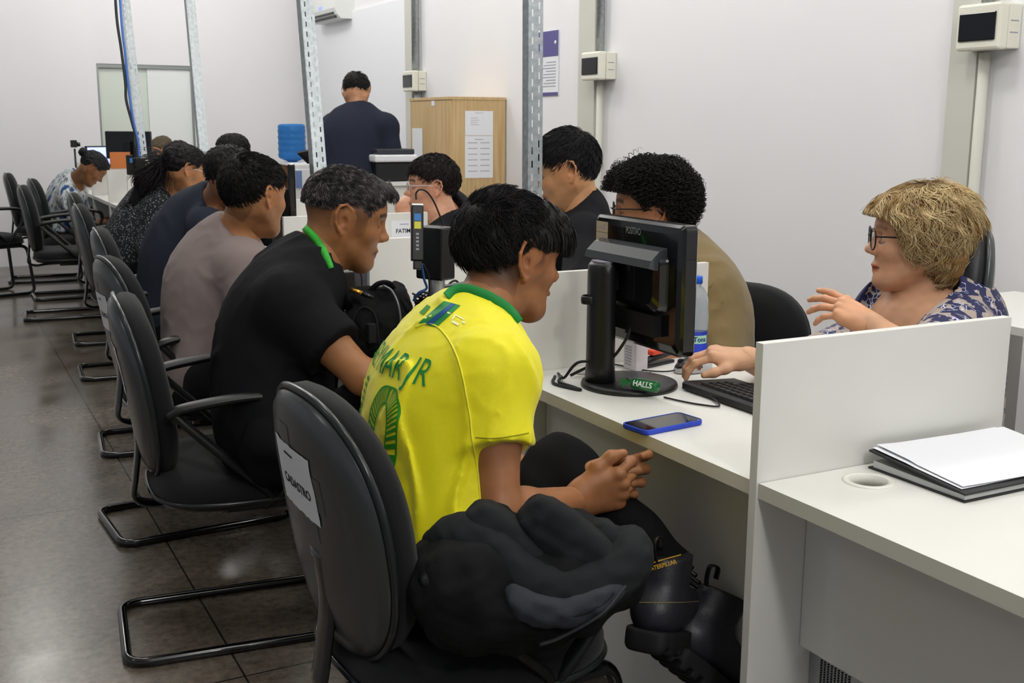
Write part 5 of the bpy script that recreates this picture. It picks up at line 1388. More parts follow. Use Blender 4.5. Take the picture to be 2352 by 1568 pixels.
# dark haired attendant behind the post
rot = (150, 14, 0)
hcP = ear_head(1311, 393, 3.62, rot, 1.03, 1)
nbP = PX(1335, 468, 3.72); fP = nrm((-1, 0.1, 0)); sp = [(2.02, 3.42, 0.56), (2.06, 3.42, 0.72), (2.07, 3.4, 0.88), nbP]
sL = PX(1340, 545, 3.55); sR = mirror_sh(nbP, sL, fP)
make_person(dict(label='dark haired attendant in a black long sleeved shirt, partly hidden by the perforated post', base=(2.05, 3.42, 0), head=hcP, head_rot=rot, hs=1.03, skin='#c08c62', hw=0.2, fwd=fP, spine=sp, bres=0.009, res=0.004,
    hd=dict(neckr=0.056, stubble=0.35, ear=1.05), armL=[sL, PX(1330, 660, 3.35), PX(1230, 690, 3.3), None], armR=[sR, (1.75, 3.75, 0.72), (1.55, 3.6, 0.78), None],
    shirt=dict(mat=m_blackshirt, res=0.009, sleeve=1.9, neck=0.064, collar=0.022, hem=((0, 0, 0.55), (0, 0, -1))),
    hair=short_hair((0.022, 0.001), 0.014, ns=3600, L=0.03, seed=15, col='#0d0c0d', hi='#302d33', line=([-0.13, -0.07, -0.045, -0.02, 0.0, 0.012, 0.022, 0.035, 0.055, 0.075, 0.12], [-0.05, -0.045, -0.02, 0.022, 0.03, 0.01, -0.012, 0.02, 0.04, 0.045, 0.05]), extra=(((0.085, 0, 0.07), (0.035, 0.055, 0.03)),)),
    seed=42, legs=[[(2.0, 3.32, 0.52), (1.74, 3.3, 0.5), (1.74, 3.3, 0.1)], [(2.0, 3.52, 0.52), (1.74, 3.55, 0.5), (1.74, 3.55, 0.1)]]))
# curly haired man in olive
m_olive = shirt_mat('olive_tshirt', '#7f6d49', sheen=0.25)
rot = (147, 1, 0)
hcC = ear_head(1512, 490, 2.98, rot, 1.06, 1)
nbC = PX(1548, 572, 3.06); fC = nrm((-1, 0.05, 0)); sp = [PX(1600, 1010, 2.95), PX(1612, 860, 2.98), PX(1595, 720, 3.04), nbC]
sL = PX(1608, 665, 2.92); sR = mirror_sh(nbC, sL, fC)
def curly(t, hc, Rh, sc):
    line = ([-0.13, -0.07, -0.045, -0.02, 0.0, 0.012, 0.022, 0.035, 0.055, 0.075, 0.12], [-0.05, -0.045, -0.02, 0.02, 0.03, 0.02, 0.01, 0.034, 0.052, 0.06, 0.064])
    P = [((-0.01, 0, 0.05), (0.103, 0.086, 0.084)), ((0.05, 0, 0.072), (0.058, 0.07, 0.044)), ((-0.05, 0, 0.02), (0.066, 0.074, 0.066))]
    VQ = hair_cap(P, [hline(*line)], 0.0035, (0.016, 0.0045), 6)
    st = [strands(*VQ, 2300, 0.075, swirl_flow((-0.02, 0, 0.15), 0.5, 0.2), 6, 20, 0.0013, 0.35, curl=0.006, cfreq=430, jitter=1.2, colf=black_col('#0a0808', '#2a2422'), sel=lambda c, n: np.sum((c-np.array([-0.01, 0, 0.02]))*n, 1) > 0, allow=lambda p: hline(line[0], np.array(line[1])-0.012)(p))]
    put_hair(t, hc, Rh, sc, VQ, st, '#0b0909')
make_person(dict(label='curly haired attendant with dark glasses in an olive brown T-shirt', base=(1.98, 2.52, 0), head=hcC, head_rot=rot, hs=1.06, skin='#a5734f', hw=0.19, fwd=fC, spine=sp, bres=0.008, res=0.0035,
    hd=dict(neckr=0.058, nose=1.1, flare=0.012), armL=[sL, PX(1650, 840, 2.84), PX(1480, 845, 2.7), None], armR=[sR, (1.8, 2.85, 0.72), (1.6, 2.8, 0.77), None],
    shirt=dict(mat=m_olive, res=0.008, inf=0.014, sleeve=1.0-1e-6, cuff=0.052, neck=0.064, collar=0.012, wrinkle=0.005, wdir=(1, 1, 1.2), hem=((0, 0, 0.55), (0, 0, -1))),
    hair=curly, glasses=('dark', 0.022, 1.1), seed=43, legs=[[(1.95, 2.42, 0.52), (1.74, 2.42, 0.5), (1.74, 2.42, 0.1)], [(1.95, 2.62, 0.52), (1.74, 2.64, 0.5), (1.74, 2.64, 0.1)]]))
# dark haired attendant by the water jug
rot = (185, 8, 0); hcJ = PX(533, 352, 6.95); nbJ = PX(545, 408, 7.0); fJ = nrm((-1, 0, 0)); sp = [(1.8, 6.85, 0.56), (1.8, 6.85, 0.72), (1.79, 6.83, 0.86), nbJ]
sL = PX(535, 435, 6.85); sR = mirror_sh(nbJ, sL, fJ)
make_person(dict(label='dark haired attendant seen above the man in grey, left of the blue water jug', base=(1.8, 6.85, 0), head=hcJ, head_rot=rot, skin='#b98866', hw=0.17, fwd=fJ, spine=sp, bres=0.012, res=0.005, far=True,
    armL=[sL, (1.6, 6.65, 0.7), (1.5, 6.7, 0.77), None], armR=[sR, (1.6, 7.0, 0.7), (1.5, 7.0, 0.77), None],
    shirt=dict(mat=m_blackshirt, res=0.011, sleeve=1.9, neck=0.058, collar=0.02, hem=((0, 0, 0.55), (0, 0, -1))), hair=woman_hair(ns=900, seed=6), seed=44))
# farthest attendant near the door
rot = (195, 22, 0); hcE = PX(372, 343, 10.3); nbE = PX(388, 382, 10.35); sp = [(1.83, 10.0, 0.56), (1.84, 10.0, 0.72), (1.84, 10.0, 0.84), nbE]
sL = nbE+np.array([0, -0.16, -0.05]); sR = nbE+np.array([0, 0.16, -0.05])
make_person(dict(label='farthest attendant with light brown hair in front of the white glass door', base=(1.84, 10.0, 0), head=hcE, head_rot=rot, hs=0.98, skin='#e0a07c', hw=0.17, fwd=(-1, 0, 0), spine=sp, bres=0.013, res=0.005, far=True,
    armL=[sL, (1.6, 9.85, 0.7), (1.5, 9.9, 0.77), None], armR=[sR, (1.6, 10.1, 0.7), (1.5, 10.1, 0.77), None],
    shirt=dict(mat=m_blackshirt, res=0.012, sleeve=1.9, neck=0.058, collar=0.02, hem=((0, 0, 0.55), (0, 0, -1))), hair=woman_hair(ns=500, seed=7, col='#5c5140', hi='#8a7a60'), seed=45))
# attendant mostly hidden by the dotted blouse woman
rot = (180, 20, 0); hcH = PX(408, 362, 8.3); nbH = PX(420, 402, 8.35); sp = [(1.72, 8.1, 0.56), (1.72, 8.1, 0.7), (1.7, 8.1, 0.82), nbH]
sL = nbH+np.array([0, -0.15, -0.05]); sR = nbH+np.array([0, 0.15, -0.05])
make_person(dict(label='attendant almost hidden behind the dotted blouse, only the dark hair showing', base=(1.72, 8.1, 0), head=hcH, head_rot=rot, skin='#b98866', hw=0.17, fwd=(-1, 0, 0), spine=sp, bres=0.014, res=0.006, far=True, armL=[sL, (1.55, 7.95, 0.7), (1.45, 8.0, 0.77), None], armR=[sR, (1.55, 8.25, 0.7), (1.45, 8.2, 0.77), None],
    shirt=dict(mat=m_blackshirt, res=0.013, sleeve=1.9, neck=0.058, collar=0.02, hem=((0, 0, 0.55), (0, 0, -1))), hair=woman_hair(ns=400, seed=8), seed=48))
# ===== the standing man =====
m_ink_shirt = shirt_mat('midnight_shirt', '#232836')
rot = (58, 34, 0); hcS = PX(819, 212, 7.1); fS = nrm((0.35, 1, 0)); nbS = PX(826, 256, 7.08)
sp = [PX(812, 470, 7.0), PX(812, 400, 7.0), PX(818, 315, 7.02), nbS]
sR = PX(886, 290, 7.0); sL = PX(766, 290, 7.15)
make_person(dict(label='man standing with his back turned in a dark navy shirt, at the white wall board', base=(sp[0][0], sp[0][1], 0), head=hcS, head_rot=rot, hs=1.03, skin='#b07f5f', hw=0.215, fwd=fS, spine=sp, bres=0.01, res=0.0045, far=True,
    armR=[sR, PX(905, 372, 7.0), PX(882, 372, 7.25), dict(x=(0.2, 1, 0), n=(0, 0, 1))], armL=[sL, PX(738, 385, 7.15), PX(770, 380, 7.4), dict(x=(0.2, 1, 0), n=(0, 0, 1))],
    shirt=dict(mat=m_ink_shirt, res=0.009, inf=0.02, sleeve=1.92, neck=0.064, collar=0.028, wrinkle=0.004, collar_mat=mat('navy_collar', '#232836', 0.85), hem=(PX(812, 500, 7.0), (0, 0, -1))),
    hair=short_hair(ns=1200, seed=17), seed=46,
    legs=[[sp[0]+np.array([0.1, 0, -0.03]), (sp[0][0]+0.11, sp[0][1]+0.02, 0.48), (sp[0][0]+0.12, sp[0][1], 0.1), (0.3, 1, -0.1)], [sp[0]+np.array([-0.1, 0, -0.03]), (sp[0][0]-0.11, sp[0][1]+0.02, 0.48), (sp[0][0]-0.12, sp[0][1], 0.1), (0.3, 1, -0.1)]]))
# ===== the blond woman =====
def geo_blouse():
    m = mat('patterned_blouse', '#22264f', 0.7); nt = m.node_tree; b = nt.nodes['Principled BSDF']; L = nt.links.new; N = nt.nodes.new
    tc = N('ShaderNodeTexCoord'); v = N('ShaderNodeTexVoronoi'); v.inputs['Scale'].default_value = 46; v.feature = 'F1'; v.distance = 'CHEBYCHEV'
    v2 = N('ShaderNodeTexVoronoi'); v2.inputs['Scale'].default_value = 33; v2.feature = 'DISTANCE_TO_EDGE'
    wv = N('ShaderNodeTexVoronoi'); wv.inputs['Scale'].default_value = 58; wv.feature = 'DISTANCE_TO_EDGE'
    L(tc.outputs['Object'], v.inputs[0]); L(tc.outputs['Object'], v2.inputs[0]); L(tc.outputs['Object'], wv.inputs[0])
    cr = N('ShaderNodeValToRGB'); cr.color_ramp.interpolation = 'CONSTANT'; e = cr.color_ramp.elements; e[0].color = (*lin('#20244f'), 1); e[1].position = 0.66; e[1].color = (*lin('#a89a90'), 1)
    sp_ = N('ShaderNodeSeparateColor'); L(v.outputs['Color'], sp_.inputs[0]); L(sp_.outputs[0], cr.inputs[0])
    c2 = N('ShaderNodeMath'); c2.operation = 'LESS_THAN'; L(wv.outputs['Distance'], c2.inputs[0]); c2.inputs[1].default_value = 0.035
    c3 = N('ShaderNodeMath'); c3.operation = 'MULTIPLY'; L(c2.outputs[0], c3.inputs[0]); L(sp_.outputs[1], c3.inputs[1])
    c4 = N('ShaderNodeMath'); c4.operation = 'GREATER_THAN'; L(c3.outputs[0], c4.inputs[0]); c4.inputs[1].default_value = 0.55
    mx = N('ShaderNodeMix'); mx.data_type = 'RGBA'; L(c4.outputs[0], mx.inputs[0]); L(cr.outputs[0], mx.inputs[6]); mx.inputs[7].default_value = (*lin('#c9cbe0'), 1)
    L(mx.outputs[2], b.inputs['Base Color']); return m
rot = (142, 0, 0)
hcW = PX(2103, 548, 2.64)
nbW = PX(2140, 690, 2.7); fW = nrm((-1, -0.25, 0)); sp = [(2.1, 1.86, 0.56), (2.12, 1.87, 0.7), (2.11, 1.88, 0.83), nbW]
sL = PX(2195, 770, 2.5); sR = PX(2030, 765, 2.92)
def blond_hair(t, hc, Rh, sc):
    line = ([-0.13, -0.05, -0.02, 0.01, 0.03, 0.045, 0.06, 0.085, 0.12], [-0.118, -0.098, -0.075, -0.066, -0.04, -0.002, 0.045, 0.064, 0.068])
    P = [((-0.018, 0, 0.04), (0.110, 0.093, 0.091)), ((0.045, 0, 0.06), (0.054, 0.072, 0.046)), ((-0.05, 0, -0.02), (0.078, 0.09, 0.08)), ((-0.072, 0, -0.06), (0.062, 0.085, 0.052))]
    VQ = hair_cap(P, [hline(*line)], 0.005, (0.03, 0.002), 9, noise2=(0.07, 0.004))
    c0, c1, c2, c3 = [np.array(lin(c)) for c in ('#3d2a1a', '#a9844c', '#f6e0ae', '#8f6c3c')]
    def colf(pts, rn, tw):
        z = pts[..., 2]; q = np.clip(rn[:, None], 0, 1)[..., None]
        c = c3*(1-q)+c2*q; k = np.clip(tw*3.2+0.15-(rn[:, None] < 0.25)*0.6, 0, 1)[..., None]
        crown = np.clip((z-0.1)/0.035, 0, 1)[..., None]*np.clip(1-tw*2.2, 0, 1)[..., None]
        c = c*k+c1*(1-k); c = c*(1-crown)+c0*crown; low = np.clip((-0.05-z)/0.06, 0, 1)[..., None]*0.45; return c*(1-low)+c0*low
    fl0 = swirl_flow((-0.02, 0.03, 0.17), 0.9, -0.25)
    sel = lambda c, n: np.sum((c-np.array([-0.01, 0, 0.0]))*n, 1) > 0
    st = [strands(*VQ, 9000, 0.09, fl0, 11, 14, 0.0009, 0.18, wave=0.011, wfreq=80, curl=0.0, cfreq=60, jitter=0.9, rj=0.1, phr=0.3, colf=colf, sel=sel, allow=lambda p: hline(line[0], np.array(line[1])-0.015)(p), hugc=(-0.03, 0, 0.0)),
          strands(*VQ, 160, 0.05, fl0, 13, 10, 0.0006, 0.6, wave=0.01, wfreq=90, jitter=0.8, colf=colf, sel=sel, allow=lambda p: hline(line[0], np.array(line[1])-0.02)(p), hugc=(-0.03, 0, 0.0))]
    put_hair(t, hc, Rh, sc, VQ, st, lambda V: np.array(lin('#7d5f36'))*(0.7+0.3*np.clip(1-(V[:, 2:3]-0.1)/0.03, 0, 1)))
wo = dict(label='blond attendant with dark glasses and a patterned navy blouse, raising one hand', base=(2.08, 1.87, 0), head=hcW, head_rot=rot, hs=1.02, skin='#d2a180', res=0.003, bres=0.007, hw=0.165, fwd=fW, spine=sp, belly=0.02,
    hd=dict(neckr=0.060, fat=0.007, nose=0.95, lip='#a83c30', lips=0.95, liprate=0.95, brow='#6b4a34', browrate=0.6, lid=-0.010),
    armL=[sL, PX(2125, 860, 2.25), PX(2002, 744, 2.36), dict(x=-RV*0.72+UV*0.5+FV*0.42, n=UV*0.6+RV*0.1-FV*0.75, curls=[(12, 14, 8), (20, 18, 10), (26, 22, 12), (34, 26, 14)], thumb=(12, 15, 12), spread=7, h=0.0026, sc=0.88, tint=np.array([1.02, 0.95, 0.9]))],
    armR=[sR, PX(1830, 870, 2.62), PZ(1716, 822, 0.805), dict(x=PZ(1600, 803, 0.82)-PZ(1716, 822, 0.805), n=(0.05, -0.25, 1), curls=[(26, 34, 22), (28, 38, 24), (30, 40, 26), (32, 42, 28)], thumb=(8, 12, 10), spread=6, h=0.0028, sc=0.88)],
    shirt=dict(mat=geo_blouse(), res=0.0065, inf=0.02, sleeve=0.75, cuff=0.06, neck=0.070, neck_dir=nrm(hcW-nbW)+fW*1.1, neck_off=fW*0.055-np.array([0, 0, 0.02]), collar=0.035, wrinkle=0.003, hem=((0, 0, 0.55), (0, 0, -1))),
    hair=blond_hair, glasses=('dark', 0.024, 1.15), eyes=True, seed=47, legs=[[(2.05, 1.76, 0.52), (1.8, 1.72, 0.5), (1.8, 1.72, 0.1)], [(2.05, 1.96, 0.52), (1.8, 1.98, 0.5), (1.8, 1.98, 0.1)]])
woman = make_person(wo)
# ---------------- things on the near desks ----------------
def thing(name, loc, label, cat, group=None, rz=0.0): return empty(name, loc, rz, label, cat, group)
# monitor
mo = thing('monitor', (1.31, 1.985, DZT), 'black monitor on a round stand seen from behind, POSITIVO on its back', 'monitor')
def WB(t, f, name, m, **k):
    """build world-space geometry under a thing"""
    mb = MB(); f(mb); return mb.build(name, m, t, True, **k)
m_monitor = mat('monitor_gloss_black', '#0b0c0e', 0.14, coat=0.5, bump=(30, 0.02))
mx, my, mz = 1.345, 1.952, 0.972; hw_, hh_ = 0.167, 0.133
def rr_ring(x, sy, sz, cy, cz, r=0.012, n=6):
    out = []
    for (ky, kz, a0) in ((1, 1, 0), (-1, 1, 90), (-1, -1, 180), (1, -1, 270)):
        for i in range(n+1):
            a = math.radians(a0+90*i/n); out.append(Vector((x, cy+ky*(sy-r)+r*math.cos(a), cz+kz*(sz-r)+r*math.sin(a))))
    return out
WB(mo, lambda b: b.rings([rr_ring(mx+0.004, hw_-0.004, hh_-0.004, my, mz), rr_ring(mx, hw_, hh_, my, mz), rr_ring(mx-0.026, hw_, hh_, my, mz), rr_ring(mx-0.031, hw_-0.006, hh_-0.006, my, mz), rr_ring(mx-0.033, hw_-0.02, hh_-0.02, my, mz)], 0, False), 'housing', m_monitor)
WB(mo, lambda b: b.box((mx+0.003, my-hw_+0.014, mz-hh_+0.02), (mx+0.0055, my+hw_-0.014, mz+hh_-0.014)), 'screen', m_smoke)
WB(mo, lambda b: b.rings([rr_ring(mx-0.03, 0.13, 0.062, my+0.01, mz+0.01, 0.02), rr_ring(mx-0.052, 0.125, 0.058, my+0.01, mz+0.012, 0.02), rr_ring(mx-0.06, 0.112, 0.046, my+0.01, mz+0.014, 0.02)], 0, False), 'rear_bulge', m_monitor)
WB(mo, lambda b: b.rings([[Vector((x, y, z)) for x, z in ((mx-0.03, mz+0.085), (mx-0.052, mz+0.078), (mx-0.072, mz+0.06), (mx-0.078, mz+0.045), (mx-0.06, mz+0.04), (mx-0.03, mz+0.04))] for y in (my-0.112, my+0.135)], 0, False), 'vent_hood', mat('grey_gloss_plastic', '#3b3e42', 0.18, coat=0.5))
WB(mo, lambda b: b.box((mx-0.052, my-0.1, mz-0.1), (mx-0.03, my+0.12, mz-0.055)), 'port_bay', m_blackpl)
colx, coly = 1.262, 2.005
WB(mo, lambda b: b.rings([[Vector((colx+x*sx, coly+y*sy, z)) for x, y in [(0.027*math.cos(a)*(1.0), 0.040*math.sin(a)) for a in np.linspace(0, 2*PI, 25)[:-1]]] for sx, sy, z in ((1.1, 1.06, DZT+0.014), (1, 1, DZT+0.05), (1, 1, 0.99), (0.95, 0.95, 1.006), (0.75, 0.8, 1.013))], 0, True), 'stand_column', m_blackpl)
WB(mo, lambda b: b.rings([[Vector((colx+x, coly+y, z)) for x, y in [(0.02*math.cos(a), 0.03*math.sin(a)) for a in np.linspace(0, 2*PI, 25)[:-1]]] for z in (1.0125, 1.0155)], 0, False), 'column_cap', mat('grey_plastic', '#6d6a76', 0.5))
WB(mo, lambda b: b.box((colx+0.012, coly-0.028, 0.955), (mx-0.058, coly+0.028, 0.995)), 'neck', m_blackpl)
WB(mo, lambda b: b.tube([(colx-0.018+0.022*math.cos(a), coly+0.018*math.sin(a)+0.012, 0.932) for a in np.linspace(PI*0.35, PI*1.75, 14)], 0.009, 8, flat=(0.22, 1)), 'cable_clip', m_blackpl)
WB(mo, lambda b: b.lathe((1.325, 1.985, DZT), [(0.104, 0.0), (0.106, 0.004), (0.104, 0.010), (0.09, 0.014), (0.03, 0.018)], 56), 'base', m_blackpl)
text_on('writing', 'POSITIVO', 0.021, (mx-0.0336, my+0.012, mz+0.108), (0, -1, 0), (0, 0, 1), mat('silver_print', '#9fa2a6', 0.4), mo, True, sx=0.62)
m_sticker = mat('kraft_sticker', '#b7a68c', 0.7)
for k in range(2):
    WB(mo, lambda b: b.box((mx-0.0342, my+0.112, mz+0.072+k*0.024), (mx-0.0332, my+0.158, mz+0.095+k*0.024)), 'sticker', m_sticker)
    WB(mo, lambda b: b.box((mx-0.0346, my+0.122, mz+0.078+k*0.024), (mx-0.0342, my+0.126, mz+0.09+k*0.024)).box((mx-0.0346, my+0.132, mz+0.082+k*0.024), (mx-0.0342, my+0.15, mz+0.0835+k*0.024)), 'sticker_print', m_inkgrey)
m_cable = mat('black_cable', '#121316', 0.45)
def cable(pts, r, label, m=None, name='cable', cat='cable'):
    o = MB().tube(catmull(pts, 7), r, 8).build(name, m or m_cable); return tag(o, label, cat)
cable([(mx-0.045, my-0.02, mz-0.075), (mx-0.06, my-0.0, mz-0.13), (mx-0.08, my+0.03, mz-0.17), (1.225, 2.035, 0.792), (1.21, 2.07, 0.752), (1.235, 2.14, 0.745)], 0.0033, 'black video cable looping from the monitor back around its stand')
cable([(mx-0.045, my+0.06, mz-0.075), (mx-0.065, my+0.07, mz-0.12), (mx-0.07, my+0.085, mz-0.16), (1.29, 2.07, 0.78), (1.25, 2.11, 0.745)], 0.0034, 'black power cable dropping from the monitor behind the stand')
cable([(1.215, 2.09, 0.75), (1.2, 2.07, 0.752), (1.188, 2.052, 0.7475), (1.198, 2.015, 0.745), (1.2, 1.985, 0.7445), (1.18, 2.06, 0.744), (1.215, 2.12, 0.7445)], 0.0035, 'short knot of black cable by the left of the monitor base')
# keyboard
kb = thing('keyboard', (1.475, 1.68, DZT), 'black computer keyboard beside the nearest partition', 'keyboard')
WB(kb, lambda b: b.rings([[Vector((x, y, z)) for x, z in ((1.405, DZT+0.003), (1.405, DZT+0.016), (1.41, DZT+0.02), (1.545, DZT+0.012), (1.55, DZT+0.008), (1.55, DZT+0.003))] for y in (1.458, 1.9)], 0, False), 'keyboard_body', mat('keyboard_black', '#17181a', 0.45))
kr = MB()
rows = 6
for r_ in range(rows):
    x = 1.418+r_*0.0205; y = 1.468
    widths = [0.0185]*21
    if r_ in (4, 5): widths = ([0.022]+[0.0185]*11+[0.026, 0.0185, 0.0185, 0.0185, 0.0185, 0.0185, 0.02]) if r_ == 4 else [0.026, 0.022, 0.022, 0.11, 0.022, 0.022, 0.026, 0.0185, 0.0185, 0.0185, 0.038, 0.02]
    for w_ in widths:
        if y+w_ > 1.893: break
        z = DZT+0.0195-(x-1.41)*0.06
        kr.add([(x, y, z), (x+0.0178, y, z-0.001), (x+0.0178, y+w_-0.002, z-0.001), (x, y+w_-0.002, z), (x+0.003, y+0.002, z+0.006), (x+0.015, y+0.002, z+0.005), (x+0.015, y+w_-0.004, z+0.005), (x+0.003, y+w_-0.004, z+0.006)],
               [(4, 7, 6, 5), (0, 1, 5, 4), (1, 2, 6, 5), (2, 3, 7, 6), (3, 0, 4, 7)])
        y += w_
me = kr.mesh('keys'); o = link('keys', me, mat('key_black', '#202124', 0.4), kb, False, True); o['kind'] = 'stuff'
cable([PZ(1525, 912, DZT+0.003), PZ(1570, 922, DZT+0.003), PZ(1610, 929, DZT+0.003), PZ(1652, 932, DZT+0.004), (1.408, 1.8, DZT+0.008)], 0.002, 'thin black keyboard cord on the white desk')
# mouse
mp_ = PZ(1592, 852, DZT); ms = thing('mouse', mp_, 'silver and black computer mouse under the hand of the blond woman', 'mouse')
v = Vol((-0.07, -0.045, -0.01), (0.07, 0.045, 0.05), 0.003); v.ell((0, 0, 0.006), (0.055, 0.031, 0.029), k=0); v.plane((0, 0, 0.001), (0, 0, -1)); V, Q = v.get()
ang = Matrix.Rotation(math.radians(188), 3, 'Z'); Vr = V@np.array(ang).T
K = np.where((V[:, 0:1] > 0.0) & (V[:, 2:3] > 0.013) | (V[:, 2:3] > 0.026), np.array(lin('#111214')), np.array(lin('#b9bcc0')))
link('mouse_body', np_mesh('mouse_body', Vr, Q, K), mat('mouse_plastic', None, 0.3, vcol=True), ms)
MB().cyl((-0.036, -0.004, 0.026), (-0.036, 0.004, 0.026), 0.007, 14).build('scroll_wheel', m_blackpl, ms)
cable([mp_+np.array([-0.05, -0.004, 0.008]), PZ(1525, 853, DZT+0.004), PZ(1480, 850, DZT+0.003), PZ(1440, 842, DZT+0.003), PZ(1410, 836, DZT+0.003)], 0.0017, 'thin black mouse cord running behind the monitor stand')
# water bottle
bp_ = PZ(1594, 818, DZT); bt = thing('water_bottle', bp_, 'clear plastic water bottle with blue cap and blue label behind the monitor', 'bottle')
m_pet = mat('clear_plastic', '#e8f1f8', 0.06, trans=0.85, ior=1.3)
MB().lathe((0, 0, 0), [(0.02, 0.001), (0.029, 0.004), (0.031, 0.012), (0.031, 0.03), (0.0295, 0.034), (0.0295, 0.062), (0.031, 0.067), (0.0325, 0.09), (0.0325, 0.115), (0.030, 0.12), (0.031, 0.125), (0.030, 0.132), (0.031, 0.14), (0.027, 0.155), (0.019, 0.17), (0.0125, 0.177), (0.0125, 0.185)], 36).build('bottle_body', m_pet, bt)
MB().lathe((0, 0, 0.182), [(0.0145, 0), (0.0145, 0.016), (0.013, 0.018), (0.001, 0.0185)], 28).build('cap', mat('blue_cap', '#1e5fd8', 0.35), bt)
lb = MB().lathe((0, 0, 0), [(0.0312, 0.01), (0.0312, 0.03), (0.0302, 0.035), (0.0302, 0.062), (0.0315, 0.066)], 36, cap=False).build('label_band', mat('bottle_label_blue', '#2b45c8', 0.35), bt)
def on_cyl(me, R_, ang0):
    for v_ in me.vertices:
        a = ang0+v_.co.x/R_; z = v_.co.y; v_.co = Vector((R_*math.cos(a), R_*math.sin(a), z))
    return me
aimb = math.atan2(-bp_[1], -bp_[0])+0.45
me = dense(text_mesh('Tons', 0.017, bold=True), 1)
for v_ in me.vertices: v_.co.y += 0.047
link('label_writing', on_cyl(me, 0.0312, aimb), mat('label_dark_blue', '#14287a', 0.5), lb)
me = grid_mesh((0, 0.047, 0), (1, 0, 0), (0, 1, 0), 0.046, 0.02, 12, 3); link('label_patch', on_cyl(me, 0.0306, aimb), mat('label_pale_green', '#a9d9c0', 0.5), lb)
# phone
ph = thing('mobile_phone', (1.208, 1.688, DZT), 'mobile phone with a black screen in a blue case, on the desk edge', 'phone')
PA, PB, PC_, PD = [PZ(x, y, DZT+0.004) for x, y in ((1433, 976), (1557, 954), (1614, 970), (1481, 998))]
pc = (PA+PB+PC_+PD)/4; ux = nrm((PB-PA)+(PC_-PD)); uy = nrm(np.cross((0, 0, 1), ux)); LX = 0.148; LY = 0.071
def rrect(cx, w_, h_, r, z, n=6):
    out = []
    for (kx, ky, a0) in ((1, 1, 0), (-1, 1, 90), (-1, -1, 180), (1, -1, 270)):
        for i in range(n+1):
            a = math.radians(a0+90*i/n); q = (kx*(w_/2-r)+r*math.cos(a)); s_ = (ky*(h_/2-r)+r*math.sin(a)); p = cx+ux*q+uy*s_; out.append(Vector((p[0], p[1], z)))
    return out
WB(ph, lambda b: b.rings([rrect(pc, LX-0.003, LY-0.003, 0.01, DZT+0.0005), rrect(pc, LX, LY, 0.0115, DZT+0.003), rrect(pc, LX, LY, 0.0115, DZT+0.009), rrect(pc, LX-0.002, LY-0.002, 0.0105, DZT+0.0105), rrect(pc, LX-0.005, LY-0.005, 0.009, DZT+0.0105), rrect(pc, LX-0.005, LY-0.005, 0.009, DZT+0.009)], 0, False), 'blue_case', mat('blue_silicone', '#2546c4', 0.5))
WB(ph, lambda b: b.rings([rrect(pc, LX-0.006, LY-0.006, 0.0085, DZT+0.0085), rrect(pc, LX-0.006, LY-0.006, 0.0085, DZT+0.0098)], 0, False), 'screen', mat('phone_glass', '#15141b', 0.06, coat=0.6))
# roll of sweets
hp = PZ(1482, 884, DZT+0.028); hl = thing('sweets_roll', hp, 'green roll of mint sweets marked HALLS on the monitor base', 'sweets')
hd_ = nrm(PZ(1513, 889, DZT+0.028)-PZ(1450, 878, DZT+0.028))
m_halls = mat('green_wrapper', '#1c6a3a', 0.28, bump=(120, 0.3))
tw_ = hp-hd_*0.034
WB(hl, lambda b: b.tube([hp-hd_*0.032, hp-hd_*0.029, hp+hd_*0.028, hp+hd_*0.031], [0.0085, 0.0118, 0.0118, 0.0095], 20), 'wrapper', m_halls)
WB(hl, lambda b: [b.add([tw_+np.array([0, 0, 0.002]), tw_-hd_*0.02+np.array([0.008*math.cos(k), 0.008*math.sin(k), 0.008*math.sin(2*k+1)]), tw_-hd_*0.024+np.array([0.010*math.cos(k+0.8), 0.012*math.sin(k+0.8), 0.012*math.cos(k)])], [(0, 1, 2)]) for k in np.linspace(0, 5.5, 6)], 'torn_wrapper_end', m_halls)
dn = nrm(np.array([0, 0, CH])-hp); upn = nrm(np.cross(hd_, dn)*-1) if np.cross(hd_, dn)[2] < 0 else nrm(np.cross(hd_, dn))
me = dense(text_mesh('HALLS', 0.0165, bold=True), 1)
upv = np.cross(dn-hd_*(dn@hd_), hd_); upv = nrm(upv); outv = nrm(np.cross(hd_, upv))
if outv@dn < 0: outv = -outv
if upv[2] < 0: upv = -upv
for v_ in me.vertices:
    a = v_.co.y/0.0122; p = hp+hd_*(v_.co.x)+(outv*math.cos(a)+upv*math.sin(a))*0.0123; v_.co = Vector(p)
link('writing', me, mat('white_print', '#e8efe9', 0.5), hl, False, True)
# small things behind the monitor
q = PZ(1455, 848, DZT); bx = thing('product_box', q, 'small clear and white carton with printing behind the monitor stand', 'box')
MB().box((-0.012, -0.026, 0.0005), (0.022, 0.026, 0.07), bev=0.002).build('carton', mat('pale_carton', '#e6dfe4', 0.25, alpha=0.85), bx)
s = MB()
for k in range(7): s.box((-0.0135, -0.008, 0.012+k*0.007), (-0.0122, 0.018, 0.014+k*0.007))
s.build('printed_lines', m_inkgrey, bx)
q = PZ(1508, 838, DZT); sp_ = thing('stapler', q, 'black stapler with an orange part lying behind the monitor', 'stapler', None, 0.3)
MB().box((-0.055, -0.012, 0.0), (0.055, 0.012, 0.008), bev=0.002).build('base', m_blackpl, sp_)
MB().tube([(-0.05, 0, 0.014), (0.0, 0, 0.022), (0.05, 0, 0.026)], [0.008, 0.011, 0.012], 10, flat=(1, 0.8)).build('arm', m_blackpl, sp_)
MB().box((-0.03, -0.013, 0.028), (0.01, 0.013, 0.04), bev=0.003).build('orange_cap', mat('orange_plastic', '#d8492a', 0.4), sp_)
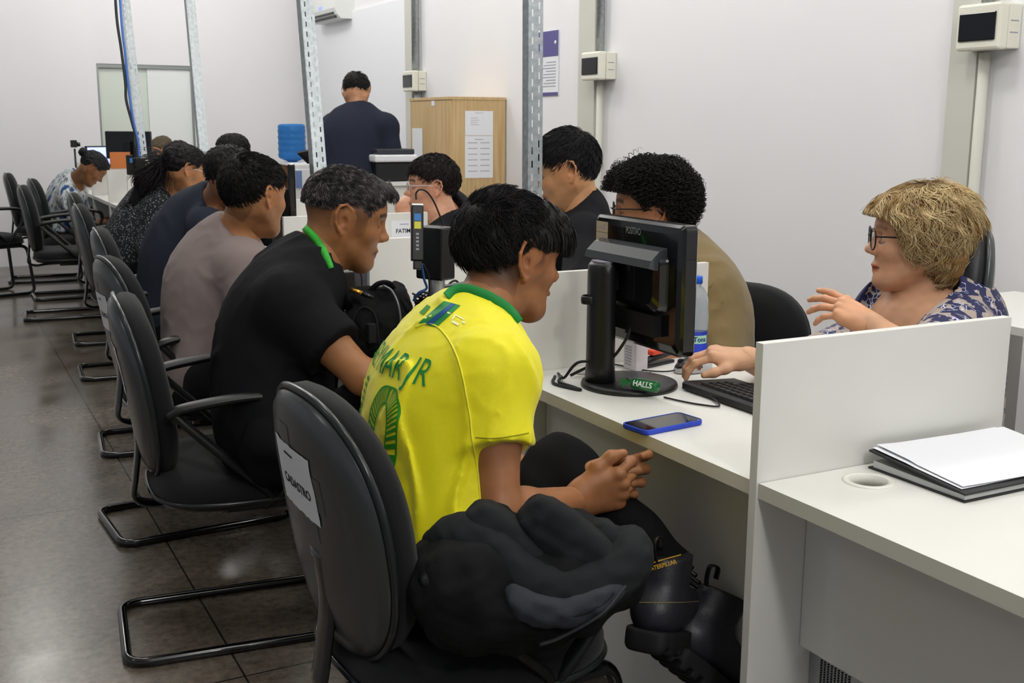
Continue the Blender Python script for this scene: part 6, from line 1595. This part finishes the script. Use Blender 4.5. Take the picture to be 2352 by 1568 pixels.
q = PZ(1462, 862, DZT+0.004); pn = thing('pen', q, 'dark pen lying behind the roll of sweets', 'pen')
MB().tube([(-0.05, 0.03, 0.0), (0.04, -0.0, 0.0)], 0.004, 8).build('pen_barrel', m_blackgl, pn)
# ring binder and loose sheets
bd = thing('ring_binder', (1.5, 1.21, DZT), 'black ring binder with white pages on the lower right desk', 'binder')
m_board2 = mat('binder_black', '#1d1f21', 0.5)
bx0, bx1, by0, by1 = 1.352, 1.66, 1.108, 1.306
def quadslab(b, P4, th):
    P4 = [Vector(p) for p in P4]; n = (P4[1]-P4[0]).cross(P4[3]-P4[0]).normalized()
    if n.z < 0: n = -n
    b.add([p for p in P4]+[p+n*th for p in P4], [(0, 3, 2, 1), (4, 5, 6, 7), (0, 1, 5, 4), (1, 2, 6, 5), (2, 3, 7, 6), (3, 0, 4, 7)])
WB(bd, lambda b: b.box((bx0, by0, DZT+0.0005), (bx1, by1, DZT+0.0032), bev=0.0008), 'lower_cover', m_board2)
WB(bd, lambda b: quadslab(b, [(bx0, by0, DZT+0.012), (bx1, by0, DZT+0.012), (bx1, by1, DZT+0.029), (bx0, by1, DZT+0.029)], 0.0032), 'upper_cover', m_board2)
WB(bd, lambda b: b.add([(bx0+0.004, by0+0.004, DZT+0.0035), (bx1-0.004, by0+0.004, DZT+0.0035), (bx1-0.004, by1-0.008, DZT+0.0035), (bx0+0.004, by1-0.008, DZT+0.0035), (bx0+0.004, by0+0.004, DZT+0.0105), (bx1-0.004, by0+0.004, DZT+0.0105), (bx1-0.004, by1-0.008, DZT+0.015), (bx0+0.004, by1-0.008, DZT+0.015)], [(0, 3, 2, 1), (4, 5, 6, 7), (0, 1, 5, 4), (1, 2, 6, 5), (2, 3, 7, 6), (3, 0, 4, 7)]), 'pages', mat('page_block', '#cfd1d0', 0.7, bump=(2200, 0.4)))
def sheet(dx, dy, r_, lift, curl, seed):
    me = grid_mesh((0, 0, 0), (1, 0, 0), (0, 1, 0), 0.297, 0.185, 16, 10)
    c, s_ = math.cos(r_), math.sin(r_)
    for v_ in me.vertices:
        x, y = v_.co.x, v_.co.y; X = 1.508+dx+x*c-y*s_; Y = 1.212+dy+x*s_+y*c
        z = DZT+0.0162+(Y-by0)*0.0858+lift+curl*max(0, (0.09-abs(y+0.02)))*0+curl*max(0, (-x-0.1))*0.5*(1 if y > 0 else 0.2)
        v_.co = Vector((X, Y, z))
    o = link('loose_sheet', me, m_paper, None, True); return o
tag(sheet(0.0, 0.002, 0.0, 0.0, 0.05, 1), 'plain white sheet lying on the black binder, under another sheet', 'paper')
tag(sheet(0.008, -0.001, -0.035, 0.0022, 0.1, 2), 'topmost plain white sheet on the black binder', 'paper')

# ---------------- devices on silver poles ----------------
def pole_device(base, zt, yaw, labels):
    t = thing('pole_stand', base, labels[0], 'stand', None, yaw)
    z = zt-base[2]
    MB().box((-0.05, -0.05, 0), (0.05, 0.05, 0.006), bev=0.001).build('foot_plate', m_blackpl, t)
    MB().rings([[Vector((0.02*math.cos(a), 0.02*math.sin(a)*1.0, zz)) for a in np.linspace(0, 2*PI, 25)[:-1]] for zz in (0.006, z)], 0, True).build('pole', m_alu, t)
    MB().box((-0.028, -0.04, z-0.125), (0.024, 0.045, z+0.004), bev=0.005).build('bracket', m_blackpl, t)
    MB().box((0.02, -0.012, z-0.17), (0.13, 0.012, z-0.145), bev=0.002).build('arm', m_blackpl, t)
    return t
pd = PX(1003, 610, 2.74)
pole_device((pd[0], pd[1], DZT), 1.05, 0.45, ['silver pole stand with a black bracket between the boy and the FATIMA partition'])
# power box hanging on the bracket
pb = PX(958, 532, 2.66); pw = thing('power_box', pb, 'slim black power box with blue and yellow stickers on the silver pole', 'electronics', None, 0.0)
bxm = frame_mat(Vector((0, 0, 0)), Vector(RV*0.98-UV*0.0+FV*0.2), Vector(UV*0.99-RV*0.05))
m_ = MB().box((-0.0145, -0.07, -0.012), (0.0145, 0.062, 0.012), 0, bxm, 0.003).build('casing', m_blackpl, pw)
MB().box((-0.0135, 0.0622, -0.011), (0.0135, 0.066, 0.011), 0, bxm).build('end_plate', m_alu, pw)
MB().box((-0.008, 0.025, 0.0121), (0.008, 0.042, 0.0127), 0, bxm).build('blue_sticker', mat('blue_sticker', '#2a7cc8', 0.4), pw)
MB().box((-0.008, 0.006, 0.0121), (0.008, 0.023, 0.0127), 0, bxm).build('yellow_sticker', mat('yellow_sticker', '#d8d23c', 0.4), pw)
MB().box((-0.009, -0.09, -0.009), (0.011, -0.07, 0.009), 0, bxm, 0.002).build('plug', m_blackpl, pw)
s = MB()
for k in range(5): s.box((-0.004, -0.045+k*0.009, 0.0121), (0.003, -0.04+k*0.009, 0.0124), 0, bxm)
s.build('fine_print', m_inkgrey, pw)
pc_ = lambda x, y, d: PX(x, y, d)
cable([pc_(956, 458, 2.66), pc_(956, 443, 2.66), pc_(966, 435, 2.66), pc_(982, 442, 2.67), pc_(1000, 470, 2.72), pc_(1024, 530, 2.8), pc_(1040, 560, 2.85), pc_(1045, 590, 2.85), pc_(1020, 628, 2.82), pc_(1022, 680, 2.82)], 0.0022, 'thin black cable arching over the slim power box')
cable([pc_(968, 606, 2.66), pc_(974, 640, 2.68), pc_(980, 662, 2.7), pc_(962, 672, 2.7), pc_(950, 690, 2.72)], 0.0032, 'blue cable hanging from the slim power box', mat('blue_cable', '#244f8c', 0.5))
cable([pc_(972, 606, 2.67), pc_(984, 634, 2.7), pc_(986, 668, 2.72), pc_(978, 700, 2.75)], 0.0025, 'black cord hanging beside the blue cable')
r_ = random.Random(4); pts = []
for k in range(26): pts.append(pc_(968+16*math.cos(k*1.3)+r_.uniform(-5, 5), 688+14*math.sin(k*1.1)+r_.uniform(-5, 5), 2.78+r_.uniform(-0.03, 0.03)))
cable(pts, 0.0026, 'tangled bundle of thin black cables at the foot of the silver pole')
cable([pc_(1022, 690, 2.85), pc_(1030, 655, 2.85), pc_(1048, 645, 2.86), pc_(1060, 670, 2.88), pc_(1040, 700, 2.9)], 0.003, 'looped black cable between the silver pole and the yellow jersey')

# grey panel and gadget in front of the man with the lanyard
q = PX(830, 650, 3.3)
gp = thing('laptop', PZ(818, 728, DZT), 'dark grey laptop lid with white lettering, in front of the lanyard man', 'laptop')
A_, B_, C__, D_2 = PX(796, 582, 3.35), PX(849, 590, 3.25), PX(849, 705, 3.2), PX(822, 700, 3.3)
WB(gp, lambda b: quadslab(b, [A_, B_, C__, D_2], 0.008), 'lid', mat('dark_grey_lid', '#55565c', 0.4))
WB(gp, lambda b: b.box((C__[0]-0.03, C__[1]-0.02, DZT+0.001), (C__[0]+0.15, C__[1]+0.2, DZT+0.016), bev=0.002), 'keyboard_base', m_blackpl)
q = PX(795, 638, 3.1); sb = MB().box(tuple(q-np.array([0.025, 0.02, 0.035])), tuple(q+np.array([0.02, 0.02, 0.02])), bev=0.004).build('card_reader', m_blackpl); tag(sb, 'small black card reader in front of the lanyard man', 'electronics')
cable([q+np.array([0.01, 0, 0.02]), q+np.array([0.03, 0, 0.03]), q+np.array([0.045, 0, 0.0]), q+np.array([0.045, 0.0, -0.05])], 0.002, 'thin cable curving from the small card reader')
# dark monitor seen edge-on beyond the grey-shirted man
def simple_monitor(c, yaw, w_, h_, label, base=True, face=None):
    t = thing('monitor', (c[0], c[1], DZT), label, 'monitor', None, yaw); z = c[2]-DZT
    MB().box((-0.02, -w_/2, z-h_/2), (0.008, w_/2, z+h_/2), bev=0.006).build('housing', m_monitor, t)
    MB().box((0.0075, -w_/2+0.012, z-h_/2+0.014), (0.0095, w_/2-0.012, z+h_/2-0.012)).build('screen', face or m_smoke, t)
    MB().box((-0.05, -0.03, 0.01), (-0.02, 0.03, z+0.03), bev=0.004).build('stand_column', m_blackpl, t)
    MB().lathe((-0.02, 0, 0), [(0.09, 0.0), (0.09, 0.008), (0.03, 0.014)], 32).build('base', m_blackpl, t)
    return t
q = PX(655, 440, 4.35); simple_monitor((q[0], q[1], 1.02), -0.1, 0.36, 0.26, 'black monitor seen edge-on right of the man in the grey shirt')
pole_device((*PX(622, 500, 4.1)[:2], DZT), 0.98, 0.4, ['silver pole stand right of the man in the grey shirt'])
q = PX(472, 408, 5.7); simple_monitor((q[0], q[1], 1.03), 0.0, 0.34, 0.26, 'black monitor in front of the woman in the dotted blouse')
# far end clutter
q = PX(297, 335, 9.0); simple_monitor((q[0], q[1], 1.12), 0.9, 0.4, 0.22, 'large dark monitor back in front of the glass door')
q = PX(236, 362, 9.4); simple_monitor((q[0], q[1], 1.02), -1.2, 0.3, 0.17, 'small monitor with a lit blue and white screen near the camera stand', face=mat('lit_screen', '#aab6ff', 0.3, emit=1.2))
q = PX(276, 366, 8.6); of = MB().box(tuple(q-np.array([0.075, 0.01, 0.07])), tuple(q+np.array([0.075, 0.01, 0.055])), bev=0.003).build('desk_folder', mat('orange_folder', '#c8743a', 0.6)); tag(of, 'orange folder standing below the large dark monitor', 'folder')
for o_, (x, y, d, lab) in zip(range(2), ((312, 380, 7.4, 'black device on a pole under the hanging cables'), (368, 375, 6.6, 'black device with a blue label left of the dotted blouse woman'))):
    q = PX(x, y, d); t = thing('pole_stand', (q[0], q[1], DZT), lab, 'stand', None, 0.4); z = q[2]-DZT
    MB().cyl((0, 0, 0), (0, 0, z), 0.016, 14).build('pole', m_alu, t)
    MB().box((-0.06, -0.02, z-0.06), (-0.03, 0.02, z+0.07), bev=0.004).build('power_box', m_blackpl, t)
    MB().box((-0.02, -0.04, z-0.05), (0.05, 0.03, z+0.05), bev=0.004).build('bracket', m_blackpl, t)
    MB().box((-0.055, -0.0215, z+0.02), (-0.036, -0.0201, z+0.05)).build('blue_sticker', mat('blue_sticker', '#2a7cc8', 0.4), t)
    for k in range(4): MB().tube(catmull([(-0.03+k*0.025, 0.0, z-0.05), (-0.025+k*0.02, 0, z*0.6), (-0.01+k*0.012, 0.01, z*0.35), (0.0, 0.02, 0.003)], 5), 0.0035, 6).build('cord', m_cable, t)
q = PZ(178, 436, DZT); cm = thing('webcam_stand', (q[0], q[1], DZT), 'small black camera on a thin stand behind the bowed woman', 'camera')
zc = PX(174, 330, np.dot(np.array([q[0], q[1], 1.1])-np.array([0, 0, CH]), FV))[2]-DZT
MB().cyl((0, 0, 0), (0, 0, zc-0.04), 0.008, 10).lathe((0, 0, 0), [(0.05, 0), (0.05, 0.008)], 20).build('stand', m_blackpl, cm)
MB().box((-0.03, -0.022, zc-0.03), (0.02, 0.022, zc+0.03), bev=0.004).build('camera_body', m_blackpl, cm)
MB().cyl((0.02, 0, zc-0.005), (0.045, 0, zc-0.005), 0.018, 16).build('camera_lens', m_blackgl, cm)
for k, (x, y, lab) in enumerate(((228, 440, 'small white card holder on the far desk, left one'), (262, 446, 'leaning card holder with grey print on the far desk'), (276, 462, 'small white paper cup on the far desk beside the dotted blouse woman'))):
    q = PZ(x, y, DZT)
    if k < 2:
        o = MB(); Mx = Matrix.Translation(Vector((q[0], q[1], DZT+0.001))) @ Matrix.Rotation(0.5, 4, 'Z') @ Matrix.Rotation(-0.25, 4, 'Y'); o.box((-0.002, -0.04, 0), (0.002, 0.04, 0.11), 0, Mx); o = o.build('card_holder', m_paper); tag(o, lab, 'card holder')
        pm = MB().box((-0.0028, -0.025, 0.03), (-0.002, 0.025, 0.09), 0, Mx).build('print', m_inkgrey, o)
    else: tag(MB().lathe(q, [(0.022, 0.0), (0.03, 0.07), (0.028, 0.07), (0.02, 0.004)], 20).build('paper_cup', m_paper), lab, 'cup')

# ---------------- water cooler, printer ----------------
q = PX(672, 372, 8.6); cl = thing('water_cooler', (q[0], q[1], 0), 'white water cooler carrying a blue water jug by the right wall', 'water cooler')
zq = q[2]
MB().box((-0.15, -0.16, 0.0), (0.15, 0.16, zq), bev=0.02).build('cabinet_body', mat('appliance_white', '#e8e9ec', 0.35), cl)
MB().box((-0.08, -0.165, zq-0.2), (0.1, -0.158, zq-0.05), bev=0.004).build('tap_recess', m_paper, cl)
MB().box((-0.03, -0.168, zq-0.19), (0.02, -0.164, zq-0.06)).build('sticker', mat('cooler_sticker', '#6f86b8', 0.5), cl)
jg = thing('water_jug', (q[0], q[1], zq), 'blue translucent water jug upside down on the cooler', 'water jug')
pr_ = [(0.03, 0.0), (0.05, 0.01), (0.1, 0.03)]
for k in range(5): pr_ += [(0.104, 0.04+k*0.045), (0.108, 0.055+k*0.045), (0.104, 0.07+k*0.045)]
pr_ += [(0.105, 0.27), (0.098, 0.285), (0.08, 0.29)]
MB().lathe((0, 0, 0), pr_, 40).build('jug', mat('blue_jug_plastic', '#3f86cf', 0.15, trans=0.35, ior=1.2), jg)
q = PX(912, 372, 6.9); pt_ = thing('printer_table', (q[0]+0.05, q[1]+0.2, 0), 'low white table under the office printer', 'table')
zt_ = q[2]-0.12
MB().box((-0.3, -0.22, zt_-0.025), (0.3, 0.22, zt_)).build('table_top', m_lam, pt_)
MB().box((-0.29, -0.2, 0), (0.29, -0.18, zt_-0.025)).build('front_panel', m_lam, pt_)
pr2 = thing('printer', (q[0], q[1]+0.12, zt_), 'black and white office printer right of the standing man', 'printer')
MB().box((-0.14, -0.12, 0.0), (0.12, 0.16, 0.12), bev=0.012).build('lower_body', m_blackpl, pr2)
MB().box((-0.15, -0.14, 0.12), (0.13, 0.16, 0.165), bev=0.01).build('scanner_body', mat('appliance_white', '#e8e9ec', 0.35), pr2)
MB().box((-0.13, -0.12, 0.166), (0.12, 0.15, 0.2), bev=0.008).build('document_feeder', mat('printer_grey', '#30343a', 0.4), pr2)
q = PX(700, 362, 7.4); fl_ = MB(); 
tg = MB(); quadslab(tg, [PX(682, 352, 7.4), PX(742, 340, 7.3), PX(742, 372, 7.5), PX(706, 376, 7.5)], 0.012)
o = tg.build('clipboard', m_blackpl); tag(o, 'flat black folder held at the left of the standing man', 'folder')
# ---------------- bags and boots ----------------
m_bagtop = mat('charcoal_bag_fabric', '#1e2022', 0.88, bump=(900, 0.4), spec=0.25)
m_bagdark = mat('black_bag_fabric', '#101112', 0.9, bump=(700, 0.4), spec=0.25)
m_lining = mat('bag_lining', '#2a2c34', 0.8, bump=(300, 0.3))
BR = np.stack([RV, UV, FV], 1)
bag = thing('backpack', PX(1200, 1440, 1.72), 'black backpack with padded straps lying on the nearest chair beside the boy', 'backpack')
def vol_obj(t, name, m, lo, hi, h, f, disp=None):
    v = Vol(lo, hi, h); f(v)
    if disp: v.disp(disp, 0.04)
    V, Q = v.get(); return link(name, np_mesh(name, V, Q), m, t, False, True)
d0 = 1.70
P_ = lambda x, y, d=d0: PX(x, y, d)
lo, hi = bounds([P_(960, 1150, 1.5), P_(1500, 1500, 1.5), P_(960, 1150, 1.95), P_(1500, 1500, 1.95)], 0.05)
fb = wavy(0.09, 9, 77, (1, 1, 1)); fb2 = wavy(0.03, 8, 78)
def bagbody(v):
    v.ell(P_(1190, 1360, 1.72), (0.135, 0.085, 0.10), BR, 0)
    v.ell(P_(1068, 1345, 1.70), (0.082, 0.09, 0.10), BR, 0.05)
    v.ell(P_(1345, 1310, 1.74), (0.095, 0.072, 0.09), BR, 0.05)
    v.ell(P_(1240, 1255, 1.76), (0.12, 0.055, 0.08), BR, 0.04)
    v.cap(P_(1010, 1290, 1.72), P_(1120, 1215, 1.74), 0.035, 0.04, 0.03)
    v.ell(P_(1300, 1385, 1.60), (0.09, 0.022, 0.03), BR, 0.02, 'sub')
vol_obj(bag, 'bag_body', m_bagdark, lo, hi, 0.005, bagbody, lambda P: fb(P)*0.0035+fb2(P)*0.0008)
def strapv(pts, rs, fl=(1, 1)):
    def f(v):
        c = catmull(pts, 5); R_ = np.interp(np.linspace(0, 1, len(c)), np.linspace(0, 1, len(rs)), rs); v.chain(c, list(R_), 0.01)
    return f
def bandvol(c, dr, rr):
    d_ = nrm(dr); pv = nrm(np.cross(FV, d_)); R_ = np.stack([d_, pv, FV], 1)
    v = Vol(np.array(c)-0.12, np.array(c)+0.12, 0.004); v.ell(c, rr, R_, 0, e=3.2); v.disp(lambda P: fb2(P)*0.0006+fb(P)*0.001, 0.03); return v.get()
for c, dr, rr in ((P_(1172, 1252, 1.700), RV*0.74-UV*0.62, (0.085, 0.037, 0.044)), (P_(1312, 1245, 1.705), RV*0.72-UV*0.58, (0.09, 0.042, 0.05)), (P_(1412, 1268, 1.735), RV*0.5-UV*0.55, (0.06, 0.03, 0.05))):
    V, Q = bandvol(c, dr, rr); link('padded_strap', np_mesh('padded_strap', V, Q), m_bagtop, bag, False, True)
pts = [P_(1010, 1262, 1.73), P_(1060, 1240, 1.70), P_(1130, 1262, 1.68), P_(1175, 1308, 1.665), P_(1230, 1345, 1.655), P_(1310, 1360, 1.655), P_(1390, 1338, 1.665), P_(1440, 1290, 1.69), P_(1448, 1250, 1.73)]
lo2, hi2 = bounds(pts, 0.05); vol_obj(bag, 'flap', m_bagtop, lo2, hi2, 0.0045, strapv(pts, [0.03, 0.04, 0.036, 0.032, 0.032, 0.034, 0.034, 0.034, 0.03]), lambda P: fb2(P)*0.001)
pts = [P_(1175, 1355, 1.635), P_(1215, 1390, 1.63), P_(1290, 1402, 1.63), P_(1370, 1378, 1.635), P_(1425, 1335, 1.65)]
lo2, hi2 = bounds(pts, 0.04); vol_obj(bag, 'lining', m_lining, lo2, hi2, 0.0045, strapv(pts, [0.014, 0.022, 0.022, 0.02, 0.012]), lambda P: fb2(P)*0.0012)
MB().tube(catmull([P_(1175, 1372, 1.618), P_(1215, 1400, 1.612), P_(1290, 1418, 1.608), P_(1370, 1395, 1.612), P_(1410, 1360, 1.625)], 7), 0.0028, 6).build('piping', m_bagtop, bag, True)
MB().tube(catmull([P_(1240, 1480, 1.63), P_(1290, 1462, 1.625), P_(1380, 1410, 1.615), P_(1435, 1345, 1.64)], 7), 0.0045, 8, flat=(1, 0.6)).build('webbing', mat('bag_webbing', '#2a2b2f', 0.7), bag, True)
# second backpack on the lap of the man with the lanyard
d1 = 2.80; b2 = thing('backpack', PX(870, 800, d1), 'black backpack on the lap of the man with the green lanyard', 'backpack')
lo, hi = bounds([PX(770, 630, d1-0.15), PX(960, 830, d1-0.15), PX(770, 630, d1+0.2), PX(960, 830, d1+0.2)], 0.04)
def bag2(v):
    v.ell(PX(868, 755, d1), (0.085, 0.085, 0.08), BR, 0); v.ell(PX(905, 715, d1+0.03), (0.05, 0.07, 0.07), BR, 0.03)
    v.ell(PX(835, 690, d1), (0.055, 0.035, 0.07), BR, 0.02); v.ell(PX(835, 760, d1-0.06), (0.05, 0.06, 0.03), BR, 0.015)
vol_obj(b2, 'bag_body', m_bagdark, lo, hi, 0.006, bag2, lambda P: fb(P)*0.003+fb2(P)*0.0015)
MB().tube(catmull([PX(880, 655, d1-0.05), PX(900, 668, d1-0.06), PX(915, 700, d1-0.07), PX(922, 750, d1-0.06)], 6), 0.003, 6).build('zip', mat('zip_grey', '#7c7e84', 0.35, 0.5), b2, True)
MB().tube(catmull([PX(850, 668, d1-0.03), PX(868, 652, d1-0.04), PX(892, 650, d1-0.03), PX(905, 668, d1)], 6), 0.011, 8, flat=(1, 0.6)).build('carry_handle', m_bagdark, b2, True)
for pts in ([(905, 665), (925, 690), (940, 715)], [(920, 690), (935, 725), (942, 760)]):
    MB().tube(catmull([PX(x, y, d1-0.02) for x, y in pts], 6), 0.012, 8, flat=(1, 0.4)).build('shoulder_strap', m_bagdark, b2, True)
MB().tube(catmull([PX(x, y, d1-0.09) for x, y in ((808, 790), (812, 730), (835, 705), (862, 725), (870, 790))], 7), 0.0025, 6).build('pocket_piping', m_bagtop, b2, True)
MB().box(tuple(PX(852, 780, d1-0.1)-0.008), tuple(PX(852, 752, d1-0.1)+0.01), bev=0.002).build('rubber_patch', m_bagtop, b2, True)
pen = thing('gold_pen', PX(835, 676, d1-0.09), 'black pen with a gold band lying on the black backpack', 'pen')
MB().tube([PX(806, 664, d1-0.085), PX(832, 674, d1-0.09)], 0.0055, 10).build('gold_band', mat('gold_metal', '#c89a3a', 0.25, 0.9), pen, True)
MB().tube([PX(832, 674, d1-0.09), PX(858, 684, d1-0.09)], [0.006, 0.005], 10).build('pen_barrel', m_blackgl, pen, True)
# the raised boot of the boy
def make_boot(ank, bf, lab=None):
    bu = nrm(UV*1.0+RV*0.05-bf*(UV@bf)); bs = np.cross(bu, bf); Rb = np.stack([bf, bs, bu], 1)
    v = Vol((-0.085, -0.07, -0.125), (0.24, 0.07, 0.085), 0.0042)
    v.cap((-0.005, 0, 0.055), (-0.008, 0, -0.03), 0.046, 0.046, 0); v.ell((-0.018, 0, -0.045), (0.052, 0.046, 0.045), k=0.02)
    v.ell((0.06, 0, -0.04), (0.07, 0.047, 0.042), k=0.03); v.ell((0.14, 0, -0.055), (0.062, 0.05, 0.033), k=0.02)
    v.F = np.maximum(v.F, (v.full()[..., 2]-0.058-0.2*(v.full()[..., 0])).astype(np.float32)); v.F = np.maximum(v.F, (-v.full()[..., 2]-0.085).astype(np.float32))
    V, Q = v.get(); boot = link('boot', np_mesh('boot', V@Rb.T+ank, Q), mat('boot_leather', '#23242c', 0.42, bump=(220, 0.25)), boy, False, True)
    v = Vol((-0.1, -0.07, -0.13), (0.24, 0.07, -0.05), 0.004)
    v.ell((-0.012, 0, -0.088), (0.056, 0.044, 0.03), k=0, e=4); v.ell((0.07, 0, -0.088), (0.085, 0.043, 0.026), k=0.02, e=4); v.ell((0.145, 0, -0.088), (0.064, 0.05, 0.026), k=0.02, e=4)
    g_ = v.full(); cut = np.where((g_[..., 2] < -0.098) & (np.sin(g_[..., 0]*230) > 0.3), 0.003, -1); v.F = np.maximum(v.F, cut).astype(np.float32)
    v.F = np.maximum(v.F, (-(g_[..., 2])-0.112).astype(np.float32)); v.F = np.maximum(v.F, (g_[..., 2]+0.072).astype(np.float32))
    V, Q = v.get(); link('lug_sole', np_mesh('lug_sole', V@Rb.T+ank, Q), mat('boot_rubber', '#0e0e10', 0.7), boot, False, True)
    wb_ = lambda p: Rb@np.array(p)+ank
    MB().tube(catmull([wb_((-0.046, 0, 0.04)), wb_((-0.06, 0, 0.058)), wb_((-0.066, 0, 0.078)), wb_((-0.05, 0, 0.084)), wb_((-0.04, 0, 0.066))], 5), 0.0045, 8, flat=(1.6, 0.5)).build('pull_tab', m_blackpl, boot, True)
    for k in range(5): MB().tube([wb_((0.045+k*0.02, -0.03, 0.035-k*0.014)), wb_((0.052+k*0.02, 0, 0.046-k*0.0145)), wb_((0.045+k*0.02, 0.03, 0.035-k*0.014))], 0.004, 6).build('lace', m_blackpl, boot, True)
    return boot
make_boot(PX(1632, 1425, 2.02), nrm(RV*0.5+FV*0.3-UV*0.45))
boot = make_boot(PX(1527, 1345, 1.97), nrm(RV*0.42+FV*0.66-UV*0.12))
m_yel = mat('yellow_print', '#d0a02c', 0.6)
# heel band and lettering
bv = BVHTree.FromPolygons([tuple(p.co) for p in boot.data.vertices], [tuple(p.vertices) for p in boot.data.polygons])
bo = boy.location
bvw = BVHTree.FromPolygons([tuple(p.co+bo) for p in boot.data.vertices], [tuple(p.vertices) for p in boot.data.polygons])
view = Vector(PX(1525, 1320, 1)-np.array([0, 0, CH])).normalized()
tx = Vector(RV*0.96+UV*0.28); ty = Vector(UV*0.96-RV*0.28)
me = dense(text_mesh('CATERPILLAR', 0.0105, bold=True, sx=0.82), 1); me.transform(frame_mat(Vector(PX(1520, 1298, 1.85)), tx, ty)); drape(me, bvw, view, 0.0014); link('boot_writing', me, m_yel, boot, False, True)
me = grid_mesh(Vector(PX(1517, 1285, 1.85)), tx, ty, 0.075, 0.0022, 20, 1); drape(me, bvw, view, 0.0014); link('yellow_line', me, m_yel, boot, True, True)
me = grid_mesh(Vector(PX(1530, 1385, 1.85)), Vector(RV), Vector(UV), 0.12, 0.0014, 30, 1); drape(me, bvw, view, 0.0014); link('stitching', me, mat('tan_thread', '#7a6a3a', 0.7), boot, True, True)

# ---------------- labels speak of people by clothing and pose ----------------
SWAP = [('teenage boy in yellow number 10 football jersey sitting in the nearest chair', 'person in a yellow number 10 football jersey sitting in the nearest chair'),
        ('the boy in the yellow jersey', 'the person in the yellow jersey'), ('the boy', 'the person in the yellow jersey'),
        ('man with short greying hair in a black T-shirt with a green lanyard', 'person in a black T-shirt with a green lanyard'), ('the man with the green lanyard', 'the person with the green lanyard'), ('the lanyard man', 'the person with the green lanyard'),
        ('dark haired man in a plain grey-brown shirt', 'person in a plain grey-brown shirt'), ('the man in the grey shirt', 'the person in the grey shirt'), ('the man in grey', 'the person in grey'), ('the grey haired man', 'the person with the green lanyard'), ('the grey-shirted man', 'the person in the grey shirt'),
        ('man in a dark navy shirt', 'person in a dark navy shirt'), ('the man in the navy shirt', 'the person in the navy shirt'),
        ('woman with a long dark ponytail in a black blouse', 'person with a long ponytail in a black blouse'), ('the dotted blouse woman', 'the person in the dotted blouse'), ('dotted blouse woman', 'dotted blouse person'), ('the woman in the dotted blouse', 'the person in the dotted blouse'), ('the woman in dotted blouse', 'the person in dotted blouse'),
        ('older woman with a hair bun', 'person with a hair bun'), ('floral blouse woman', 'floral blouse person'), ('bowed woman', 'bowed person'),
        ('young man with clear glasses', 'person with clear glasses'), ('young attendant', 'attendant'), ('curly haired man', 'person in the olive T-shirt'), ('curly haired attendant', 'attendant'),
        ('blond attendant with dark glasses and a patterned navy blouse', 'attendant in a patterned navy blouse and dark glasses'), ('the blond woman', 'the person in the patterned blouse'), ('blond woman', 'person in the patterned blouse'),
        ('man standing with his back turned', 'person standing with the back turned'), ('the standing man', 'the standing person'), ('standing man', 'standing person')]
for o in S.objects:
    l = o.get('label')
    if l and o.parent is None:
        for a, b in SWAP: l = l.replace(a, b)
        wds = l.split()
        o['label'] = l if len(wds) <= 16 else ' '.join(wds[:16])
